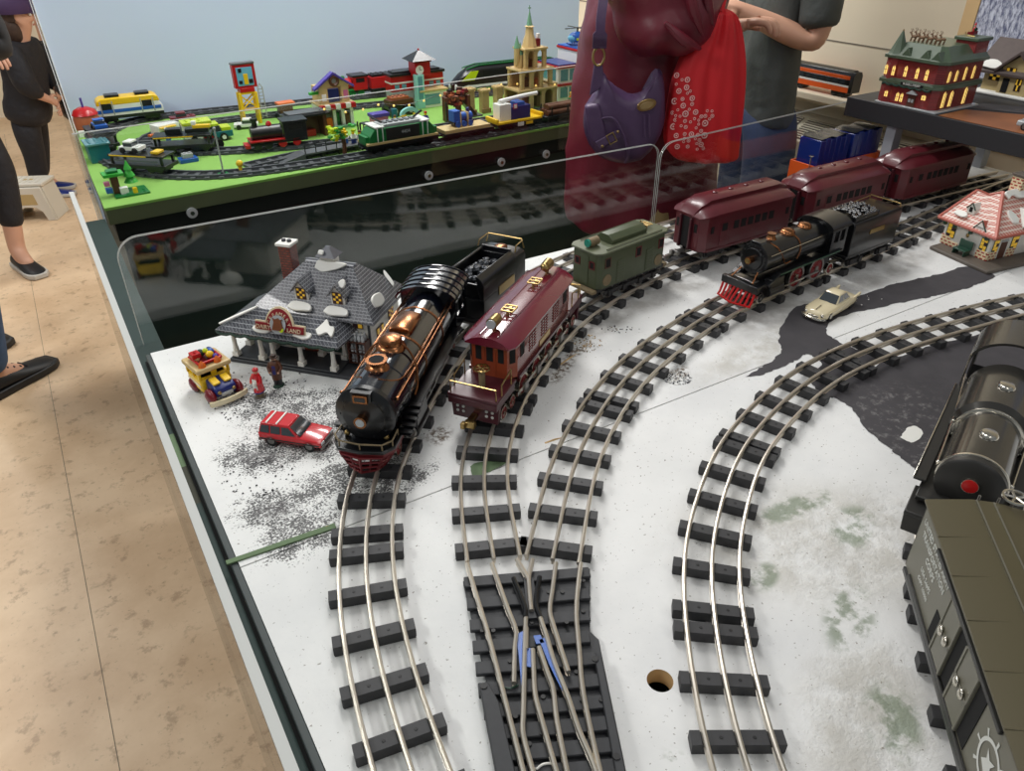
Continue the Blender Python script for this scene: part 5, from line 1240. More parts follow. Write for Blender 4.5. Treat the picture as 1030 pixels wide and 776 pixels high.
def station():
    t = thing('model_station', 'ceramic station house with pink shingle roof and green bench', 'model house', T(1.402, .633), R(-8.5))
    X, Y, Z = (1, 0, 0), (0, 1, 0), (0, 0, 1)
    one(t, 'base', lambda b: b.prism([(0, 0), (.17, 0), (.17, .15), (.004, .132)], 0, .007, 'stone_base', 'z'), .002)
    one(t, 'walls', lambda b: b.bb(.038, .165, .036, .138, .007, .062, 'ceramic_white'), .001)
    one(t, 'brick_plinth', lambda b: (b.bb(.0365, .040, .118, .139, .007, .026, 'station_brick'), b.bb(.0365, .040, .034, .060, .007, .024, 'station_brick'), b.bb(.0365, .060, .0345, .038, .007, .024, 'station_brick'), b.bb(.088, .110, .0345, .038, .007, .024, 'station_brick'), b.bb(.0365, .040, .100, .119, .007, .018, 'station_brick')), .0008)
    def roof(b):
        e = [(.024, .148, .058), (.024, .022, .058), (.176, .022, .058), (.176, .148, .058)]
        A, D, B, C = (.074, .122, .112), (.088, .106, .106), (.098, .088, .115), (.176, .088, .115)
        vs = e + [A, D, B, C] + [(x, y, .0545) for x, y, z in e]
        b.add(vs, [(0, 1, 6, 5, 4), (1, 2, 7, 6), (2, 3, 7), (3, 0, 4, 5, 6, 7), (0, 1, 9, 8), (1, 2, 10, 9), (2, 3, 11, 10), (3, 0, 8, 11), (8, 9, 10, 11)], 'pink_shingle')
        b.tube([e[1], B], .0035, 'pink_trim', 6); b.tube([B, D, A], .0025, 'pink_trim', 6); b.tube([A, e[0]], .003, 'pink_trim', 6); b.tube([e[0], e[1], e[2]], .0030, 'pink_trim', 6)
    one(t, 'roof', roof, ang=15)
    one(t, 'eave_trim', lambda b: (b.bb(.0345, .038, .034, .140, .050, .0545, 'station_green'), b.bb(.0345, .165, .0325, .036, .050, .0545, 'station_green'), [b.bb(.028, .034, y, y + .006, .0465, .053, 'station_green') for y in (.04, .075, .11, .132)]), .0006)
    nL = V((-.72, 0, .69)).normalized()
    for y, z, w_, h, lab in ((.098, .078, .012, .020, 0), (.060, .061, .017, .017, 1)):
        d = one(t, 'dormer', lambda b: b.prism([(y - w_ * .7, z), (y + w_ * .7, z), (y + (w_ * .7 if not lab else 0), z + h * (.5 if not lab else 1)), (y, z + h)] + ([(y - w_ * .7, z + h * .5)] if not lab else []), .040 if not lab else .028, .085, 'ceramic_white' if not lab else 'pink_trim', 'x'), .0006)
        one(d, 'dormer_trim', lambda b: b.tube([(.0395 if not lab else .0275, y - w_ * .78, z + (h * .45 if not lab else 0)), (.0395 if not lab else .0275, y, z + h + .001), (.0395 if not lab else .0275, y + w_ * .78, z + (h * .45 if not lab else 0))], .0013, 'station_green', 5))
        if not lab: one(d, 'window', lambda b: b.bb(.0393, .0402, y - .003, y + .003, z + .004, z + .013, 'hole_dark'))
        else:
            one(d, 'gable_board', lambda b: plate(b, (.0278, y, z), (0, -1, 0), Z, [(-w_ * .62, .001), (w_ * .62, .001), (0, h * .86)], .0008, 'snow_white'))
            one(d, 'lettering', lambda b: letters(b, 'STATION', .0034, 'hole_dark', face_M((.0268, y, z + .0045), (0, -1, 0), Z), .0002))
    lit(t, (.0378, .122, .024), (0, -1, 0), Z, .017, .026, 2, 4, frame='station_green', md=5)
    lit(t, (.0378, .049, .020), (0, -1, 0), Z, .013, .026, 2, 4, frame='station_green', md=5)
    lit(t, (.052, .0358, .020), X, Z, .013, .026, 2, 4, frame='station_green', md=5); lit(t, (.102, .0358, .020), X, Z, .017, .026, 2, 4, frame='station_green', md=5)
    one(t, 'door', lambda b: (b.bb(.066, .082, .0345, .037, .007, .040, 'trim_brown'), b.bb(.0645, .0835, .034, .0365, .040, .043, 'glass_grey')), .0005)
    one(t, 'wall_lamp', lambda b: b.ell((.037, .086, .040), (.0022, .0035, .0045), 'brass', 8, 6))
    def bench(b):
        b.bb(.014, .030, .064, .092, .016, .019, 'station_green'); b.bb(.029, .032, .064, .092, .018, .034, 'station_green')
        for y in (.066, .089): b.bb(.014, .031, y, y + .002, .007, .018, 'station_green')
    one(t, 'bench', bench, .0008, label='green bench')
    one(t, 'chimney', lambda b: (b.bb(.128, .150, .078, .100, .09, .140, 'station_brick'), b.bb(.126, .152, .076, .102, .140, .145, 'stone_base')), .0008)
    snowblob(t, (.118, .080, .112), X, V((0, .7, .6)), [(-.022, -.010), (-.008, -.004), (.006, -.012), (.03, -.010), (.034, .006), (-.02, .006)], .004)
    snowblob(t, (.034, .110, .074), (0, -1, 0), V((.72, 0, .69)), [(-.014, -.004), (.006, -.006), (.014, .0), (.006, .006), (-.010, .004)], .004)
    snowblob(t, (.088, .048, .080), X, V((0, .75, .6)), [(-.008, -.012), (.004, -.014), (.010, -.004), (.006, .010), (-.004, .014), (-.009, .004)], .004)
    d = one(t, 'dormer', lambda b: b.prism([(.100, .066), (.140, .066), (.120, .092)], .026, .08, 'ceramic_white', 'y'), .0006)
    one(d, 'dormer_trim', lambda b: b.tube([(.098, .0255, .065), (.120, .0255, .0935), (.142, .0255, .065)], .0014, 'station_green', 5))
station()

# ---------------------------------------------------------------- toy road vehicles
def wheels4(t, xs, y, r, w, hub='steel'):
    for x in xs:
        for s in (-1, 1): one(t, 'wheel', lambda b: (b.cyl((x, s * y - w / 2, r), (x, s * y + w / 2, r), r, 'tyre', n=16), b.cyl((x, s * (y + w / 2 - .0004), r), (x, s * (y + w / 2 + .0003), r), r * .6, hub, n=12)), .0006)
def loaded_wagon():
    t = thing('toy_delivery_wagon', 'yellow and blue ceramic delivery wagon loaded with toys and presents', 'toy vehicle', T(.112, .975), heading(-13))
    one(t, 'body', lambda b: b.bb(-.036, .006, -.022, .022, .010, .030, 'toy_yellow'), .003)
    one(t, 'cab', lambda b: ([b.bb(x, x + .004, s * .0205 - .002, s * .0205 + .002, .028, .042, 'toy_yellow') for x in (-.036, -.018, .001) for s in (-1, 1)], b.bb(.001, .005, -.004, .004, .028, .042, 'toy_yellow'), b.bb(-.034, .0, -.018, .018, .028, .030, 'hole_dark')), .0012)
    one(t, 'roof', lambda b: b.bb(-.040, .010, -.025, .025, .040, .0475, 'toy_tan'), .003, seg=3, label='tan roof')
    one(t, 'bonnet', lambda b: b.prism([(.004, .012), (.034, .012), (.034, .022), (.030, .026), (.004, .030)], -.015, .015, 'toy_navy', 'y'), .003, label='blue bonnet')
    for s in (-1, 1):
        one(t, 'fender', lambda b: b.ell((.024, s * .0195, .012), (.014, .0065, .011), 'toy_darkred', 12, 8), label='dark red fender'); one(t, 'rear_fender', lambda b: b.ell((-.024, s * .0215, .011), (.013, .005, .010), 'toy_darkred', 12, 8), label='dark red fender')
        one(t, 'headlamp', lambda b: b.ell((.035, s * .0105, .019), (.002, .0028, .0028), 'brass', 8, 6)); one(t, 'bow_ribbon', lambda b: b.prism([(.010, .0285), (.026, .0265), (.028, .030), (.012, .033)], min(s * .003, s * .013), max(s * .003, s * .013), 'toy_yellow', 'y'), .001, label='yellow bow')
    one(t, 'bumper', lambda b: b.loft([[(.034 + .005 * (1 - (y / .027) ** 2) + dx, y, z) for y in [-.027 + k * .0054 for k in range(11)]] for dx, z in ((0, .004), (.004, .004), (.004, .011), (0, .011), (0, .004))], 'ivory', cap=False, closed=False), label='cream bumper')
    one(t, 'grille_plate', lambda b: b.bb(.0338, .0355, -.0085, .0085, .0125, .0175, 'glass_grey'), .0006)
    wheels4(t, (.022, -.024), .0195, .0085, .007, 'toy_yellow')
    one(t, 'toy_tray', lambda b: (b.bb(-.030, .0, -.016, .016, .0475, .0485, 'toy_darkred'), [b.tube([(-.030, y, .051), (.0, y, .051)], .002, 'toy_red', 6) for y in (-.016, .016)], b.tube([(0, -.016, .051), (0, .016, .051)], .002, 'toy_red', 6)))
    for c, r, m in (((-.020, .010, .053), .006, 'toy_blue'), ((-.024, -.002, .054), .006, 'garland'), ((-.012, .006, .054), .0055, 'toy_yellow'), ((-.006, .011, .052), .004, 'toy_purple'), ((-.014, -.012, .053), .0045, 'toy_tan'), ((-.028, .012, .052), .005, 'toy_navy'), ((-.02, .004, .057), .004, 'toy_lime')):
        one(t, 'toy_parcel', lambda b: b.ell(c, (r, r, r * .9), m, 9, 6))
    one(t, 'red_present', lambda b: (b.box((-.017, -.012, .058), (.013, .012, .007), 'bright_red'), b.ell((-.017, -.012, .062), (.004, .002, .002), 'bright_red', 8, 5)), .0015, label='bright red present')
    for y in (.009, -.013): one(t, 'orange_cone', lambda b: b.lathe([(.0055, 0), (.0045, .004), (.001, .0085)], (.002, y, .0475), 'toy_orange', 8), label='orange cone')
    one(t, 'side_trim', lambda b: [b.bb(-.034, .004, s * .0222 - .0004, s * .0222 + .0004, .018, .022, 'ivory') for s in (-1, 1)])
loaded_wagon()

def red_suv():
    t = thing('toy_sport_utility_car', 'red toy estate car with white roof bars below the dairy shop', 'toy car', T(.171, .805), R(-45.5))
    def body(b):
        P = [(-.043, .008), (-.043, .0185), (.013, .0185), (.037, .0165), (.0425, .0145), (.043, .008)]
        rings = []
        for y, s_ in ((-.0185, .97), (-.0170, 1), (.0170, 1), (.0185, .97)): rings.append([(x * s_, y, z if z < .01 else z * (.96 + .04 * (abs(y) < .018))) for x, z in P])
        b.loft(rings, 'suv_red')
    one(t, 'body', body, .0012)
    def cab(b):
        lo = [(-.0425, -.0172), (.0145, -.0172), (.0145, .0172), (-.0425, .0172)]; hi = [(-.039, -.0140), (.000, -.0140), (.000, .0140), (-.039, .0140)]
        b.loft([[(x, y, .0180) for x, y in lo], [(x, y, .0305) for x, y in hi], [(x * .985, y * .96, .0318) for x, y in hi]], 'suv_red')
    c = one(t, 'cabin', cab, .001)
    for s in (-1, 1):
        for x0, x1, k0, k1 in ((-.040, -.027, -.0375, -.027), (-.025, -.012, -.025, -.012), (-.010, .0085, -.010, -.0005)):
            one(c, 'side_window', lambda b: b.add([(x0, s * .0171, .0195), (x1, s * .0171, .0195), (k1, s * .0146, .0292), (k0, s * .0146, .0292), (x0, s * .0176, .0195), (x1, s * .0176, .0195), (k1, s * .0150, .0292), (k0, s * .0150, .0292)], [(0, 1, 2, 3), (4, 5, 6, 7), (0, 1, 5, 4), (1, 2, 6, 5), (2, 3, 7, 6), (3, 0, 4, 7)], 'car_glass'))
        one(t, 'headlamp', lambda b: b.box((.0425, s * .0125, .0125), (.002, .008, .004), 'glass_grey'), .0006)
        one(t, 'side_moulding', lambda b: b.bb(-.041, .040, s * .0184 - .0005, s * .0184 + .0005, .0098, .0118, 'gunmetal_dark'))
    one(c, 'windscreen', lambda b: b.add([(.0138, -.0155, .0192), (.0138, .0155, .0192), (.0012, .0128, .0302), (.0012, -.0128, .0302), (.0146, -.0155, .0194), (.0146, .0155, .0194), (.0020, .0128, .0305), (.0020, -.0128, .0305)], [(0, 1, 2, 3), (4, 5, 6, 7), (0, 1, 5, 4), (1, 2, 6, 5), (2, 3, 7, 6), (3, 0, 4, 7)], 'car_glass'))
    for x in (-.031, -.017): one(t, 'roof_bar', lambda b: b.bb(x - .001, x + .001, -.0135, .0135, .0318, .0330, 'snow_white'), label='white roof bar')
    one(t, 'bumper', lambda b: b.bb(.041, .0445, -.0175, .0175, .0055, .0095, 'steel'), .001); one(t, 'rear_bumper', lambda b: b.bb(-.0445, -.041, -.0175, .0175, .0055, .0095, 'gunmetal_dark'), .001)
    one(t, 'grille', lambda b: b.bb(.0425, .0438, -.0075, .0075, .0105, .0145, 'gunmetal_dark'))
    wheels4(t, (.026, -.026), .0155, .0078, .006)
red_suv()

def cream_sedan():
    t = thing('toy_sedan_car', 'cream vintage toy sedan with tail fins parked on the painted road', 'toy car', T(1.043, .690), heading(80))
    def body(b):
        rings = []
        for x, w_, zt, zb in ((.055, .013, .012, .005), (.053, .017, .0155, .004), (.046, .0195, .0178, .004), (.028, .0205, .0195, .004), (.008, .0210, .0205, .004), (-.02, .0212, .0200, .004), (-.04, .0205, .0190, .004), (-.052, .0185, .0175, .0045), (-.057, .0155, .0140, .006)):
            rings.append([(x, -w_ * .9, zb), (x, -w_, zb + .004), (x, -w_, zt - .003), (x, -w_ * .84, zt), (x, 0, zt + .0012), (x, w_ * .84, zt), (x, w_, zt - .003), (x, w_, zb + .004), (x, w_ * .9, zb)])
        b.loft(rings, 'ivory')
    one(t, 'body', body, ang=50)
    c = one(t, 'cabin', lambda b: b.loft([[(.016, -.0170, .0195), (.016, .0170, .0195), (-.033, .0165, .0190), (-.033, -.0165, .0190)], [(.010, -.0160, .025), (.010, .0160, .025), (-.029, .0155, .0245), (-.029, -.0155, .0245)], [(.001, -.0128, .0335), (.001, .0128, .0335), (-.019, .0125, .0335), (-.019, -.0125, .0335)], [(-.002, -.008, .0352), (-.002, .008, .0352), (-.015, .008, .0352), (-.015, -.008, .0352)]], 'ivory'), .0015, ang=50)
    one(c, 'windscreen', lambda b: b.add([(.0150, -.0150, .0212), (.0150, .0150, .0212), (.0035, .0125, .0325), (.0035, -.0125, .0325)], [(0, 1, 2, 3)], 'car_glass'))
    for s in (-1, 1):
        one(c, 'side_window', lambda b: b.add([(.0110, s * .01685, .0225), (-.007, s * .01685, .0225), (-.009, s * .0134, .0322), (.0015, s * .0137, .0322)], [(0, 1, 2, 3)], 'car_glass')); one(c, 'side_window', lambda b: b.add([(-.009, s * .01685, .0225), (-.026, s * .0164, .0225), (-.0185, s * .0134, .0322), (-.0105, s * .0134, .0322)], [(0, 1, 2, 3)], 'car_glass'))
        one(t, 'headlamp', lambda b: b.ell((.0525, s * .0140, .0125), (.0028, .0034, .0034), 'nickel', 10, 7), label='chrome headlamp'); one(t, 'tail_fin', lambda b: b.prism([(-.035, .0185), (-.058, .0150), (-.060, .0225), (-.050, .0212)], min(s * .0165, s * .0205), max(s * .0165, s * .0205), 'ivory', 'y'), .0012)
        one(t, 'fender_line', lambda b: b.tube([(.044, s * .0200, .0150), (.015, s * .0212, .0168), (-.012, s * .0214, .0148)], .0009, 'ivory', 5))
    one(t, 'bumper', lambda b: (b.tube([(.050, -.0205, .0065), (.0575, -.012, .0065), (.0585, 0, .0065), (.0575, .012, .0065), (.050, .0205, .0065)], .0024, 'nickel', 8), b.tube([(-.054, -.0185, .0075), (-.060, 0, .0075), (-.054, .0185, .0075)], .002, 'nickel', 8)), label='chrome bumper')
    one(t, 'grille', lambda b: b.bb(.0545, .0565, -.0095, .0095, .0078, .0120, 'nickel'), .0006, label='chrome grille')
    one(t, 'bonnet_ornament', lambda b: b.tube([(.050, 0, .0185), (.034, 0, .0215)], .0009, 'nickel', 5))
    wheels4(t, (.033, -.033), .0178, .0075, .005, 'nickel')
cream_sedan()

# ---------------------------------------------------------------- two figurines
def figurine(name, label, x, y, rz, h, coat, legs, hat, skirt, extra):
    t = thing(name, label, 'figurine', T(x, y), rz)
    k = h / .05
    one(t, 'base', lambda b: b.lathe([(.010 * k, 0), (.009 * k, .0015), (.003 * k, .002)], (0, 0, 0), 'garland' if not skirt else 'stone_base', 14, sy=.8))
    def body(b):
        if skirt: b.lathe([(.0085 * k, .009 * k), (.0090 * k, .012 * k), (.0070 * k, .022 * k), (.0058 * k, .031 * k), (.0064 * k, .036 * k), (.0045 * k, .040 * k)], (0, 0, 0), coat, 16, sy=.85); b.lathe([(.0055 * k, .001), (.0060 * k, .006 * k), (.0075 * k, .010 * k)], (0, 0, 0), legs, 14, sy=.85)
        else:
            for s in (-1, 1): b.cyl((0, s * .003 * k, .001), (0, s * .003 * k, .017 * k), .0030 * k, legs, r1=.0036 * k, n=10)
            b.lathe([(.0072 * k, .012 * k), (.0075 * k, .022 * k), (.0080 * k, .031 * k), (.0074 * k, .037 * k), (.004 * k, .041 * k)], (0, 0, 0), coat, 16, sy=.95)
        for s in (-1, 1): b.tube([(0, s * .0062 * k, .037 * k), (.002 * k, s * .0090 * k, .030 * k), (.0075 * k, s * .0065 * k, .0255 * k)], [.0026 * k, .0027 * k, .0019 * k], coat, 8)
        b.ell((0, 0, .0445 * k), (.0038 * k, .0036 * k, .0046 * k), 'skin', 12, 8); b.ell((.0036 * k, 0, .0440 * k), (.0009 * k, .0008 * k, .0009 * k), 'skin', 6, 4)
    one(t, 'body', body)
    for s in (-1, 1): one(t, 'hand', lambda b: b.ell((.0080 * k, s * .0062 * k, .0255 * k), .0016 * k, 'skin', 7, 5))
    one(t, 'hat', lambda b: b.lathe(hat[1], (0, 0, .0468 * k), hat[0], 12))
    extra(t, k)
def ex1(t, k):
    one(t, 'apron', lambda b: b.bb(.005, .0064, -.0040, .0040, .012, .030, 'snow_white'), .0008, label='white apron'); one(t, 'hem', lambda b: b.lathe([(.0085 * k, .0085 * k), (.0092 * k, .0098 * k), (.0088 * k, .0112 * k)], (0, 0, 0), 'toy_navy', 16, sy=.85))
    one(t, 'milk_jug', lambda b: b.lathe([(.002, 0), (.0026, .003), (.0016, .0055), (.002, .007)], (.010, .004, .021), 'snow_white', 8))
def ex2(t, k):
    one(t, 'shirt_front', lambda b: b.bb(.0058, .0078, -.0024, .0024, .022 * k, .036 * k, 'toy_navy'), .0006); one(t, 'beard', lambda b: b.ell((.0028, 0, .0418 * k), (.0018, .0026, .0024), 'hair_brown', 8, 5))
figurine('milkmaid_figurine', 'small figurine in red dress and white apron beside the yellow wagon', .160, .932, R(-150), .046, 'suv_red', 'rust_tan', ('toy_red', [(.0042, -.001), (.0040, .0015), (.0015, .0035)]), True, ex1)
figurine('farmer_figurine', 'small bearded figurine in long brown coat standing before the porch', .190, .947, R(-125), .050, 'toy_brown', 'porch_dark', ('hair_brown', [(.0058, -.0008), (.0056, .0004), (.0038, .0006), (.0034, .0036), (.001, .004)]), False, ex2)

# ================================================================ BLACK SHELF ON THE RIGHT AND WHAT STANDS ON IT
SZ = .199
sh = thing('shelf', 'black raised shelf above the passenger cars carrying the lit red brick house', 'shelf', T(1.60, 1.145))
one(sh, 'shelf_board', lambda b: b.bb(0, .48, -.90, 0, SZ - .041, SZ, 'shelf_black'), .001)
for x, y in ((.018, -.115), (.42, -.115), (.42, -.80), (.20, -.86)): one(sh, 'post', lambda b: b.bb(x, x + .028, y - .012, y + .012, 0.001, SZ - .0412, 'post_grey'), .001)
def brick_house():
    t = thing('model_building', 'lit red brick ceramic corner shop with green turret and reindeer on its roof', 'model house', T(1.612, .945, SZ))
    Xn, Yn, Z = (0, -1, 0), (1, 0, 0), (0, 0, 1)
    one(t, 'base', lambda b: b.bb(-.006, .15, -.012, .134, 0, .004, 'glass_grey'), .001)
    one(t, 'ground_floor', lambda b: b.prism([(0, .012), (.012, 0), (.145, 0), (.145, .130), (0, .130)], .004, .045, 'shop_brick', 'z'), .0006)
    one(t, 'upper_floor', lambda b: b.prism([(.002, .014), (.014, .002), (.145, .002), (.145, .128), (.002, .128)], .050, .095, 'shop_brick', 'z'), .0006)
    def bands(b):
        for z0, z1, o in ((.044, .052, .006), (.0525, .0545, .004), (.093, .100, .006)): b.prism([(-o, .012 - o * .4), (.012 - o * .4, -o), (.148, -o), (.148, .130 + o), (-o, .130 + o)], z0, z1, 'roof_green', 'z')
    one(t, 'cornice', bands, .0012)
    one(t, 'roof', lambda b: b.loft([[(-.004, .014, .100), (.014, -.004, .100), (.147, -.004, .100), (.147, .132, .100), (-.004, .132, .100)], [(.02, .03, .124), (.03, .022, .124), (.147, .022, .124), (.147, .108, .124), (.02, .108, .124)]], 'roof_green'), ang=15)
    one(t, 'turret', lambda b: (b.lathe([(.018, .004), (.018, .096)], (.012, .118, 0), 'shop_brick', 8), b.lathe([(.0215, .094), (.022, .099), (.018, .104), (.010, .124), (.001, .146)], (.012, .118, 0), 'roof_green', 8), b.ell((.012, .118, .146), .002, 'brass', 6, 4)), ang=30)
    for y in (.020, .088, .045): one(t, 'gable', lambda b: b.prism([(y - .012, .100), (y + .012, .100), (y, .117)], -.003, .03, 'roof_green', 'x'), .0008)
    for y, z, w_, h in ((.124, .060, .006, .020), (.106, .060, .006, .020), (.083, .060, .006, .022), (.056, .060, .006, .022), (.034, .060, .006, .022), (.110, .016, .007, .012), (.086, .010, .006, .018), (.076, .010, .006, .018), (.026, .022, .009, .010)):
        dx = -.0065 if y > .1 else (.0018 if z > .05 else -.0002)
        one(t, 'window', lambda b: (plate(b, (dx, y, z), Xn, Z, [(-w_ / 2, 0), (w_ / 2, 0), (w_ / 2, h * .8), (0, h), (-w_ / 2, h * .8)], .0010, 'bulb'), plate(b, (dx - .0008, y, z), Xn, Z, [(-.0004, 0), (.0004, 0), (.0004, h), (-.0004, h)], .0008, 'trim_brown'), plate(b, (dx - .0008, y, z), Xn, Z, [(-w_ / 2, h * .45), (w_ / 2, h * .45), (w_ / 2, h * .5), (-w_ / 2, h * .5)], .0008, 'trim_brown')))
    for x, z, w_, h in ((.03, .058, .007, .022), (.055, .058, .007, .022), (.085, .058, .007, .026), (.115, .058, .007, .026), (.03, .008, .009, .032), (.055, .008, .009, .032), (.105, .008, .009, .034)):
        one(t, 'window', lambda b: (plate(b, (x, .0016 if z > .05 else -.0002, z), Yn, Z, [(-w_ / 2, 0), (w_ / 2, 0), (w_ / 2, h * .85), (0, h), (-w_ / 2, h * .85)], .0010, 'bulb'), plate(b, (x, .0006 if z > .05 else -.0012, z), Yn, Z, [(-.0005, 0), (.0005, 0), (.0005, h), (-.0005, h)], .0008, 'trim_brown')))
    one(t, 'shop_door', lambda b: (plate(b, (-.0002, .052, .004), Xn, Z, [(-.009, 0), (.009, 0), (.009, .022), (-.009, .022)], .0014, 'trim_brown'), plate(b, (-.0016, .052, .013), Xn, Z, [(-.006, 0), (-.001, 0), (-.001, .007), (-.006, .007)], .0006, 'glass_grey'), plate(b, (-.0016, .052, .013), Xn, Z, [(.001, 0), (.006, 0), (.006, .007), (.001, .007)], .0006, 'glass_grey'), b.prism([(.040, .030), (.064, .030), (.052, .038)], -.008, 0, 'glass_grey', 'x')))
    one(t, 'sign_lettering', lambda b: (b.bb(-.0075, -.006, .030, .082, .0452, .0508, 'hole_dark'), letters(b, 'RUSSELL STREET', .0055, 'snow_white', face_M((-.0078, .056, .048), Xn, Z), .0002)))
    one(t, 'ledge_garland', lambda b: b.tube([(-.006, .012 + k * .006, .0435 - .003 * abs(sin(k * 1.05))) for k in range(20)], .0025, 'garland', 6))
    one(t, 'brick_tower', lambda b: (b.bb(.100, .146, .004, .05, .096, .130, 'shop_brick'), b.bb(.096, .15, 0, .054, .130, .137, 'roof_green')), .0015)
    for k in range(4):
        for s in (-1, 1):
            def deer(b):
                y = .104 - k * .019; x = .040 + s * .008; z = .124
                b.ell((x, y, z + .010), (.003, .006, .003), 'antler', 8, 6); b.tube([(x, y + .005, z + .011), (x, y + .008, z + .016)], .0016, 'antler', 6); b.ell((x, y + .0095, z + .0165), (.0016, .003, .0016), 'antler', 7, 5)
                for dy in (-.004, .004):
                    for dx in (-.0015, .0015): b.tube([(x + dx, y + dy, z + .009), (x + dx, y + dy + .002, z)], .0008, 'antler', 5)
                for d in (-1, 1): b.tube([(x, y + .008, z + .017), (x + d * .003, y + .006, z + .021), (x + d * .0022, y + .009, z + .0245)], .0006, 'antler', 5)
            one(t, 'reindeer_ornament', deer)
    def sleigh(b):
        b.loft([[(.006, .026, .127), (.020, .026, .127), (.020, .026, .134), (.006, .026, .134)], [(.006, .040, .127), (.020, .040, .127), (.020, .040, .131), (.006, .040, .131)]], 'toy_darkred')
        for x in (.007, .019): b.tube(catmull([(x, .022, .125), (x, .036, .1245), (x, .043, .127), (x, .045, .131)], 4), .0008, 'brass', 5)
    one(t, 'sleigh_ornament', sleigh).location = (.110, .0, .0125)
    one(t, 'driver_ornament', lambda b: (b.ell((.013, .030, .136), (.004, .004, .006), 'toy_red', 9, 6), b.ell((.013, .031, .1435), (.0024, .0024, .0026), 'skin', 8, 6), b.lathe([(.0028, 0), (.0015, .003), (.0004, .005)], (.013, .031, .145), 'toy_red', 8), b.ell((.013, .028, .137), (.005, .003, .004), 'garland', 8, 5))).location = (.110, .0, .0125)
brick_house()
def cottage():
    t = thing('model_cottage', 'beige ceramic cottage with snowy brown roof behind the red brick shop', 'model house', T(1.90, .80, SZ))
    Xn, Z = (0, -1, 0), (0, 0, 1)
    one(t, 'base', lambda b: b.bb(-.02, .12, -.01, .225, 0, .008, 'snow_white'), .003)
    one(t, 'walls', lambda b: (b.bb(0, .11, 0, .215, .008, .055, 'cottage_beige'), b.prism([(.108, .008), (.172, .008), (.172, .062), (.140, .090), (.108, .062)], -.012, .06, 'cottage_beige', 'x')), .0008)
    def roof(b):
        for s in (-1, 1): b.add([(-.02, -.015 + 0, .050), (-.02, .235, .050), (.055, .235, .112), (.055, -.015, .112), (-.02, -.015, .045), (-.02, .235, .045), (.055, .235, .107), (.055, -.015, .107)] if s < 0 else [(.13, -.015, .050), (.13, .235, .050), (.055, .235, .112), (.055, -.015, .112), (.13, -.015, .045), (.13, .235, .045), (.055, .235, .107), (.055, -.015, .107)], [(0, 1, 2, 3), (4, 5, 6, 7), (0, 1, 5, 4), (1, 2, 6, 5), (2, 3, 7, 6), (3, 0, 4, 7)], 'cottage_roof')
        for s in (-1, 1): b.add([(-.022, .140, .098), (-.022, .140 + s * .045, .056), (.03, .140 + s * .045, .056), (.05, .140, .1), (-.022, .140, .092), (-.022, .140 + s * .045, .050), (.03, .140 + s * .045, .050), (.05, .140, .094)], [(0, 1, 2, 3), (4, 5, 6, 7), (0, 1, 5, 4), (1, 2, 6, 5), (2, 3, 7, 6), (3, 0, 4, 7)], 'cottage_roof')
    one(t, 'roof', roof)
    one(t, 'gable_end', lambda b: b.prism([(0, .05), (.11, .05), (.055, .108)], 0, .215, 'cottage_beige', 'y'))
    snowblob(t, (-.012, .20, .060), Xn, V((.75, 0, .62)), [(-.02, -.006), (.014, -.008), (.022, .006), (.004, .016), (-.016, .012)], .004)
    snowblob(t, (.006, .07, .076), Xn, V((.75, 0, .62)), [(-.02, -.02), (.02, -.016), (.018, .014), (.0, .022), (-.016, .014)], .004)
    one(t, 'chimney', lambda b: (b.bb(.045, .065, .118, .140, .09, .136, 'cottage_beige'), b.bb(.0445, .0455, .121, .137, .112, .130, 'sign_red'), b.bb(.042, .068, .115, .143, .132, .140, 'cottage_beige'), b.bb(.05, .06, .124, .134, .140, .147, 'sign_red')), .0008)
    for y, z, w_, h in ((.152, .048, .020, .014), (.128, .018, .012, .024), (.19, .030, .024, .014), (.06, .030, .045, .014)): lit(t, (-.0122 if .1 < y < .18 else -.0002, y, z), Xn, Z, w_, h, 3, 2, dark='hole_dark')
    one(t, 'door', lambda b: plate(b, (-.0122, .156, .010), Xn, Z, [(-.007, 0), (.007, 0), (.007, .030), (-.007, .030)], .001, 'hole_dark'))
    one(t, 'log_rail', lambda b: [b.bb(-.006, .0, .02, .1, .012 + k * .006, .016 + k * .006, 'trim_brown') for k in range(3)], .001)
cottage()
m, nt, b_ = nodes_mat('winter_print'); g = NG(nt)
mp = nt.nodes.new('ShaderNodeMapping'); mp.inputs['Rotation'].default_value = (.5, 0, 0); mp.inputs['Scale'].default_value = (1, 1.0, .35); g.link(g.tc.outputs['Object'], mp.inputs[0])
base = g.mix(g.ramp(g.noise(130, 5, .7, mp.outputs[0]), .36, .62), srgb(92, 98, 128), srgb(214, 218, 232))
base = g.mix(g.ramp(g.noise(9, 3, .5), .54, .7), base, srgb(56, 50, 58)); g.link(base, b_.inputs['Base Color']); b_.inputs['Roughness'].default_value = .5
po = thing('winter_poster_board', 'board with printed frosty winter trees leaning behind the cottage', 'poster', T(2.055, .26, SZ))
one(po, 'print', lambda b: b.bb(0, .003, 0, .90, 0.001, .42, 'winter_print'))
one(po, 'wood_frame', lambda b: b.bb(-.003, .006, .9002, .935, 0.001, .42, 'lumber'), .001, label='pale wood frame strip')
gp = MB(); gp.prism([(1.606, .50), (1.606, .925), (1.70, .925), (1.78, .80), (1.79, .50)], SZ + .0003, SZ + .0012, 'bark_print', 'z')
o = gp.build('printed_mat'); o.location = (0, 0, TZ); tag(o, 'brown printed ground mat lying on the shelf before the red brick shop', 'mat')
rd_ = MB(); rd_.prism([(1.80, .52), (1.80, .80), (1.72, .93), (1.79, .94), (1.87, .80), (1.87, .52)], SZ + .0003, SZ + .0010, 'road_paint', 'z')
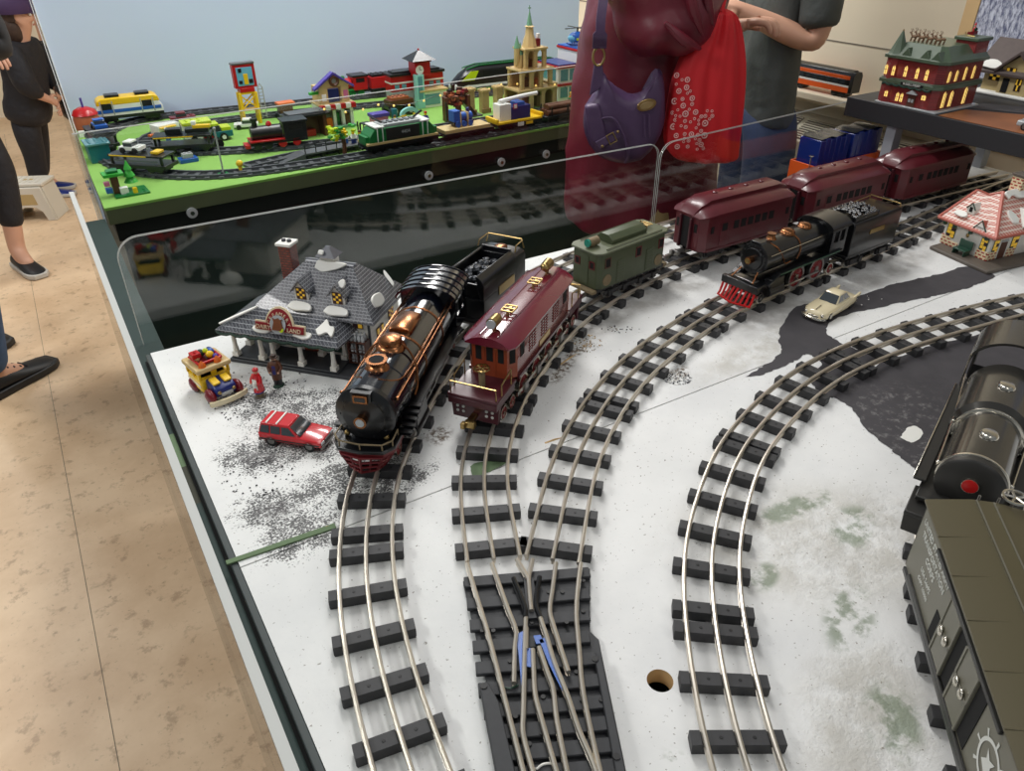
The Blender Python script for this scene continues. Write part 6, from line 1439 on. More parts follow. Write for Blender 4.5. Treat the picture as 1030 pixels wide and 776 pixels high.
o = rd_.build('model_road'); o.location = (0, 0, TZ); tag(o, 'grey model road strip on the shelf in front of the beige cottage', 'model road')
def silver_car():
    t = thing('toy_car', 'silver toy car at the right end of the shelf, cut by the frame', 'toy car', T(1.645, .735, SZ + .0012), heading(0) + R(0))
    one(t, 'body', lambda b: b.prism([(-.045, .006), (-.045, .017), (.02, .018), (.044, .013), (.045, .006)], -.018, .018, 'silver_car', 'y'), .003)
    c = one(t, 'cabin', lambda b: b.loft([[(-.040, -.016, .0165), (.014, -.016, .0165), (.014, .016, .0165), (-.040, .016, .0165)], [(-.030, -.0125, .029), (.000, -.0125, .029), (.000, .0125, .029), (-.030, .0125, .029)]], 'silver_car'), .002)
    for s in (-1, 1):
        for x in (-.024, -.004): one(c, 'window', lambda b: b.add([(x - .008, s * .0156, .0185), (x + .009, s * .0156, .0185), (x + .005, s * .0132, .027), (x - .006, s * .0132, .027)], [(0, 1, 2, 3)], 'car_glass'))
    wheels4(t, (.028, -.028), .0155, .007, .005)
silver_car()
tr = thing('model_tree', 'small dark green model bush on the shelf beside the silver car', 'model tree', T(1.70, .66, SZ))
one(tr, 'foliage', lambda b: [b.ell((random.uniform(-.012, .012), random.uniform(-.012, .012), .012 + random.uniform(0, .022)), .009, 'garland', 7, 5) for k in range(16)]); one(tr, 'trunk', lambda b: b.cyl((0, 0, .0013), (0, 0, .02), .003, 'trim_brown', n=8))

# orange gondola on the rear track, two blue stacks riding in it
go = thing('gondola_car', 'orange toy gondola car behind the middle maroon passenger car', 'train car', T(1.545, 1.099, RT), 0)
one(go, 'body', lambda b: (b.bb(-.115, .115, -.034, .034, .022, .027, 'orange_paint'), [b.bb(-.115, .115, s * .033 - .0015, s * .033 + .0015, .022, .068, 'orange_paint') for s in (-1, 1)], [b.bb(s * .114 - .0015, s * .114 + .0015, -.034, .034, .022, .068, 'orange_paint') for s in (-1, 1)], [b.bb(x - .002, x + .002, -.0365, -.0343, .024, .066, 'orange_paint') for x in (-.1, -.05, 0, .05, .1)]), .0008)
truck(go, .075, .045, .0098); truck(go, -.075, .045, .0098); knuckle(go, .115, .014, 'steel', 1); knuckle(go, -.115, .014, 'steel', -1)
one(go, 'brake_stand', lambda b: (b.cyl((-.118, -.022, .03), (-.118, -.022, .088), .0016, 'nickel', n=6), b.lathe([(.005, 0), (.006, .002), (.003, .003)], (-.118, -.022, .088), 'nickel', 10)), label='nickel brake stand')
for x, lab in ((1.490, 'blue glossy wrapped stack nearer the red tote in the orange gondola'), (1.600, 'blue glossy wrapped stack beside the grey shelf post in the orange gondola')):
    t = thing('wrapped_stack', lab, 'container', T(x, 1.099, RT + .0275), 0)
    one(t, 'stack', lambda b: [b.bb(-.048 + k * .0165, -.0325 + k * .0165 + .0015, -.029, .029, 0, .092 + .003 * (k % 2), 'blue_wrap') for k in range(6)], .002)
    one(t, 'top_wrap', lambda b: b.loft([[(-.047 + k * .0157, y, .0945 + .004 * ((k * 7 + j * 3) % 3) / 2) for j, y in enumerate((-.028, -.014, .0, .014, .028))] for k in range(7)], 'foil', cap=False, closed=False), label='crinkled silver wrap')
# streamlined orange car on the wall ledge
oc = thing('streamliner_car', 'orange and black streamlined toy train car on the wall ledge', 'train car', T(2.525, 1.93, -.024), R(-90))
def ocb(b):
    for z0, z1, m_, w_ in ((.018, .036, 'orange_paint', .024), (.036, .043, 'snow_white', .0243), (.043, .062, 'black', .0245), (.062, .075, 'orange_paint', .0243)): b.bb(-.15, .135, -w_, w_, z0, z1, m_)
    b.prism([(-.0243, .075), (.0243, .075), (.020, .086), (.008, .092), (-.008, .092), (-.020, .086)], -.15, .138, 'black', 'x')
    b.prism([(-.024, .018), (.024, .018), (.0243, .075), (.016, .088), (-.016, .088), (-.0243, .075)], .135, .150, 'black', 'x')
one(oc, 'body', ocb, .0012)
for x in (.095, -.095): one(oc, 'truck', lambda b: (b.bb(x - .03, x + .03, -.021, .021, .006, .018, 'black'), [b.cyl((x + k * .018, -.0215, .008), (x + k * .018, .0215, .008), .008, 'dark_metal', n=14) for k in (-1, 1)]), .001)
for k in range(9):
    for s in (-1, 1): window(oc, (-.135 + k * .03, s * .0247, .0525), (.020, .0006, .012), 'car_glass')
# ================================================================ TOY BRICK TOWN ON THE FAR TABLE
BY = atan2(FR[1] - FL[1], FR[0] - FL[0])             # the far table stands slightly turned
def bt(name, label, cat, x, y, rz=0, group=None): return thing(name, label, cat, T(x, y, 0), BY + rz, group)
def studs(b, x0, x1, y0, y1, z, m, p=.016):
    nx, ny = max(1, round((x1 - x0) / p)), max(1, round((y1 - y0) / p))
    for i in range(nx):
        for j in range(ny):
            cx, cy = x0 + (i + .5) * (x1 - x0) / nx, y0 + (j + .5) * (y1 - y0) / ny; b.cyl((cx, cy, z), (cx, cy, z + .0022), .0045, m, n=6)
def P(parent, name, *boxes, bevel=.0008, stud=None, label=None):
    def f(b):
        for x0, x1, y0, y1, z0, z1, m in boxes: b.bb(x0, x1, y0, y1, z0, z1, m)
        if stud: studs(b, *stud)
    return one(parent, name, f, bevel, 40, label)
# brick railway
def brick_track(label, pts):
    Q = smooth(resample(catmull([V((x, y, 0)) for x, y in pts], 12), .016), 12); o = Q[0]
    t = thing('toy_brick_track', label, 'track', T(o.x, o.y))
    def off(k): 
        r = []
        for i, p in enumerate(Q):
            d = (Q[min(i + 1, len(Q) - 1)] - Q[max(i - 1, 0)]).normalized(); r.append(p - o + V((-d.y, d.x, 0)) * k)
        return r
    def ribbon(b, k0, k1, z0, z1, m):
        A, B = off(k0), off(k1); b.loft([[(p.x, p.y, z0), (p.x, p.y, z1), (q.x, q.y, z1), (q.x, q.y, z0)] for p, q in zip(A, B)], m)
    one(t, 'bed', lambda b: ribbon(b, -.030, .030, .0002, .0035, 'toy_track_dark'))
    def sl(b):
        A, B = off(-.032), off(.032)
        for i in range(0, len(A), 2): 
            p, q = A[i], B[i]; d = (q - p).normalized(); n_ = V((-d.y, d.x, 0)) * .006; b.prism([((p - n_).x, (p - n_).y), ((q - n_).x, (q - n_).y), ((q + n_).x, (q + n_).y), ((p + n_).x, (p + n_).y)], .0002, .006, 'toy_track', 'z')
    one(t, 'sleepers', sl)
    for k in (-.019, .019): one(t, 'rail', lambda b: ribbon(b, k - .003, k + .003, .003, .0095, 'toy_track'))
brick_track('outer toy brick track loop running round the edge of the green table', [(1.9, 2.535), (1.3, 2.60), (.8, 2.66), (.45, 2.705), (.28, 2.70), (.175, 2.60), (.14, 2.42), (.155, 2.22), (.23, 2.075), (.36, 1.985), (.55, 1.955), (.9, 1.957), (1.3, 1.978), (1.9, 2.015)])
brick_track('inner toy brick track loop passing the ambulance pickup', [(1.85, 2.40), (1.3, 2.455), (.8, 2.52), (.52, 2.55), (.34, 2.52), (.25, 2.42), (.26, 2.31), (.34, 2.235), (.5, 2.17), (.7, 2.125), (1.0, 2.11), (1.4, 2.12), (1.85, 2.15)])
brick_track('short toy brick siding branching behind the station platform', [(.44, 2.02), (.56, 2.045), (.70, 2.06), (1.0, 2.055)])
# wagons
def bogie(t, x, m='toy_black'):
    one(t, 'bogie', lambda b: (b.bb(x - .022, x + .022, -.022, .022, .004, .013, m), [b.cyl((x + k * .012, s * .0175 - .003, .0075), (x + k * .012, s * .0175 + .003, .0075), .0075, m, n=12) for k in (-1, 1) for s in (-1, 1)]), .0006)
def flat(t, L, z=.022, m='toy_black'): P(t, 'deck', (-L / 2, L / 2, -.030, .030, .013, z, m)); bogie(t, L / 2 - .035); bogie(t, -L / 2 + .035); P(t, 'buffer', (-L / 2 - .008, -L / 2, -.012, .012, .012, .018, 'toy_black'))
RZ = .0095
def tv(name, label, x, y, rz=0): o = bt(name, label, 'toy train', x, y, rz); o.location.z += RZ; return o
t = tv('toy_passenger_train', 'toy train in yellow, white and blue at the back left by the backdrop', .262, 2.690, R(-5))
flat(t, .19)
one(t, 'body', lambda b: b.prism([(-.095, .020), (.095, .020), (.095, .038), (.082, .060), (.070, .066), (-.070, .066), (-.082, .060), (-.095, .038)], -.029, .029, 'toy_white', 'y'), .003)
one(t, 'roof', lambda b: b.prism([(-.090, .052), (.090, .052), (.086, .066), (.074, .072), (-.074, .072), (-.086, .066)], -.030, .030, 'toy_yellow', 'y'), .003, label='yellow roof')
P(t, 'blue_band', (-.09, .09, -.0302, .0302, .030, .040, 'toy_blue'))
for x in (-.062, .052): P(t, 'window', (x - .014, x + .014, -.0306, .0304, .040, .058, 'toy_black')); 
for x in (-.045, -.078, .035, .070): P(t, 'door_rail', (x - .0015, x + .0015, -.0315, .0315, .024, .064, 'toy_lightgrey'))
for x in (-.04, .045): P(t, 'roof_unit', (x - .02, x + .02, -.018, .018, .072, .079, 'toy_black'))
def hut():
    t = bt('brick_round_hut', 'round brown toy brick hut with red cap at the back left corner', 'toy building', .150, 2.690)
    t.location.z += .0
    one(t, 'body', lambda b: b.lathe([(.030, 0), (.036, .02), (.036, .042), (.030, .058)], (-.02, -.07, 0), 'toy_nougat', 14)); one(t, 'cap', lambda b: (b.lathe([(.036, .054), (.030, .066), (.014, .074)], (-.02, -.07, 0), 'toy_red', 12), b.cyl((-.02, -.07, .07), (-.02, -.07, .10), .003, 'toy_purple', n=6)))
    P(t, 'white_fence', (-.055, -.035, -.112, -.104, 0, .018, 'toy_white'), (-.01, .012, -.112, -.104, 0, .022, 'toy_white'))
hut()
def carrier(label, x, y, rz, ex):
    t = tv('toy_car_carrier', label, x, y, rz); flat(t, .155)
    P(t, 'upper_deck', (-.075, .075, -.028, .028, .040, .045, 'toy_black'), *[(x0, x0 + .006, s - .003, s + .003, .022, .040, 'toy_black') for x0 in (-.07, .064) for s in (-.024, .024)])
    P(t, 'yellow_stripe', (-.07, .03, -.0285, -.0278, .041, .044, 'toy_yellow'))
    ex(t)
def ex1(t): P(t, 'loader_arm', (.01, .07, -.012, .012, .048, .058, 'toy_black'), (.03, .075, -.008, .008, .058, .066, 'toy_yellow'), (-.04, .0, -.012, .012, .046, .060, 'toy_black')); P(t, 'white_block', (.028, .04, -.006, .006, .066, .076, 'toy_white'))
def ex2(t): P(t, 'ramp', (-.075, -.02, -.026, .026, .046, .052, 'toy_black')); P(t, 'yellow_block', (.03, .05, -.012, .012, .046, .052, 'toy_yellow'))
def ex3(t): P(t, 'yellow_block', (.035, .055, -.014, .014, .046, .052, 'toy_yellow')); P(t, 'plain_stripe', (-.06, .06, -.029, -.0281, .030, .034, 'toy_grey'))
carrier('black toy car carrier with yellow loader arm on the inner left curve', .330, 2.235, R(-22), ex1)
carrier('black toy car carrier wagon on the left curve under the blue car', .145, 2.40, R(92), ex2)
carrier('black toy car carrier wagon at the front left curve under the white car', .205, 2.100, R(-45), ex3)
def toycar(label, x, y, z, rz, c1, c2='toy_black', L=.055):
    t = bt('toy_brick_car', label, 'toy car', x, y, rz); t.location.z += z
    P(t, 'body', (-L / 2, L / 2, -.016, .016, .006, .015, c1), stud=(L * .22, L * .45, -.012, .012, .015, c1)); P(t, 'roof', (-L * .25, L * .12, -.014, .014, .024, .028, c1)); P(t, 'windows', (-L * .27, L * .15, -.0135, .0135, .015, .024, 'car_glass'))
    for k in (-1, 1):
        for s in (-1, 1): one(t, 'wheel', lambda b: b.cyl((k * L * .3, s * .0165 - .003, .007), (k * L * .3, s * .0165 + .003, .007), .007, 'toy_black', n=10))
toycar('small blue toy brick car riding on the left black carrier wagon', .150, 2.405, RZ + .0455, R(92), 'toy_blue')
toycar('white toy brick car riding on the front left carrier wagon', .190, 2.116, RZ + .0455, R(-45), 'toy_white')
toycar('dark red toy brick car standing before the back track at left', .400, 2.625, .0, R(-5), 'toy_darkred', L=.075)
toycar('white toy brick police car beside the yellow lattice tower', .545, 2.43, .0, R(160), 'toy_white', L=.07)
t = bt('brick_aquarium_hut', 'translucent teal toy brick hut at the left edge of the green table', 'toy building', .118, 2.30); P(t, 'walls', (-.02, .03, -.03, .03, 0, .045, 'toy_teal')); P(t, 'top', (-.025, .035, -.035, .035, .045, .05, 'toy_glass'), stud=(-.02, .03, -.03, .03, .05, 'toy_glass'))
def treehouse():
    t = bt('brick_treehouse', 'small toy brick treehouse with green fir on a green plate at front left', 'toy building', .130, 1.965)
    P(t, 'plate', (-.02, .055, -.030, .03, 0, .005, 'toy_green'), stud=(.0, .055, -.03, .0, .005, 'toy_green')); P(t, 'trunk', (-.018, -.002, -.006, .016, .005, .045, 'toy_brown')); P(t, 'canopy', (-.032, .012, -.012, .024, .045, .052, 'toy_brightgreen'), (-.022, .002, -.006, .018, .052, .058, 'toy_green'))
    one(t, 'fir', lambda b: b.lathe([(.016, .022), (.006, .036), (.013, .036), (.005, .052), (.009, .052), (.001, .072)], (.026, .012, 0), 'toy_brightgreen', 10)); P(t, 'slide', (-.034, -.02, -.014, .0, .01, .022, 'toy_blue'), (-.034, -.022, -.012, .0, .026, .036, 'toy_pink')); P(t, 'flower', (.02, .03, -.028, -.02, .005, .018, 'toy_yellow'), (-.005, .012, -.02, -.006, .005, .02, 'toy_white'))
treehouse()
def tower():
    t = bt('brick_sign_tower', 'tall toy sign tower with red framed board on yellow lattice legs', 'toy tower', .575, 2.480)
    for x in (-.024, .024):
        for y in (-.012, .012): P(t, 'leg', (x - .004, x + .004, y - .004, y + .004, 0, .092, 'toy_yellow'))
    one(t, 'bracing', lambda b: ([b.tube([(-.024, y, z), (.024, y, z + .04)], .0022, 'toy_yellow', 5) for y in (-.012, .012) for z in (.045,)], [b.tube([(.024, y, z), (-.024, y, z + .04)], .0022, 'toy_yellow', 5) for y in (-.012, .012) for z in (.045,)], b.bb(-.024, .024, -.014, .014, .040, .044, 'toy_yellow'), b.bb(-.024, .024, -.014, .014, .088, .094, 'toy_yellow')))
    P(t, 'red_cab', (-.022, .022, -.016, .016, .094, .106, 'toy_red'))
    P(t, 'board_frame', (-.033, .033, -.012, .008, .106, .172, 'toy_red')); P(t, 'board_face', (-.024, .024, -.0135, -.0118, .112, .164, 'toy_azure')); P(t, 'board_figure', (-.005, .008, -.0155, -.0136, .116, .146, 'toy_yellow'), (-.018, -.008, -.015, -.0136, .15, .162, 'toy_black'), (.010, .022, -.015, -.0136, .118, .13, 'toy_black'), (-.02, -.01, -.015, -.0136, .118, .128, 'toy_black')); P(t, 'board_cap', (-.034, .034, -.014, .01, .172, .177, 'toy_grey'))
    one(t, 'ladder', lambda b: ([b.tube([(x, .0, .01), (x, .0, .10)], .0016, 'toy_lightgrey', 5) for x in (.036, .050)], [b.tube([(.036, 0, .016 + k * .010), (.050, 0, .016 + k * .010)], .0012, 'toy_lightgrey', 5) for k in range(9)], b.tube([(.036, 0, .1), (.043, 0, .112), (.050, 0, .1)], .0016, 'toy_lightgrey', 5)))
tower()
def ambulance():
    t = bt('brick_ambulance', 'toy ambulance pickup with white box, lime roof and teal cab', 'toy vehicle', .405, 2.345, R(-4))
    P(t, 'box', (-.055, .012, -.024, .024, .014, .052, 'toy_white')); P(t, 'box_roof', (-.057, .022, -.026, .026, .052, .060, 'toy_lime'), stud=(-.05, .0, -.02, .02, .060, 'toy_lime')); P(t, 'emblem', (-.032, -.014, -.0248, -.0240, .028, .044, 'toy_azure'))
    P(t, 'cab', (.012, .075, -.024, .024, .010, .026, 'toy_teal')); P(t, 'bonnet', (.045, .072, -.022, .022, .026, .036, 'toy_lime')); P(t, 'cab_roof', (.012, .040, -.022, .022, .042, .048, 'toy_lime')); P(t, 'cab_windows', (.014, .042, -.021, .021, .026, .042, 'car_glass')); P(t, 'lower_side', (-.055, .012, -.025, .025, .006, .014, 'toy_teal'))
    for x in (-.032, .048):
        for s in (-1, 1): one(t, 'wheel', lambda b: (b.cyl((x, s * .025 - .004, .011), (x, s * .025 + .004, .011), .011, 'toy_black', n=14), b.cyl((x, s * .0295, .011), (x, s * .0300, .011), .006, 'toy_white', n=10)))
ambulance()
t = bt('brick_camper', 'white toy brick camper with striped trim left of the ambulance', 'toy vehicle', .320, 2.455, R(20)); P(t, 'body', (-.035, .035, -.02, .02, .008, .038, 'toy_white')); P(t, 'awning', (-.03, .02, -.03, -.02, .03, .034, 'toy_yellow')); P(t, 'trim', (-.03, -.01, -.0205, -.02, .012, .022, 'toy_green'), (.0, .012, -.0205, -.02, .012, .024, 'toy_brown')); P(t, 'tow_bar', (-.055, -.035, -.006, .006, .010, .016, 'toy_orange'))
for s in (-1, 1): one(t, 'wheel', lambda b: b.cyl((0, s * .02 - .003, .008), (0, s * .02 + .003, .008), .008, 'toy_black', n=12))
t = bt('brick_off_roader', 'small black and red toy off-road buggy before the ambulance', 'toy vehicle', .400, 2.262); P(t, 'frame', (-.022, .022, -.012, .012, .014, .024, 'toy_black'), (-.012, .012, -.01, .01, .024, .034, 'toy_red')); P(t, 'cage', (-.012, .012, -.012, .012, .04, .043, 'toy_black'), (-.012, -.009, -.01, .01, .03, .04, 'toy_black'), (.009, .012, -.01, .01, .03, .04, 'toy_black')); P(t, 'seat_block', (.0, .008, -.006, .006, .03, .036, 'toy_orange'))
for x in (-.02, .02):
    for s in (-1, 1): one(t, 'wheel', lambda b: b.cyl((x, s * .017 - .006, .0125), (x, s * .017 + .006, .0125), .0125, 'toy_black', n=12))
t = bt('brick_block', 'grey and blue toy brick box lying beside the inner track', 'toy block', .318, 2.160); P(t, 'lower', (-.022, .024, -.016, .016, 0, .010, 'toy_blue')); P(t, 'upper', (-.012, .014, -.01, .01, .010, .022, 'toy_lightgrey'), stud=(-.012, .014, -.01, .01, .022, 'toy_lightgrey'))
def brick_steam(name, label, x, y, rz, body, trim, L=.15):
    t = tv(name, label, x, y, rz)
    P(t, 'frame', (-L / 2, L / 2, -.024, .024, .012, .020, 'toy_black')); one(t, 'boiler', lambda b: b.cyl((-L * .08, 0, .040), (L / 2 - .008, 0, .040), .018, body, n=16)); P(t, 'cab', (-L / 2, -L * .10, -.025, .025, .020, .062, body)); P(t, 'cab_roof', (-L / 2 - .004, -L * .08, -.028, .028, .062, .068, 'toy_black')); P(t, 'cab_window', (-L * .42, -L * .18, -.0256, .0256, .044, .058, 'hole_dark'))
    one(t, 'chimney', lambda b: b.lathe([(.007, .054), (.007, .070), (.010, .074), (.010, .078)], (L * .36, 0, 0), 'toy_black', 12)); one(t, 'dome', lambda b: b.lathe([(.008, .054), (.008, .062), (.004, .067)], (L * .12, 0, 0), trim, 10)); P(t, 'running_board', (-L * .1, L / 2, -.027, .027, .020, .024, trim)); P(t, 'pilot', (L / 2, L / 2 + .014, -.020, .020, .005, .014, trim))
    for k in (-.3, -.05, .2, .38):
        for s in (-1, 1): one(t, 'wheel', lambda b: b.cyl((k * L, s * .021 - .003, .0115), (k * L, s * .021 + .003, .0115), .0115, trim if k < .1 else 'toy_black', n=14))
brick_steam('toy_steam_locomotive', 'black toy brick steam engine with red running boards on the inner track', .560, 2.150, R(172), 'toy_black', 'toy_red', .155)
brick_steam('toy_steam_locomotive', 'red toy brick steam engine on the back track beside the toy shop', .955, 2.643, R(178), 'toy_red', 'toy_green', .13)
t = tv('toy_tender', 'red toy brick tender coupled behind the red toy engine', 1.070, 2.628, R(-4)); flat(t, .09); P(t, 'tank', (-.042, .042, -.026, .026, .022, .058, 'toy_red')); P(t, 'coal', (-.036, .036, -.02, .02, .058, .066, 'toy_black'), stud=(-.036, .036, -.02, .02, .066, 'toy_black'))
t = tv('toy_carriage', 'dark red toy brick carriage on the back track before the red station', 1.185, 2.612, R(-4)); flat(t, .12); P(t, 'body', (-.058, .058, -.028, .028, .022, .062, 'toy_darkred')); P(t, 'roof', (-.062, .062, -.03, .03, .062, .070, 'toy_black'))
for x in (-.04, -.013, .013, .04): P(t, 'window', (x - .008, x + .008, -.0288, .0288, .040, .056, 'lit_yellow'))
t = bt('brick_tipper', 'orange and brown toy tipper bucket behind the black toy engine', 'toy vehicle', .690, 2.50); P(t, 'chassis', (-.03, .03, -.014, .014, .008, .016, 'toy_black')); P(t, 'bucket', (-.022, .02, -.016, .016, .016, .040, 'toy_brown'), (-.026, .028, -.018, .018, .040, .047, 'toy_orange'))
for x in (-.02, .02):
    for s in (-1, 1): one(t, 'wheel', lambda b: b.cyl((x, s * .016 - .003, .008), (x, s * .016 + .003, .008), .008, 'toy_black', n=10))
def minifig(label, x, y, z, top, legs, hat, rz=0):
    t = bt('toy_minifigure', label, 'toy figure', x, y, rz); t.location.z += z
    for s in (-1, 1): P(t, 'leg', (-.003, .003, s * .0035 - .003, s * .0035 + .003, 0, .012, legs), bevel=.0004)
    one(t, 'torso', lambda b: b.prism([(-.0075, .012), (.0075, .012), (.0055, .0245), (-.0055, .0245)], -.0035, .0035, top, 'x'), .0006); one(t, 'head', lambda b: b.lathe([(.0036, .0245), (.0042, .026), (.0042, .0315), (.0034, .033)], (0, 0, 0), 'toy_yellow', 10)); one(t, 'headgear', lambda b: b.lathe([(.0048, .0315), (.0048, .0345), (.003, .0365)], (0, 0, 0), hat, 10))
    for s in (-1, 1): one(t, 'arm', lambda b: b.tube([(0, s * .0062, .023), (.001, s * .0082, .018), (.004, s * .0078, .0145)], .0019, top, 6))
def platform():
    t = bt('brick_platform', 'dark grey toy station platform with ramp and railings beside the front track', 'toy platform', .660, 2.030, R(2))
    P(t, 'slab', (-.075, .095, -.022, .022, .012, .017, 'toy_grey')); one(t, 'ramp', lambda b: b.prism([(-.150, .0005), (-.075, .0005), (-.075, .017), (-.148, .003)], -.022, .022, 'toy_track', 'y'), .0006, label='lighter grey ramp')
    for x in (-.07, -.03, .02, .07): P(t, 'support', (x, x + .012, -.02, .02, 0, .012, 'toy_black'))
    one(t, 'railing', lambda b: ([b.tube([(-.075, y, z), (.04, y, z)], .0015, 'toy_black', 5) for y in (-.021,) for z in (.030, .040)], [b.tube([(x, -.021, .017), (x, -.021, .040)], .0015, 'toy_black', 5) for x in (-.075, -.045, -.015, .015, .04)]))
    u = bt('brick_shelter', 'brown and black toy brick shelter behind the platform', 'toy building', .665, 2.235); P(u, 'roof', (-.06, .07, -.03, .03, .060, .066, 'toy_black'), (-.05, .06, -.024, .024, .066, .072, 'toy_grey')); P(u, 'wall', (-.055, .06, .015, .024, 0, .06, 'toy_brown'), (-.055, -.045, -.024, .024, 0, .06, 'toy_brown'), (.05, .06, -.024, .024, 0, .06, 'toy_brown')); P(u, 'bench', (-.03, .03, -.005, .01, .0, .018, 'toy_red'))
    v = bt('brick_tree', 'toy brick tree with yellow-green leaves beside the platform', 'toy tree', .690, 1.990); one(v, 'trunk', lambda b: b.tube([(0, 0, 0), (.002, 0, .03), (0, .002, .052)], .006, 'toy_brown', 7))
    def lv(b):
        rr = random.Random(4)
        for k in range(34): b.box((rr.uniform(-.036, .030), rr.uniform(-.014, .014), rr.uniform(.044, .078)), (.011, .009, .005), rr.choice(['toy_brightgreen', 'toy_lime', 'toy_lime', 'toy_yellow', 'toy_green']), rr.random() * 3)
    one(v, 'leaves', lv)
    minifig('toy figure in white top at the right end of the toy platform', .735, 2.033, .0172, 'toy_white', 'toy_navy', 'toy_black', -1.5); minifig('toy figure in tan hat on the toy platform by the tree', .715, 2.043, .0172, 'toy_white', 'toy_blue', 'toy_tan', -1.6); minifig('toy figure in grey top standing at the platform rail', .748, 2.018, .0172, 'toy_lightgrey', 'toy_white', 'toy_brown', -1.4)
platform()
def forklift():
    t = bt('brick_forklift', 'yellow toy forklift beside the green cargo engine', 'toy vehicle', .790, 2.075, R(175))
    P(t, 'chassis', (-.026, .018, -.014, .014, .008, .022, 'toy_yellow')); P(t, 'counterweight', (-.030, -.016, -.014, .014, .010, .028, 'toy_yellow')); one(t, 'cage', lambda b: ([b.tube([(-.016, y, .022), (-.012, y, .054), (.010, y, .054), (.016, y, .022)], .0017, 'toy_black', 5) for y in (-.012, .012)], b.bb(-.013, .011, -.013, .013, .053, .056, 'toy_black'))); P(t, 'mast', (.018, .022, -.012, -.008, .004, .060, 'toy_black'), (.018, .022, .008, .012, .004, .060, 'toy_black')); P(t, 'fork', (.020, .050, -.009, -.005, .004, .006, 'toy_lightgrey'), (.020, .050, .005, .009, .004, .006, 'toy_lightgrey')); P(t, 'driver', (-.006, .004, -.005, .005, .022, .046, 'toy_orange'))
    for x in (-.018, .012):
        for s in (-1, 1): one(t, 'wheel', lambda b: b.cyl((x, s * .015 - .003, .007), (x, s * .015 + .003, .007), .007, 'toy_black', n=12))
forklift()
for nm, lab, x, y, pole, base, h in (('brick_lamp_post', 'tall thin white toy lamp post on a green base at the front track', .368, 1.985, 'toy_lightgrey', 'toy_green', .115), ('brick_signal', 'short yellow toy signal on a dark base beside the white post', .412, 1.990, 'toy_yellow', 'toy_grey', .022)):
    t = bt(nm, lab, 'toy signal', x, y); P(t, 'base', (-.012, .012, -.012, .012, 0, .006, base)); one(t, 'pole', lambda b: b.cyl((0, 0, .006), (0, 0, h), .0022 if h > .1 else .005, pole, n=8)); one(t, 'head', lambda b: b.ell((0, 0, h), .004 if h > .1 else .009, pole, 8, 6))
def cargo():
    t = tv('toy_cargo_locomotive', 'long green toy cargo locomotive with black panel at the front edge', .835, 1.955, 0)
    flat(t, .215, .024); L = .1075
    P(t, 'sill', (-L, L, -.031, .031, .024, .030, 'toy_tan')); one(t, 'body', lambda b: b.prism([(-.098, .030), (.098, .030), (.098, .046), (.082, .064), (-.082, .064), (-.098, .046)], -.029, .029, 'toy_green', 'y'), .002); one(t, 'dark_panel', lambda b: [b.bb(-.050, .050, s * .0295 - .0008, s * .0295 + .0008, .032, .063, 'gunmetal_dark') for s in (-1, 1)], label='dark grey side panel'); P(t, 'roof_deck', (-.060, .060, -.024, .024, .064, .072, 'toy_lightgrey'))
    one(t, 'number', lambda b: letters(b, '4404', .013, 'toy_lightgrey', face_M((.008, -.0306, .048), (1, 0, 0), (0, 0, 1)), .0004))
    for x in (-.075, -.060, .060, .075): P(t, 'grab_rail', (x - .001, x + .001, -.0318, .0318, .030, .068, 'toy_white'))
    for s in (-1, 1): P(t, 'white_roof_bar', (s * .068 - .014, s * .068 + .014, -.031, .031, .066, .070, 'toy_white')); P(t, 'nose', (min(s * .098, s * .108), max(s * .098, s * .108), -.022, .022, .024, .046, 'toy_green')); one(t, 'pantograph', lambda b: b.tube([(s * .045, 0, .072), (s * .075, 0, .088)], .003, 'toy_black', 5))
    for k in range(6): P(t, 'roof_fan', (-.046 + k * .0165, -.036 + k * .0165, -.012, .012, .072, .075, 'toy_grey'))
cargo()
t = tv('toy_flat_wagon', 'toy flat wagon with tan plank deck carrying a small blue engine', 1.045, 1.966, 0); flat(t, .165, .020); P(t, 'plank_deck', (-.080, .070, -.029, .029, .020, .030, 'toy_tan'))
u = bt('toy_blue_engine', 'small blue toy engine strapped on the tan flat wagon', 'toy train', 1.035, 1.966); u.location.z += RZ + .0303; P(u, 'frame', (-.032, .032, -.016, .016, .006, .014, 'toy_black')); one(u, 'boiler', lambda b: b.cyl((-.012, 0, .024), (.032, 0, .024), .012, 'toy_blue', n=14)); P(u, 'cab', (-.032, -.010, -.015, .015, .014, .044, 'toy_blue')); one(u, 'chimney', lambda b: b.cyl((.022, 0, .034), (.022, 0, .046), .005, 'toy_navy', n=10)); P(u, 'strap', (-.012, -.009, -.0185, .0185, 0, .040, 'toy_tan'), (.012, .015, -.0185, .0185, 0, .038, 'toy_tan'))
for x in (-.02, .0, .02):
    for s in (-1, 1): one(u, 'wheel', lambda b: b.cyl((x, s * .016 - .003, .008), (x, s * .016 + .003, .008), .008, 'toy_blue', n=12))
t = tv('toy_flat_wagon', 'yellow toy flat wagon loaded with a white and blue helicopter hull', 1.220, 1.976, 0); flat(t, .16, .020); P(t, 'yellow_deck', (-.080, .080, -.030, .030, .020, .026, 'toy_yellow')); P(t, 'yellow_end', (-.084, -.076, -.030, .030, .026, .036, 'toy_yellow'), (.076, .084, -.030, .030, .026, .036, 'toy_yellow')); P(t, 'side_crate', (-.01, .012, -.0312, -.030, .008, .019, 'toy_white'), (.02, .045, -.0312, -.030, .010, .018, 'toy_yellow'))
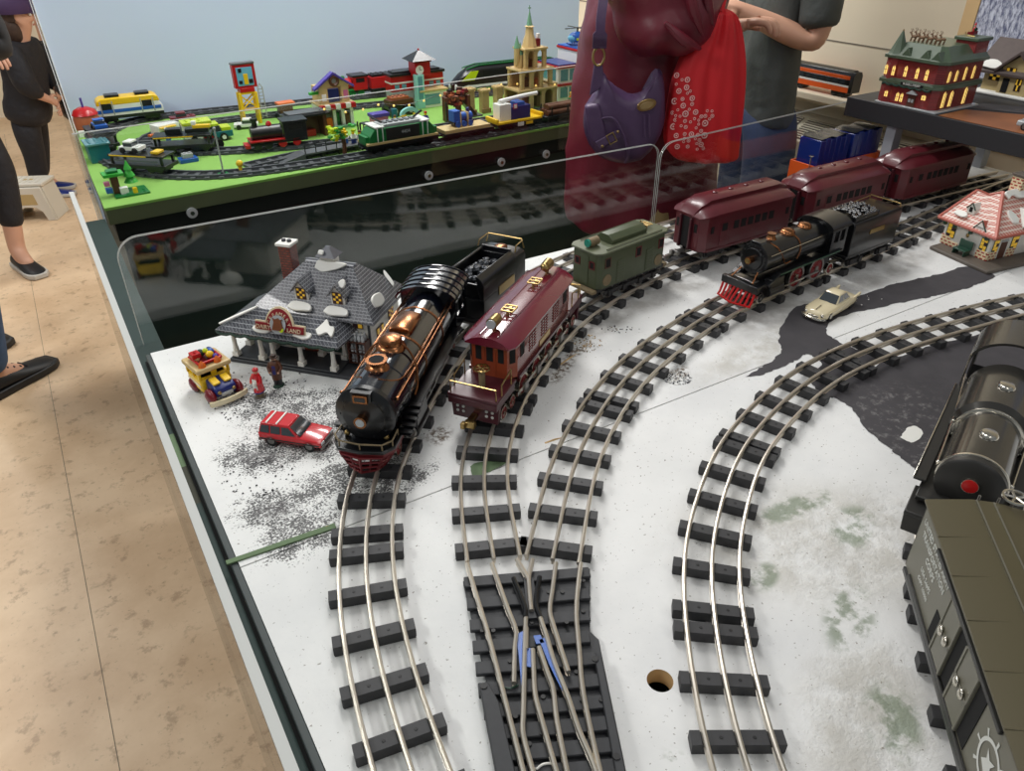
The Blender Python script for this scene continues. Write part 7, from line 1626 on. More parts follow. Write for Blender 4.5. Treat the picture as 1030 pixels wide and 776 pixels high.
u = bt('toy_rescue_machine', 'white and blue toy machine with long white boom on the yellow wagon', 'toy vehicle', 1.215, 1.976); u.location.z += RZ + .0263; P(u, 'white_hull', (-.060, -.020, -.018, .018, 0, .046, 'toy_white'), stud=(-.058, -.024, -.016, .016, .046, 'toy_white')); P(u, 'blue_body', (-.020, .048, -.020, .020, 0, .036, 'toy_navy'), (.0, .03, -.016, .016, .036, .046, 'toy_blue')); one(u, 'boom', lambda b: b.tube([(-.050, .0, .052), (.03, .0, .058), (.085, .0, .060)], .006, 'toy_white', 8)); P(u, 'red_disc', (-.014, .0, -.0215, -.020, .030, .044, 'toy_red'), (-.012, -.002, -.0222, -.0215, .032, .042, 'toy_white'))
t = tv('toy_flat_wagon', 'dark toy wagon stacked with brown logs beside the maroon coat', 1.395, 1.985, 0); flat(t, .165, .020); P(t, 'stake', *[(x, x + .004, s - .002, s + .002, .020, .046, 'toy_black') for x in (-.06, .0, .056) for s in (-.028, .028)])
for k, (y, z) in enumerate(((-.018, .028), (0, .028), (.018, .028), (-.009, .042), (.009, .042))):
    lg = bt('toy_log', ('lower front', 'lower middle', 'lower rear', 'upper front', 'upper rear')[k] + ' brown toy log on the dark log wagon', 'toy log', 1.395 + y * -.05, 1.985 + y, 0, 'logs on the toy wagon'); lg.location.z += RZ + z - .0005
    one(lg, 'log', lambda b: b.cyl((-.07 + k * .003, 0, 0), (.07 - k * .002, 0, 0), .0080, 'toy_brown', n=10))
def toyshop():
    t = bt('brick_toy_shop', 'two storey tan toy brick shop with purple gable roof and wreath', 'toy building', .785, 2.315, R(-2))
    P(t, 'lower_walls', (-.050, .050, .02, .05, 0, .066, 'toy_white'), (-.050, -.040, -.03, .02, 0, .066, 'toy_white'), (.040, .050, -.03, .02, 0, .066, 'toy_white'), (-.015, -.005, -.03, -.02, 0, .066, 'toy_white'), (.012, .022, -.03, -.02, 0, .066, 'toy_white'))
    P(t, 'floor_slab', (-.056, .056, -.032, .05, .066, .071, 'toy_tan')); P(t, 'awning', *[(-.056 + k * .016, -.040 + k * .016, -.044, -.030, .056, .070, 'toy_red' if k % 2 == 0 else 'toy_white') for k in range(7)])
    P(t, 'upper_walls', (-.046, .046, .0, .046, .071, .116, 'toy_tan'), (-.046, -.020, -.022, .0, .071, .116, 'toy_tan'), (.022, .046, -.022, .0, .071, .116, 'toy_tan')); one(t, 'gable', lambda b: b.prism([(-.050, .116), (.050, .116), (0, .150)], -.022, -.010, 'toy_tan', 'y'))
    for s in (-1, 1): one(t, 'roof_slope', lambda b: b.prism([(0, .150), (s * .062, .109), (s * .062, .116), (0, .158)], -.030, -.008, 'toy_purple', 'y'), .001)
    one(t, 'wreath', lambda b: b.tube([(.002 + .012 * cos(k * pi / 8), -.026, .132 + .012 * sin(k * pi / 8)) for k in range(16)], .0045, 'toy_brown', 6, True)); P(t, 'round_window', (-.004, .008, -.0235, -.022, .126, .138, 'toy_lightgrey')); P(t, 'door', (-.016, .018, -.012, -.004, .071, .108, 'toy_navy')); P(t, 'poster', (-.040, -.026, -.0235, -.022, .078, .098, 'toy_white'), (.028, .042, -.0235, -.022, .080, .104, 'toy_pink')); P(t, 'green_sign', (-.074, -.046, -.016, -.006, .098, .106, 'toy_brightgreen')); P(t, 'counter', (-.036, -.018, -.028, -.014, 0, .03, 'toy_orange'), (.024, .038, -.028, -.016, 0, .036, 'toy_brown'), (-.004, .010, -.016, -.006, .0, .04, 'toy_green')); P(t, 'snow_bank', (-.02, .05, -.045, -.034, 0, .008, 'toy_sand'))
toyshop()
t = bt('brick_candy_stall', 'pink and lilac toy brick stall behind the green cargo engine', 'toy building', .900, 2.235); P(t, 'body', (-.03, .02, -.014, .014, 0, .03, 'toy_pink')); P(t, 'top', (-.034, .024, -.018, .018, .03, .04, 'toy_purple')); P(t, 'blue_tank', (.03, .044, -.03, -.016, 0, .05, 'toy_teal'))
def arch():
    t = bt('brick_arch_gate', 'aqua and yellow toy brick arch on white feet', 'toy gate', .975, 2.185)
    for s in (-1, 1): P(t, 'foot', (s * .022 - .008, s * .022 + .008, -.008, .008, 0, .006, 'toy_white')); P(t, 'post', (s * .022 - .005, s * .022 + .005, -.005, .005, .006, .030, 'toy_yellow')); P(t, 'urn', (s * .022 - .008, s * .022 + .008, -.007, .007, .030, .036, 'toy_yellow'))
    one(t, 'arch', lambda b: b.prism([(.032 * cos(R(a)), .034 + .022 * sin(R(a))) for a in range(0, 181, 20)] + [(.020 * cos(R(a)), .034 + .012 * sin(R(a))) for a in range(180, -1, -20)], -.005, .005, 'toy_aqua', 'y'))
arch()
def bigtruck():
    t = bt('brick_monster_truck', 'brown toy brick truck with big grey wheels before the red station', 'toy vehicle', 1.010, 2.345)
    P(t, 'chassis', (-.044, .044, -.018, .018, .020, .032, 'toy_black')); P(t, 'load', (-.040, .044, -.022, .022, .032, .048, 'toy_brown'), (-.03, .03, -.018, .018, .048, .056, 'toy_nougat'), stud=(-.03, .03, -.018, .018, .056, 'toy_brown'))
    for x in (-.028, .028):
        for s in (-1, 1): one(t, 'wheel', lambda b: (b.cyl((x, s * .025 - .007, .017), (x, s * .025 + .007, .017), .017, 'toy_black', n=16), b.cyl((x, s * .0325, .017), (x, s * .033, .017), .009, 'toy_lightgrey', n=12)))
bigtruck()
def redstation():
    t = bt('brick_station', 'red toy brick station with black roof, clock tower and aqua glass front', 'toy building', 1.125, 2.425, R(-3))
    P(t, 'wing_walls', (-.100, .090, .0, .05, .05, .098, 'toy_red')); P(t, 'wing_roof', (-.104, .094, -.006, .056, .098, .106, 'toy_black'), (-.09, .08, .004, .046, .106, .111, 'toy_black')); P(t, 'white_band', (-.101, .091, -.001, .051, .074, .079, 'toy_white'))
    P(t, 'base_walls', (-.02, .075, -.05, .0, 0, .050, 'toy_white'), (-.10, .09, .0, .05, 0, .05, 'toy_lightgrey')); P(t, 'base_window', (-.012, .05, -.0512, -.05, .008, .042, 'toy_glass')); P(t, 'canopy', (-.024, .08, -.054, .0, .050, .056, 'toy_tan')); P(t, 'tower_glass', (-.034, -.006, -.052, -.03, .0, .105, 'toy_aqua')); P(t, 'glass_strip', (-.028, -.012, -.0532, -.052, .03, .10, 'toy_glass'))
    P(t, 'tower', (-.030, .025, -.04, .01, .098, .146, 'toy_red'), (-.034, .029, -.044, .014, .140, .146, 'toy_darkred')); one(t, 'tower_roof', lambda b: b.loft([[(-.045, -.056, .146), (.040, -.056, .146), (.040, .026, .146), (-.045, .026, .146)], [(-.006, -.018, .172), (.001, -.018, .172), (.001, -.012, .172), (-.006, -.012, .172)]], 'toy_black'), ang=15); P(t, 'finial', (-.005, .0, -.017, -.012, .17, .178, 'toy_red'))
    one(t, 'clock', lambda b: (b.lathe([(.017, -.003), (.017, 0)], (-.016, -.0412, .118), 'toy_red', 18, 'y'), b.lathe([(.014, -.004), (.014, -.0008)], (-.016, -.0412, .118), 'toy_white', 18, 'y'), b.bb(-.0168, -.0152, -.0458, -.045, .118, .128, 'toy_black'), b.bb(-.016, -.008, -.0458, -.045, .1172, .1188, 'toy_black')))
    for x in (-.08, -.055, .045, .07): P(t, 'window', (x - .008, x + .008, -.0012, .0, .056, .072, 'toy_glass'))
redstation()
def mine():
    t = bt('brick_mine_ride', 'dark brown toy brick mine structure on posts beside the red station', 'toy building', 1.140, 2.190)
    for x, y in ((-.05, -.02), (-.03, .02), (-.045, .0), (.02, .02), (.03, -.02), (-.01, -.02)): P(t, 'post', (x - .005, x + .005, y - .005, y + .005, 0, .072, 'toy_brown'))
    def rocks(b):
        rr = random.Random(9)
        for k in range(60): b.box((rr.uniform(-.03, .04), rr.uniform(-.022, .024), rr.uniform(.05, .088) - k * .0002), (.014, .012, .008), rr.choice(['toy_brown', 'toy_brown', 'toy_black', 'toy_darkred', 'toy_nougat']), rr.random() * 2)
    one(t, 'rockwork', rocks); one(t, 'slide', lambda b: b.prism([(.01, .055), (.055, .006), (.066, .006), (.02, .062)], -.016, .016, 'toy_black', 'y'), .001); P(t, 'stand', (.05, .085, -.016, .016, 0, .005, 'toy_grey')); one(t, 'chimney', lambda b: b.lathe([(.006, .085), (.006, .100), (.009, .104), (.004, .110)], (-.012, .0, 0), 'toy_black', 10)); P(t, 'ladder', (-.056, -.052, -.03, -.022, 0, .06, 'toy_black'))
mine()
def hst():
    t = tv('toy_express_train', 'streamlined toy express in lime, black and white on the back track', 1.440, 2.505, R(-5))
    prof = lambda w_, zt: [(-w_, .012), (-w_, zt * .55), (-w_ * .86, zt * .86), (-w_ * .5, zt), (w_ * .5, zt), (w_ * .86, zt * .86), (w_, zt * .55), (w_, .012)]
    def body(b): b.loft([[(x, y, z) for y, z in prof(w_, zt)] for x, w_, zt in ((-.150, .016, .026), (-.142, .024, .036), (-.118, .028, .056), (-.085, .029, .074), (-.055, .029, .080), (.26, .029, .080))], 'toy_black')
    one(t, 'body', body, ang=30); one(t, 'nose', lambda b: b.loft([[(x, y, z) for y, z in prof(w_, zt)] for x, w_, zt in ((-.156, .018, .022), (-.146, .0255, .030), (-.10, .0298, .034), (.26, .0298, .032))], 'toy_white'), ang=30, label='white lower nose'); [one(t, 'lime_side', lambda b: b.prism([(-.125, .036), (-.075, .036), (-.058, .066), (-.088, .066)], s * .0295 - .001, s * .0295 + .001, 'toy_lime', 'y'), label='lime green flash') for s in (-1, 1)]; one(t, 'side_window', lambda b: [b.bb(-.04, .25, s * .0295 - .0006, s * .0295 + .0006, .05, .064, 'hole_dark') for s in (-1, 1)]); one(t, 'roof_line', lambda b: [b.tube([(-.10, s * .018, .072), (-.05, s * .016, .082), (.25, s * .016, .082)], .002, 'toy_green', 5) for s in (-1, 1)])
    bogie(t, -.09); bogie(t, .2)
hst()
def ruins():
    for k, (x, h, lab) in enumerate(((1.205, .072, 'first'), (1.255, .064, 'second'), (1.305, .070, 'third'))):
        t = bt('brick_ruin_column', lab + ' tan toy brick ruined wall column from the left, before the castle', 'toy ruin', x, 2.225 - k * .004)
        P(t, 'shaft', (-.012, .012, -.012, .012, 0, h, 'tan_block')); P(t, 'cap', (-.016, .016, -.015, .015, h, h + .007, 'toy_tan'), stud=(-.014, .014, -.014, .014, h + .007, 'toy_tan')); P(t, 'rubble', (-.016, .016, -.018, -.010, 0, .014, 'toy_darktan'))
ruins()
def castle():
    t = bt('brick_castle', 'tall tan toy brick castle with green-tipped spires', 'toy castle', 1.420, 2.205, R(0))
    B_ = 'tan_block'
    for z0, z1, w_, d_, n_ in ((0, .066, .068, .040, 3), (.066, .125, .056, .034, 3), (.125, .185, .036, .026, 2)):
        for i in range(n_ + 1):
            x = -w_ + 2 * w_ * i / n_
            for y in (-d_, d_): P(t, 'pillar', (x - .006, x + .006, y - .006, y + .006, z0, z1, B_))
        P(t, 'floor_slab', (-w_ - .009, w_ + .009, -d_ - .009, d_ + .009, z1 - .006, z1, 'toy_tan')); P(t, 'back_wall', (-w_, w_, d_ - .012, d_ - .007, z0, z1 - .006, 'toy_darktan'))
        for i in range(n_):
            xm = -w_ + 2 * w_ * (i + .5) / n_; r = w_ / n_ - .006
            one(t, 'arch', lambda b: b.prism([(xm + r, z1 - .006), (xm + r, z1 - .022)] + [(xm + r * .98 * cos(R(a)), z1 - .022 + .014 * sin(R(a))) for a in range(0, 181, 20)] + [(xm - r, z1 - .022), (xm - r, z1 - .006)], -d_ - .005, -d_ + .004, B_, 'y'))
    one(t, 'main_spire', lambda b: b.lathe([(.024, .185), (.020, .205), (.014, .222), (.012, .242), (.016, .244), (.011, .247)], (-.004, 0, 0), 'toy_tan', 8), ang=20); one(t, 'spire_tip', lambda b: (b.lathe([(.010, .246), (.001, .290)], (-.004, 0, 0), 'toy_sand', 8), b.bb(-.005, -.003, -.001, .001, .288, .304, 'toy_sand'), b.bb(-.009, .001, -.001, .001, .295, .298, 'toy_sand')), label='sand green spire tip')
    for x, z in ((-.052, .185), (-.040, .165)): one(t, 'side_turret', lambda b: b.lathe([(.004, z - .05), (.010, z - .03), (.010, z)], (x, 0, 0), 'toy_tan', 8), ang=20); one(t, 'turret_tip', lambda b: b.lathe([(.011, z), (.001, z + .036)], (x, 0, 0), 'toy_sand', 8), label='sand green turret tip')
    P(t, 'interior', (-.03, -.01, -.01, .02, .0, .04, 'toy_brown'), (.02, .045, -.012, .016, .0, .034, 'toy_darktan'), (-.03, .0, -.01, .016, .066, .09, 'toy_brown'), (.012, .04, -.01, .016, .066, .086, 'toy_nougat'), (-.014, .010, -.01, .012, .125, .148, 'toy_brown')); P(t, 'statue', (.012, .03, -.014, .004, .185, .208, 'toy_darkred'), (.024, .034, -.006, .004, .208, .222, 'toy_white')); P(t, 'buttress', (.070, .090, -.03, .03, 0, .072, B_), (.078, .096, -.02, .02, 0, .045, 'toy_darktan'))
castle()
minifig('toy figure in blue standing on the castle terrace', 1.470, 2.20, .1255, 'toy_blue', 'toy_navy', 'toy_yellow', -1.5)
def hospital():
    t = bt('brick_hospital', 'white toy brick hospital with red bands and blue windows at right', 'toy building', 1.660, 2.270, R(-2))
    P(t, 'walls', (-.12, .14, -.05, .07, 0, .108, 'toy_white'), (-.04, .14, -.05, .07, .108, .150, 'toy_white')); P(t, 'red_band', (-.123, .143, -.053, .073, .048, .056, 'toy_red'), (-.123, .143, -.053, .073, .104, .112, 'toy_red'), (-.043, .143, -.053, .073, .150, .157, 'toy_red')); P(t, 'roof_deck', (-.04, .14, -.05, .07, .157, .161, 'toy_blue'), (-.12, -.043, -.05, .07, .112, .116, 'toy_navy'))
    for z0, z1, xs in ((.064, .100, (-.095, -.058, -.018, .03, .08)), (.010, .044, (-.095, -.058, -.018, .03, .08)), (.116, .146, (-.018, .03, .08))):
        for x in xs: P(t, 'window', (x - .015, x + .015, -.0512, -.05, z0, z1, 'toy_glass')); 
    for z0, z1 in ((.064, .100), (.010, .044)):
        for y in (-.02, .03): P(t, 'window', (-.1212, -.12, y - .016, y + .016, z0, z1, 'toy_glass'))
hospital()
def heli():
    t = bt('toy_helicopter', 'blue and yellow toy helicopter on the hospital roof', 'toy aircraft', 1.655, 2.275, R(160)); t.location.z += .1612
    one(t, 'body', lambda b: b.ell((0, 0, .026), (.032, .016, .018), 'toy_blue', 14, 9)); one(t, 'nose', lambda b: b.ell((.016, 0, .023), (.018, .0145, .014), 'toy_azure', 12, 8), label='azure glass nose'); P(t, 'yellow_band', (-.030, .008, -.0165, .0165, .016, .024, 'toy_lime')); P(t, 'tail', (-.085, -.025, -.004, .004, .028, .036, 'toy_white'), (-.092, -.082, -.003, .003, .028, .052, 'toy_blue')); one(t, 'mast', lambda b: b.cyl((0, 0, .040), (0, 0, .054), .003, 'toy_black', n=8))
    for k in range(2): one(t, 'rotor_blade', lambda b: b.box((0, 0, .055), (.105, .007, .002), 'toy_black', R(20 + 90 * k)))
    for s in (-1, 1): one(t, 'skid', lambda b: (b.tube([(-.028, s * .014, .003), (.028, s * .014, .003), (.034, s * .014, .007)], .0018, 'toy_navy', 5), b.tube([(-.014, s * .014, .003), (-.014, s * .008, .014)], .0015, 'toy_navy', 5), b.tube([(.014, s * .014, .003), (.014, s * .008, .014)], .0015, 'toy_navy', 5)))
heli()
t = bt('toy_tractor', 'dark green toy tractor between the castle and the maroon coat', 'toy vehicle', 1.560, 2.13, R(180)); P(t, 'body', (-.03, .03, -.012, .012, .014, .028, 'toy_green')); P(t, 'cab', (-.028, -.004, -.014, .014, .028, .048, 'toy_black'))
for x, r in ((-.018, .016), (.02, .010)):
    for s in (-1, 1): one(t, 'wheel', lambda b: b.cyl((x, s * .017 - .004, r), (x, s * .017 + .004, r), r, 'toy_black', n=14))
minifig('toy worker in orange vest and yellow helmet by the tractor', 1.565, 2.175, 0, 'toy_orange', 'toy_grey', 'toy_yellow', -1.5)
t = bt('string_lights', 'string of small warm lights sagging across the toy town', 'string lights', .80, 2.20)
wp = catmull([(-.10, .02, .0005), (-.09, .02, .075), (.0, .0, .062), (.09, .01, .070), (.17, .0, .058), (.26, .005, .066), (.36, .0, .080), (.46, .0, .070), (.55, .01, .078), (.62, -.06, .075), (.72, -.08, .065), (.74, -.08, .0005)], 5)
one(t, 'wire', lambda b: b.tube(wp, .0007, 'toy_black', 4))
for k in range(6, len(wp) - 5, 3): one(t, 'bulb', lambda b: b.ell((wp[k].x, wp[k].y, wp[k].z - .003), .0036, 'bulb', 7, 5))

for lab, x, y, top, legs, hat in (('toy figure in red top between the toy shop and the forklift', .850, 2.15, 'toy_red', 'toy_navy', 'toy_black'), ('toy figure in azure top before the pink stall', .93, 2.195, 'toy_azure', 'toy_tan', 'toy_brown'), ('toy figure in purple top by the aqua arch', 1.03, 2.19, 'toy_purple', 'toy_black', 'toy_red'), ('toy figure in orange top before the camper', .315, 2.405, 'toy_orange', 'toy_blue', 'toy_white'), ('toy figure in green top before the ruined tan columns', 1.28, 2.175, 'toy_green', 'toy_brown', 'toy_tan'), ('toy figure in white top beside the toy shop counter', .72, 2.29, 'toy_white', 'toy_red', 'toy_yellow')): minifig(lab, x, y, 0, top, legs, hat, -1.5)
# ================================================================ PEOPLE AND THE STEP STOOL
def skinned(name, parent, m, pts, edges, sub=2, label=None):
    """continuous surface grown over a skeleton: pts = {key: ((x,y,z), rx, ry)}"""
    keys = list(pts); me = bpy.data.meshes.new(name)
    me.from_pydata([pts[k][0] for k in keys], [(keys.index(a), keys.index(b)) for a, b in edges], [])
    me.materials.append(MATS[m]); o = bpy.data.objects.new(name, me); COL.objects.link(o); o.parent = parent
    md = o.modifiers.new('skin', 'SKIN'); md.use_smooth_shade = True; md.branch_smoothing = .5
    for k, v in zip(keys, me.skin_vertices[0].data): v.radius = (pts[k][1], pts[k][2]); v.use_root = False
    me.skin_vertices[0].data[0].use_root = True
    s = o.modifiers.new('subdivision', 'SUBSURF'); s.levels = sub; s.render_levels = sub
    if label: o['label'] = label
    return o
def chain(*ks): return list(zip(ks, ks[1:]))
def hand_pts(p, wrist, dirv, palm_n, s=1.0, curl=.5):
    """palm, four unequal curled fingers and a side thumb, continued from the wrist"""
    w_ = V(wrist); d = V(dirv).normalized(); n = V(palm_n).normalized(); sd = d.cross(n).normalized()
    pts = {}; ed = []
    pts[p + 'palm'] = (tuple(w_ + d * .045 * s), .030 * s, .014 * s); ed.append((p + 'wrist', p + 'palm'))
    for i, (o_, l) in enumerate(((.030, .070), (.011, .080), (-.009, .075), (-.028, .058))):
        k = p + 'f%d' % i; b0 = w_ + d * .088 * s + sd * o_ * s
        c1 = (d * cos(curl * .6) + n * sin(curl * .6)); c2 = (d * cos(curl * 1.6) + n * sin(curl * 1.6)); c3 = (d * cos(curl * 2.4) + n * sin(curl * 2.4))
        q1 = b0 + c1 * l * .45 * s; q2 = q1 + c2 * l * .32 * s; q3 = q2 + c3 * l * .23 * s
        for j, q in enumerate((b0, q1, q2, q3)): pts[k + str(j)] = (tuple(q), (.0100 - j * .0012) * s, (.0100 - j * .0012) * s)
        ed += [(p + 'palm', k + '0')] + chain(k + '0', k + '1', k + '2', k + '3')
    b0 = w_ + d * .03 * s + sd * .036 * s; q1 = b0 + (d * .7 + sd * .6 + n * .3).normalized() * .036 * s; q2 = q1 + (d * .95 + n * .4).normalized() * .028 * s
    for j, q in enumerate((b0, q1, q2)): pts[p + 't' + str(j)] = (tuple(q), (.0125 - j * .0018) * s, (.0125 - j * .0018) * s)
    ed += [(p + 'palm', p + 't0')] + chain(p + 't0', p + 't1', p + 't2')
    return pts, ed
def face(t, c, r, yawdir, hair, long_=False, s=1.0):
    """eyes, brows, lips and hair on the head whose centre is c"""
    f = V(yawdir).normalized(); sd = V((-f.y, f.x, 0)); c = V(c)
    for e in (-1, 1):
        one(t, 'eye', lambda b: (b.ell(c + f * .086 * s + sd * e * .031 * s + V((0, 0, .012 * s)), (.011 * s,) * 3, 'snow_white', 10, 7), b.ell(c + f * .0935 * s + sd * e * .031 * s + V((0, 0, .012 * s)), (.0055 * s,) * 3, 'hair_brown', 8, 6)))
        one(t, 'eyebrow', lambda b: b.tube([c + f * .094 * s + sd * e * .017 * s + V((0, 0, .031 * s)), c + f * .094 * s + sd * e * .032 * s + V((0, 0, .035 * s)), c + f * .084 * s + sd * e * .046 * s + V((0, 0, .030 * s))], .0035 * s, hair, 5))
    one(t, 'mouth', lambda b: b.tube([c + f * .086 * s + sd * k * .022 * s + V((0, 0, -.052 * s - abs(k) * .002)) for k in (-1, 0, 1)], .005 * s, 'pink_trim', 6))
    def hr(b):
        P_ = []
        for i in range(7):
            th_ = pi * .02 + i * pi * .60 / 6
            P_.append([c - f * .018 * s + V((0, 0, .02 * s)) + (f * cos(2 * pi * j / 18) * .88 + sd * sin(2 * pi * j / 18) * .84) * sin(th_) * .108 * s * (1 if cos(2 * pi * j / 18) < .4 else .93) + V((0, 0, cos(th_) * .125 * s - (.0 if cos(2 * pi * j / 18) < .3 else -.035 * s * i / 6))) for j in range(18)])
        b.loft(P_, hair, cap=True)
        if long_: b.ell(c - f * .055 * s + V((0, 0, -.07 * s)), (.085 * s, .085 * s, .12 * s), hair, 14, 9)
    one(t, 'hair', hr)
def person(label, root, rz, J, hair, long_=False, facing=(1, 0, 0), s=1.0, curl=.6):
    """J: joint positions (local). one continuous skin surface from pelvis to head, hands and feet"""
    t = thing('person', label, 'person', (root[0], root[1], 0), rz)
    r = lambda v: v * s
    B = {'pelvis': (J['pelvis'], r(.075), r(.075)), 'waist': (J['waist'], r(.072), r(.072)), 'chest': (J['chest'], r(.078), r(.078)), 'neck0': (J['neck'], r(.055), r(.055))}
    h = V(J['head']); n0 = V(J['neck']); f = V(facing).normalized()
    B['jaw'] = (tuple(h + V((0, 0, -.075 * s)) + f * .018 * s), r(.060), r(.066)); B['skull'] = (tuple(h + V((0, 0, .0))), r(.080), r(.092)); B['crown'] = (tuple(h + V((0, 0, .075 * s))), r(.062), r(.072)); B['nose'] = (tuple(h + f * .104 * s + V((0, 0, -.012 * s))), r(.014), r(.014))
    E_ = chain('pelvis', 'waist', 'chest', 'neck0', 'jaw', 'skull', 'crown') + [('skull', 'nose')]
    sd = V((-f.y, f.x, 0))
    for e, k in ((-1, 'r'), (1, 'l')):
        B['ear' + k] = (tuple(h + sd * e * .088 * s), r(.012), r(.020)); E_.append(('skull', 'ear' + k))
        B[k + 'sh'] = (J[k + 'sh'], r(.062), r(.062)); B[k + 'el'] = (J[k + 'el'], r(.043), r(.043)); B[k + 'wrist'] = (J[k + 'wr'], r(.027), r(.030)); E_ += chain('chest', k + 'sh', k + 'el', k + 'wrist')
        d = V(J[k + 'wr']) - V(J[k + 'el']); hp, he = hand_pts(k, J[k + 'wr'], d, J.get(k + 'pn', (0, 0, -1)), s, curl); B.update(hp); E_ += he
        B[k + 'hip'] = (J[k + 'hip'], r(.058), r(.058)); B[k + 'kn'] = (J[k + 'kn'], r(.046), r(.046)); B[k + 'cf'] = (tuple(V(J[k + 'kn']) * .6 + V(J[k + 'an']) * .4), r(.046), r(.046)); B[k + 'an'] = (J[k + 'an'], r(.036), r(.040)); B[k + 'to'] = (J[k + 'to'], r(.036), r(.028)); E_ += chain('pelvis', k + 'hip', k + 'kn', k + 'cf', k + 'an', k + 'to')
    skinned('body', t, 'skin', B, E_, 2)
    face(t, J['head'], .1, facing, hair, long_, s)
    return t
def trousers(t, m, J, s=1.0, wide=1.0, upto=1.0, name='trousers'):
    Q = {'p': (J['pelvis'], .150 * s, .125 * s), 'w': (tuple(V(J['pelvis']) * .45 + V(J['waist']) * .55), .135 * s, .11 * s)}; E_ = [('p', 'w')]
    for k in 'rl':
        an = V(J[k + 'kn']) * (1 - upto) + V(J[k + 'an']) * upto
        Q[k + 'h'] = (J[k + 'hip'], .108 * s * wide, .108 * s * wide); Q[k + 'm'] = (tuple((V(J[k + 'hip']) + V(J[k + 'kn'])) / 2), .094 * s * wide, .094 * s * wide); Q[k + 'k'] = (J[k + 'kn'], .078 * s * wide, .078 * s * wide); Q[k + 'c'] = (tuple((V(J[k + 'kn']) + an) / 2), .073 * s * wide, .073 * s * wide); Q[k + 'a'] = (tuple(an), .066 * s * wide, .066 * s * wide)
        E_ += chain('p', k + 'h', k + 'm', k + 'k', k + 'c', k + 'a')
    return skinned(name, t, m, Q, E_, 2)
def shoe(t, an, to, m, sole, s=1.0, lace=None):
    a, q = V(an), V(to); d = V((q.x - a.x, q.y - a.y, 0)).normalized(); sd = V((-d.y, d.x, 0)); hl = V((a.x, a.y, 0)) - d * .055 * s
    prof = [(0, .034, .075), (.04, .039, .088), (.09, .040, .078), (.14, .043, .058), (.19, .047, .047), (.235, .043, .038), (.262, .026, .026)]
    def up_(b):
        rings = []
        for l, w_, h in prof:
            c = hl + d * l * s; rings.append([c + sd * x * w_ * s + V((0, 0, z)) for x, z in ((-1, .022 * s), (-1.0, h * s * .55), (-.72, h * s * .88), (0, h * s), (.72, h * s * .88), (1.0, h * s * .55), (1, .022 * s))])
        b.loft(rings, m)
    def so(b):
        rings = []
        for l, w_, h in prof:
            c = hl + d * (l * 1.02 - .004) * s; rings.append([c + sd * x * w_ * 1.09 * s + V((0, 0, z * s)) for x, z in ((-1, .003), (-1, .026), (1, .026), (1, .003))])
        b.loft(rings, sole)
    o = one(t, 'shoe', up_, ang=60); md = o.modifiers.new('subdivision', 'SUBSURF'); md.levels = 2; md.render_levels = 2
    one(o, 'sole', so, .004)
    if lace:
        for k in range(4): one(o, 'lace', lambda b: b.tube([hl + d * (.10 + k * .02) * s + sd * e * .022 * s + V((0, 0, (.078 - k * .0085) * s)) for e in (-1, 0, 1)], .003 * s, lace, 5))
    return o
def wrinkle(o, strength, scale):
    tx = bpy.data.textures.new('cloth_folds', 'CLOUDS'); tx.noise_scale = scale; tx.noise_depth = 1
    md = o.modifiers.new('folds', 'DISPLACE'); md.texture = tx; md.strength = strength; md.mid_level = .5
    return o
RZV = -yaw                      # local x = picture right, local y = away from the camera

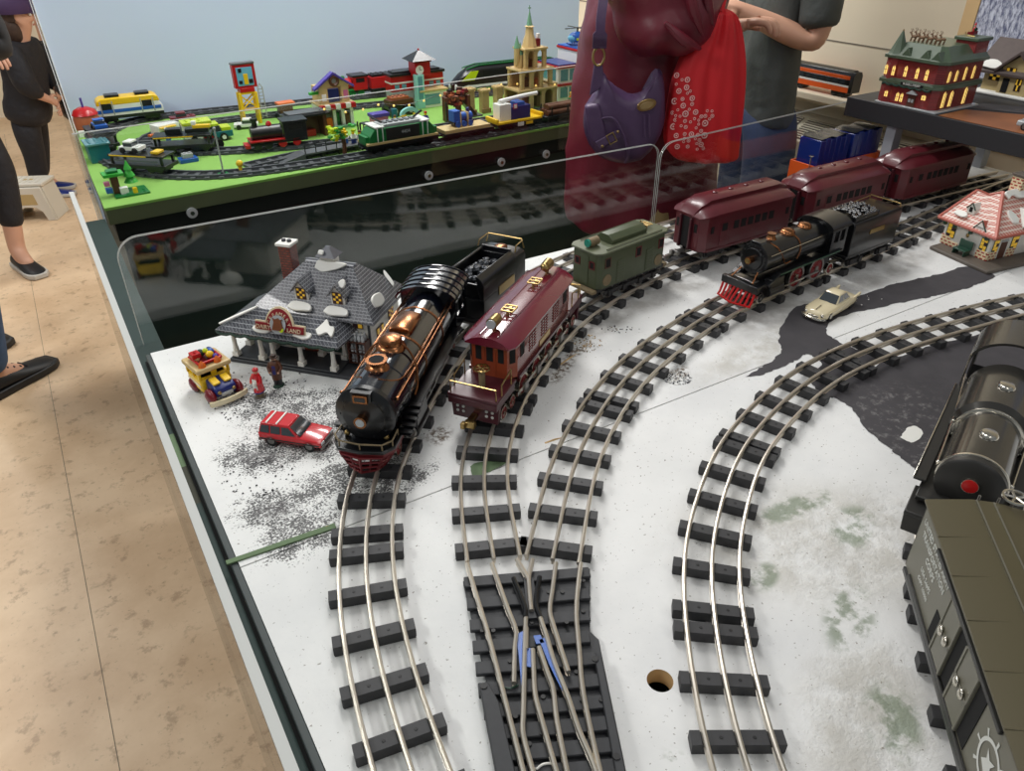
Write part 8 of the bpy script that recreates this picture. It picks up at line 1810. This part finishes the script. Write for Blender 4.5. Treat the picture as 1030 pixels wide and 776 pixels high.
# ---- woman in the maroon coat (stands in the gap between the tables, side on, facing right)
def woman():
    z0 = TZ
    J = dict(pelvis=(0, .02, .90), waist=(.0, .02, 1.04), chest=(.0, .02, 1.27), neck=(.01, .02, 1.43), head=(.03, .02, 1.56),
             rsh=(-.01, -.13, 1.36), rel=(-.01, -.20, 1.25), rwr=(.11, -.15, 1.42), rpn=(0, .3, -1), lsh=(-.01, .17, 1.36), lel=(.02, .21, 1.14), lwr=(.20, .12, 1.20), lpn=(0, 0, -1),
             rhip=(-.01, -.075, .86), rkn=(.01, -.085, .47), ran=(-.03, -.09, .085), rto=(.11, -.10, .03), lhip=(.0, .105, .86), lkn=(.03, .115, .47), lan=(.05, .12, .085), lto=(.19, .12, .03))
    t = person('person in a puffy maroon coat carrying a purple handbag and a red tote bag', (1.33, 1.52), RZV, J, 'hair_brown', True, (.8, .5, 0))
    trousers(t, 'khaki', J)
    for k in 'rl': shoe(t, J[k + 'an'], J[k + 'to'], 'leather_black', 'shoe_sole')
    def coat(b):
        rings = []; N = 40
        for z, cx, rx, ry in ((.735, .005, .190, .150), (.742, .006, .198, .158), (.80, .006, .200, .160), (.90, .002, .196, .160), (1.02, -.004, .186, .155), (1.14, -.010, .174, .155), (1.26, -.014, .158, .165), (1.36, -.010, .130, .175), (1.42, .0, .085, .11), (1.45, .005, .07, .075)):
            rings.append([(cx + rx * cos(2 * pi * k / N) * (1 + .022 * sin(5 * 2 * pi * k / N + z * 5)), .02 + ry * sin(2 * pi * k / N) * (1 + .022 * sin(7 * 2 * pi * k / N - z * 7)), z + .006 * sin(3 * 2 * pi * k / N)) for k in range(N)])
        b.loft(rings, 'coat_maroon')
    o = one(t, 'coat', coat, ang=80); md = o.modifiers.new('subdivision', 'SUBSURF'); md.levels = 2; md.render_levels = 2; wrinkle(o, .03, .10)
    for k, y in (('r', -1), ('l', 1)):
        if k == 'r': S_ = {'a': ((-.045, -.12, 1.395), .10, .10), 'b': ((-.040, -.175, 1.33), .116, .110), 'c': ((-.026, -.195, 1.275), .120, .112), 'd': ((.005, -.190, 1.268), .116, .106), 'e': ((.040, -.175, 1.315), .104, .096), 'f': ((.085, -.165, 1.38), .076, .072)}
        else: S_ = {'a': ((-.015, .15, 1.375), .09, .09), 'b': ((.0, .19, 1.27), .092, .088), 'c': ((.015, .21, 1.16), .088, .084), 'd': ((.06, .19, 1.14), .084, .080), 'e': ((.12, .155, 1.165), .076, .072), 'f': ((.17, .13, 1.185), .058, .055)}
        o = skinned('sleeve', t, 'coat_maroon', S_, chain(*'abcdef'), 4); wrinkle(o, .045, .09)
    def fold(b):
        for q in ([(.010, -.292, 1.36), (.022, -.302, 1.30), (.055, -.280, 1.245)], [(.050, -.270, 1.37), (.054, -.280, 1.315), (.078, -.262, 1.26)], [(-.03, -.305, 1.27), (.015, -.298, 1.235), (.055, -.268, 1.215)]): b.tube(catmull(q, 6), [.004 + .007 * sin(pi * i / 12) for i in range(13)], 'coat_maroon', 8)
    one(t, 'coat_fold', fold)
    one(t, 'hood', lambda b: b.tube([(.02 + .10 * cos(a), .02 + .11 * sin(a), 1.44 + .02 * cos(a)) for a in [2 * pi * k / 20 for k in range(20)]], .035, 'coat_maroon', 8, True))
    # purple handbag hanging at the near side (her back hip)
    h = thing('handbag', 'purple leather shoulder bag with gold ring and oval badge hanging on the maroon coat', 'bag', (1.33, 1.52, 0), RZV)
    h.scale = (.874,) * 3; h.location = (1.33 - .0533, 1.52 - .0044, .1865)
    def bag(b):
        out = [(-.128, .170), (-.150, .140), (-.156, .09), (-.140, .040), (-.10, .004), (-.05, -.010), (.0, .0), (.034, .035), (.050, .09), (.050, .150), (.040, .205), (.024, .222), (.012, .185), (-.02, .163), (-.06, .172), (-.10, .200), (-.118, .225)]
        C0 = catmull([V((x, 0, z)) for x, z in out] + [V((out[0][0], 0, out[0][1]))], 3)[:-1]; c = V((-.05, 0, .09)); rings = []
        for y, k in ((-.265, .55), (-.262, .80), (-.250, .94), (-.228, 1.0), (-.205, .98), (-.192, .90), (-.186, .6)): rings.append([(c.x + (p.x - c.x) * k, y, TZ + c.z + (p.z - c.z) * k) for p in C0])
        b.loft(rings, 'bag_purple')
    o = one(h, 'bag_body', bag, ang=60); wrinkle(o, .010, .04)
    one(h, 'bag_flap', lambda b: b.tube(catmull([(-.145, -.256, TZ + .10), (-.09, -.276, TZ + .118), (-.060, -.279, TZ + .08), (-.040, -.276, TZ + .03), (-.045, -.262, TZ + .0)], 6), .0035, 'bag_purple', 6), label='stitched seam')
    one(h, 'zip_seam', lambda b: [b.tube([(x, -.272, TZ + .125), (x + .006, -.274, TZ + .07)], .0022, 'bag_purple', 5) for x in (-.008, .004)])
    one(h, 'side_pocket', lambda b: b.prism([(-.158, TZ + .145), (-.122, TZ + .150), (-.092, TZ + .06), (-.11, TZ + .035), (-.142, TZ + .06)], -.272, -.240, 'bag_purple', 'y'), .008, seg=3)
    one(h, 'badge', lambda b: (b.M.__class__, plate(b, (-.004, -.268, TZ + .147), (1, .1, .25), (-.2, 0, 1), ell2(.025, .014), .004, 'brass'), plate(b, (-.004, -.273, TZ + .147), (1, .1, .25), (-.2, 0, 1), ell2(.018, .009), .002, 'toy_darktan')), .001, label='gold oval badge')
    bk = one(h, 'buckle_strap', lambda b: plate(b, (-.095, -.279, TZ + .066), (.8, 0, .45), (-.45, 0, .8), [(-.032, -.011), (.026, -.011), (.032, 0), (.026, .011), (-.032, .011)], .006, 'bag_purple'), .002)
    one(bk, 'buckle', lambda b: (b.tube([V((-.088, -.287, TZ + .070)) + V((.8, 0, .45)) * x + V((-.45, 0, .8)) * y for x, y in ((-.010, -.013), (.010, -.013), (.010, .013), (-.010, .013))], .0022, 'brass', 6, True)), label='gold buckle')
    for q in ((-.110, -.286, TZ + .050), (-.073, -.286, TZ + .086)): one(bk, 'stud', lambda b: b.ell(q, .004, 'brass', 8, 6), label='gold stud')
    one(h, 'ring', lambda b: b.tube([(-.128 + .014 * cos(a), -.250, TZ + .257 + .021 * sin(a)) for a in [2 * pi * k / 20 for k in range(20)]], .0032, 'brass', 7, True), label='gold ring')
    def strap(b):
        P_ = catmull([(-.128, -.252, TZ + .276), (-.130, -.270, TZ + .31), (-.128, -.262, TZ + .36), (-.110, -.22, TZ + .44), (-.06, -.15, TZ + .53), (.0, -.06, TZ + .55), (.0, .06, TZ + .50)], 6)
        rings = []
        for i, p in enumerate(P_):
            w_ = .017 if i < 7 else .011; rings.append([p + V((-w_, 0, 0)), p + V((-w_, -.006, 0)), p + V((w_, -.006, 0)), p + V((w_, 0, 0))])
        b.loft(rings, 'bag_purple')
    one(h, 'strap', strap)
    one(h, 'lower_tab', lambda b: b.prism([(-.138, TZ + .240), (-.118, TZ + .240), (-.108, TZ + .19), (-.146, TZ + .165)], -.252, -.243, 'bag_purple', 'y'), .003)
    # red tote
    q = thing('tote_bag', 'red fabric tote bag printed with a cluster of white rings beside the maroon coat', 'bag', (1.33, 1.52, 0), RZV)
    q.scale = (.874,) * 3; q.location = (1.33 - .0533, 1.52 - .0044, .1865)
    def tote(b):
        N = 21; rings = []
        L_ = [(.36, .140), (.30, .108), (.22, .066), (.12, .060), (.04, .057), (.012, .075), (-.012, .110)]; R_ = [(.36, .200), (.30, .226), (.22, .250), (.12, .257), (.04, .260), (.012, .261), (-.012, .262)]
        F_, Bk = [], []
        for (z, x0), (_, x1) in zip(L_, R_):
            row = []
            for k in range(N):
                u = k / (N - 1); x = x0 + (x1 - x0) * u; y = -.235 - .022 * sin(pi * u) + .006 * sin(u * 13 + z * 9) + .003 * sin(u * 29 + z * 5)
                row.append((x, y, TZ + z))
            bk_ = [(x, y + .050 + .02 * sin(pi * i / (N - 1)), z_) for i, (x, y, z_) in enumerate(row)]
            rings.append(row + bk_[::-1])
        b.loft(rings, 'tote_red')
    o = one(q, 'bag_body', tote, ang=70); md = o.modifiers.new('subdivision', 'SUBSURF'); md.levels = 2; md.render_levels = 2
    one(q, 'handle', lambda b: b.tube(catmull([(.160, -.225, TZ + .35), (.170, -.20, TZ + .40), (.185, -.155, TZ + .425), (.195, -.12, TZ + .40), (.19, -.11, TZ + .35)], 6), .011, 'tote_red', 8))
    rr = random.Random(5); spots = []
    for k in range(900):
        z = rr.uniform(.035, .215); x = rr.uniform(.068, .168)
        if z > .13 and x > .122 - (z - .13) * .35: continue
        if x < .07 + max(0, (.09 - z)) * .35: continue
        if z < .1 and x > .165: continue
        r = rr.choice((.0035, .005, .007, .0085))
        if all((x - a) ** 2 + (z - c) ** 2 > (r + d + .0012) ** 2 for a, c, d in spots): spots.append((x, z, r))
        if len(spots) > 58: break
    def prn(b):
        for x, z, r in spots:
            u = (x - .06) / .2; y = -.235 - .022 * sin(pi * u) + .006 * sin(u * 13 + z * 9) + .003 * sin(u * 29 + z * 5) - .0030
            b.tube([(x + r * .8 * cos(a), y, TZ + z + r * .8 * sin(a)) for a in [2 * pi * k / 12 for k in range(12)]], max(.0009, r * .2), 'tote_print', 5, True)
            if r > .0045: b.ell((x, y, TZ + z), (r * .32, .0012, r * .32), 'tote_print', 7, 5)
    one(q, 'ring_print', prn, label='white ring print')
woman()

# ---- person in the grey polo shirt, right of the red tote
def polo():
    J = dict(pelvis=(-.015, .03, .90), waist=(-.02, .03, 1.04), chest=(-.015, .03, 1.27), neck=(-.02, .02, 1.44), head=(-.05, .02, 1.58),
             rsh=(.045, -.10, 1.37), rel=(.055, -.135, 1.105), rwr=(-.165, -.10, 1.195), rpn=(0, .5, -.6), lsh=(-.03, .20, 1.37), lel=(-.04, .24, 1.10), lwr=(-.16, .20, .98), lpn=(0, -.5, -.6),
             rhip=(.0, -.06, .86), rkn=(-.01, -.07, .47), ran=(.02, -.07, .085), rto=(-.13, -.09, .03), lhip=(-.02, .12, .86), lkn=(-.04, .13, .47), lan=(-.03, .13, .085), lto=(-.17, .13, .03))
    t = person('person in a dark grey polo shirt standing right of the red tote', (2.104, 1.78), RZV, J, 'hair_brown', False, (-1, .1, 0))
    trousers(t, 'denim_dark', J, .92)
    for k in 'rl': shoe(t, J[k + 'an'], J[k + 'to'], 'leather_black', 'shoe_sole')
    def shirt(b):
        rings = []; N = 32
        for z, cx, rx, ry in ((.846, -.010, .080, .150), (.852, -.010, .088, .160), (.95, -.014, .090, .164), (1.08, -.026, .086, .162), (1.20, -.030, .084, .172), (1.32, -.025, .082, .180), (1.40, -.022, .072, .150), (1.435, -.02, .058, .075), (1.455, -.02, .055, .062)):
            rings.append([(cx + rx * cos(2 * pi * k / N) * (1 + .02 * sin(4 * 2 * pi * k / N + z * 9)), .05 + ry * sin(2 * pi * k / N), z + .004 * sin(2 * 2 * pi * k / N)) for k in range(N)])
        b.loft(rings, 'polo_grey')
    o = one(t, 'polo_shirt', shirt, ang=80); md = o.modifiers.new('subdivision', 'SUBSURF'); md.levels = 2; md.render_levels = 2; wrinkle(o, .018, .08)
    for k in 'rl':
        a, e = V(J[k + 'sh']), V(J[k + 'el']); S_ = {'a': (tuple(a + V((-.03, .0, .01))), .070, .070), 'b': (tuple(a * .6 + e * .4), .070, .068), 'c': (tuple(a * .30 + e * .70), .068, .066), 'd': (tuple(a * .16 + e * .84), .066, .064)}
        wrinkle(skinned('sleeve', t, 'polo_grey', S_, chain(*'abcd'), 2), .010, .05)
    one(t, 'collar', lambda b: b.tube([(-.02 + .06 * cos(a), .02 + .07 * sin(a), 1.455) for a in [2 * pi * k / 18 for k in range(18)]], .014, 'polo_grey', 7, True))
polo()

# ---- three people in the aisle on the left
def adult_left():
    J = dict(pelvis=(.055, .06, .88), waist=(.10, .05, 1.02), chest=(.17, .04, 1.23), neck=(.22, .03, 1.39), head=(.25, .03, 1.53),
             rsh=(.22, -.13, 1.32), rel=(.33, -.15, 1.10), rwr=(.23, -.02, 1.26), rpn=(0, .2, -1), lsh=(.18, .20, 1.32), lel=(.20, .26, 1.08), lwr=(.16, .10, 1.22), lpn=(0, 0, -1),
             rhip=(.115, -.045, .83), rkn=(.06, -.05, .46), ran=(-.025, -.03, .085), rto=(.02, .08, .03), lhip=(.04, .14, .83), lkn=(-.12, .16, .46), lan=(-.32, .16, .085), lto=(-.26, .25, .03))
    t = person('person in blue jeans, black sneakers and charcoal jacket nearest at the left edge', (-.345, 2.90), RZV, J, 'hair_brown', False, (1, .4, 0))
    trousers(t, 'denim', J, 1.0, .98)
    for k in 'rl': shoe(t, J[k + 'an'], J[k + 'to'], 'leather_black', 'leather_black', 1.12, 'cloth_charcoal')
    S_ = {'p': ((.065, .06, .92), .16, .14), 'w': ((.11, .05, 1.05), .155, .14), 'c': ((.17, .04, 1.24), .165, .14), 'n': ((.215, .03, 1.36), .085, .08)}; E_ = chain('p', 'w', 'c', 'n')
    for k in 'rl': S_[k + 's'] = (J[k + 'sh'], .082, .082); S_[k + 'e'] = (J[k + 'el'], .082, .080); S_[k + 'w'] = (tuple(V(J[k + 'el']) * .2 + V(J[k + 'wr']) * .8), .052, .052); E_ += chain('c', k + 's', k + 'e', k + 'w')
    wrinkle(skinned('jacket', t, 'cloth_charcoal', S_, E_, 2), .02, .09)
adult_left()
def slip_on():
    J = dict(pelvis=(-.06, .05, .86), waist=(-.06, .05, 1.0), chest=(-.05, .05, 1.21), neck=(-.04, .05, 1.37), head=(-.02, .05, 1.50),
             rsh=(-.04, -.10, 1.30), rel=(-.05, -.14, 1.05), rwr=(.10, -.10, .98), lsh=(-.05, .20, 1.30), lel=(-.06, .24, 1.05), lwr=(.08, .18, .98),
             rhip=(-.05, -.035, .82), rkn=(.0, -.03, .46), ran=(-.12, -.25, .085), rto=(-.055, -.335, .03), lhip=(-.05, .10, .82), lkn=(.045, .09, .46), lan=(.02, .03, .085), lto=(.10, -.035, .03))
    t = person('person in black cropped leggings and dark slip-on shoes behind the jeans wearer', (-.275, 4.08), RZV, J, 'hair_brown', True, (1, .2, 0))
    trousers(t, 'cloth_black', J, .86, .95, .72, 'leggings')
    for k in 'rl': shoe(t, J[k + 'an'], J[k + 'to'], 'leather_black', 'shoe_sole', .98)
    S_ = {'p': ((-.06, .05, .84), .15, .14), 'w': ((-.06, .05, 1.0), .135, .12), 'c': ((-.05, .05, 1.22), .145, .125), 'n': ((-.04, .05, 1.33), .075, .07)}; E_ = chain('p', 'w', 'c', 'n')
    for k in 'rl': S_[k + 's'] = (J[k + 'sh'], .070, .070); S_[k + 'e'] = (J[k + 'el'], .060, .060); S_[k + 'w'] = (tuple(V(J[k + 'el']) * .2 + V(J[k + 'wr']) * .8), .042, .042); E_ += chain('c', k + 's', k + 'e', k + 'w')
    wrinkle(skinned('top', t, 'cloth_charcoal', S_, E_, 2), .012, .08)
slip_on()
def child():
    s = .80
    J = dict(pelvis=(.13, .05, .47), waist=(.17, .05, .58), chest=(.22, .05, .76), neck=(.24, .05, .87), head=(.255, .05, .97),
             rsh=(.24, -.07, .82), rel=(.27, -.10, .63), rwr=(.305, .0, .56), rpn=(-.5, .5, -.4), lsh=(.21, .17, .82), lel=(.27, .20, .63), lwr=(.31, .12, .56), lpn=(-.5, -.5, -.4),
             rhip=(.13, -.01, .45), rkn=(.13, .0, .27), ran=(.10, .0, .075), rto=(.18, .02, .028), lhip=(.12, .11, .45), lkn=(.09, .13, .27), lan=(.03, .14, .075), lto=(.11, .16, .028))
    t = person('child in a dark hooded coat and purple hat with hands clasped by the far table', (-.16, 5.25), RZV, J, 'hair_brown', True, (1, .3, 0), s)
    trousers(t, 'cloth_black', J, s, 1.0)
    for k in 'rl': shoe(t, J[k + 'an'], J[k + 'to'], 'toy_navy', 'shoe_sole', .85)
    S_ = {'h': ((.125, .05, .40), .135, .125), 'p': ((.15, .05, .50), .145, .13), 'w': ((.18, .05, .60), .140, .125), 'c': ((.22, .05, .77), .145, .125), 'n': ((.238, .05, .85), .075, .07)}; E_ = chain('h', 'p', 'w', 'c', 'n')
    for k in 'rl': S_[k + 's'] = (J[k + 'sh'], .070, .070); S_[k + 'e'] = (J[k + 'el'], .064, .064); S_[k + 'w'] = (tuple(V(J[k + 'el']) * .25 + V(J[k + 'wr']) * .75), .046, .046); E_ += chain('c', k + 's', k + 'e', k + 'w')
    wrinkle(skinned('coat', t, 'cloth_black', S_, E_, 2), .02, .08)
    one(t, 'hat', lambda b: b.lathe([(.092, .0), (.096, .02), (.090, .055), (.060, .088), (.015, .10)], (.25, .05, .985), 'hat_purple', 20), label='purple knitted hat')
child()
# ---- white folding step stool
st_ = thing('step_stool', 'white plastic folding step stool standing on the floor in the left aisle', 'stool', (-.115, 4.86, 0), -.45)
one(st_, 'top', lambda b: b.prism([(-.095, -.075), (.095, -.075), (.105, .075), (-.105, .075)], .185, .205, 'stool_white', 'z'), .006)
one(st_, 'grip_slot', lambda b: b.bb(-.03, .03, -.012, .012, .2045, .2058, 'tan_plastic'), label='tan hand slot')
for x in (-.06, -.03, .0, .03, .06): one(st_, 'tread', lambda b: b.bb(x - .004, x + .004, -.06, .06, .2052, .2072, 'stool_white'))
for y in (-1, 1):
    def pan(b):
        o_ = [(-.12, .0), (-.085, .185), (.085, .185), (.12, .0), (.075, .0), (.06, .05), (.03, .075), (-.03, .075), (-.06, .05), (-.075, .0)]
        b.prism(o_, y * .080 - .008, y * .080 + .008, 'stool_white', 'y')
    p_ = one(st_, 'side_panel', pan, .003)
    one(p_, 'recess', lambda b: b.prism([(-.05, .09), (.05, .09), (.04, .15), (-.04, .15)], y * .080 - .0092, y * .080 + .0092, 'tan_plastic', 'y'), .002, label='tan recess')
for x in (-1, 1): one(st_, 'end_panel', lambda b: b.prism([(x * .120, .0), (x * .112, .0), (x * .080, .185), (x * .088, .185)], -.07, .07, 'stool_white', 'y'), .002)
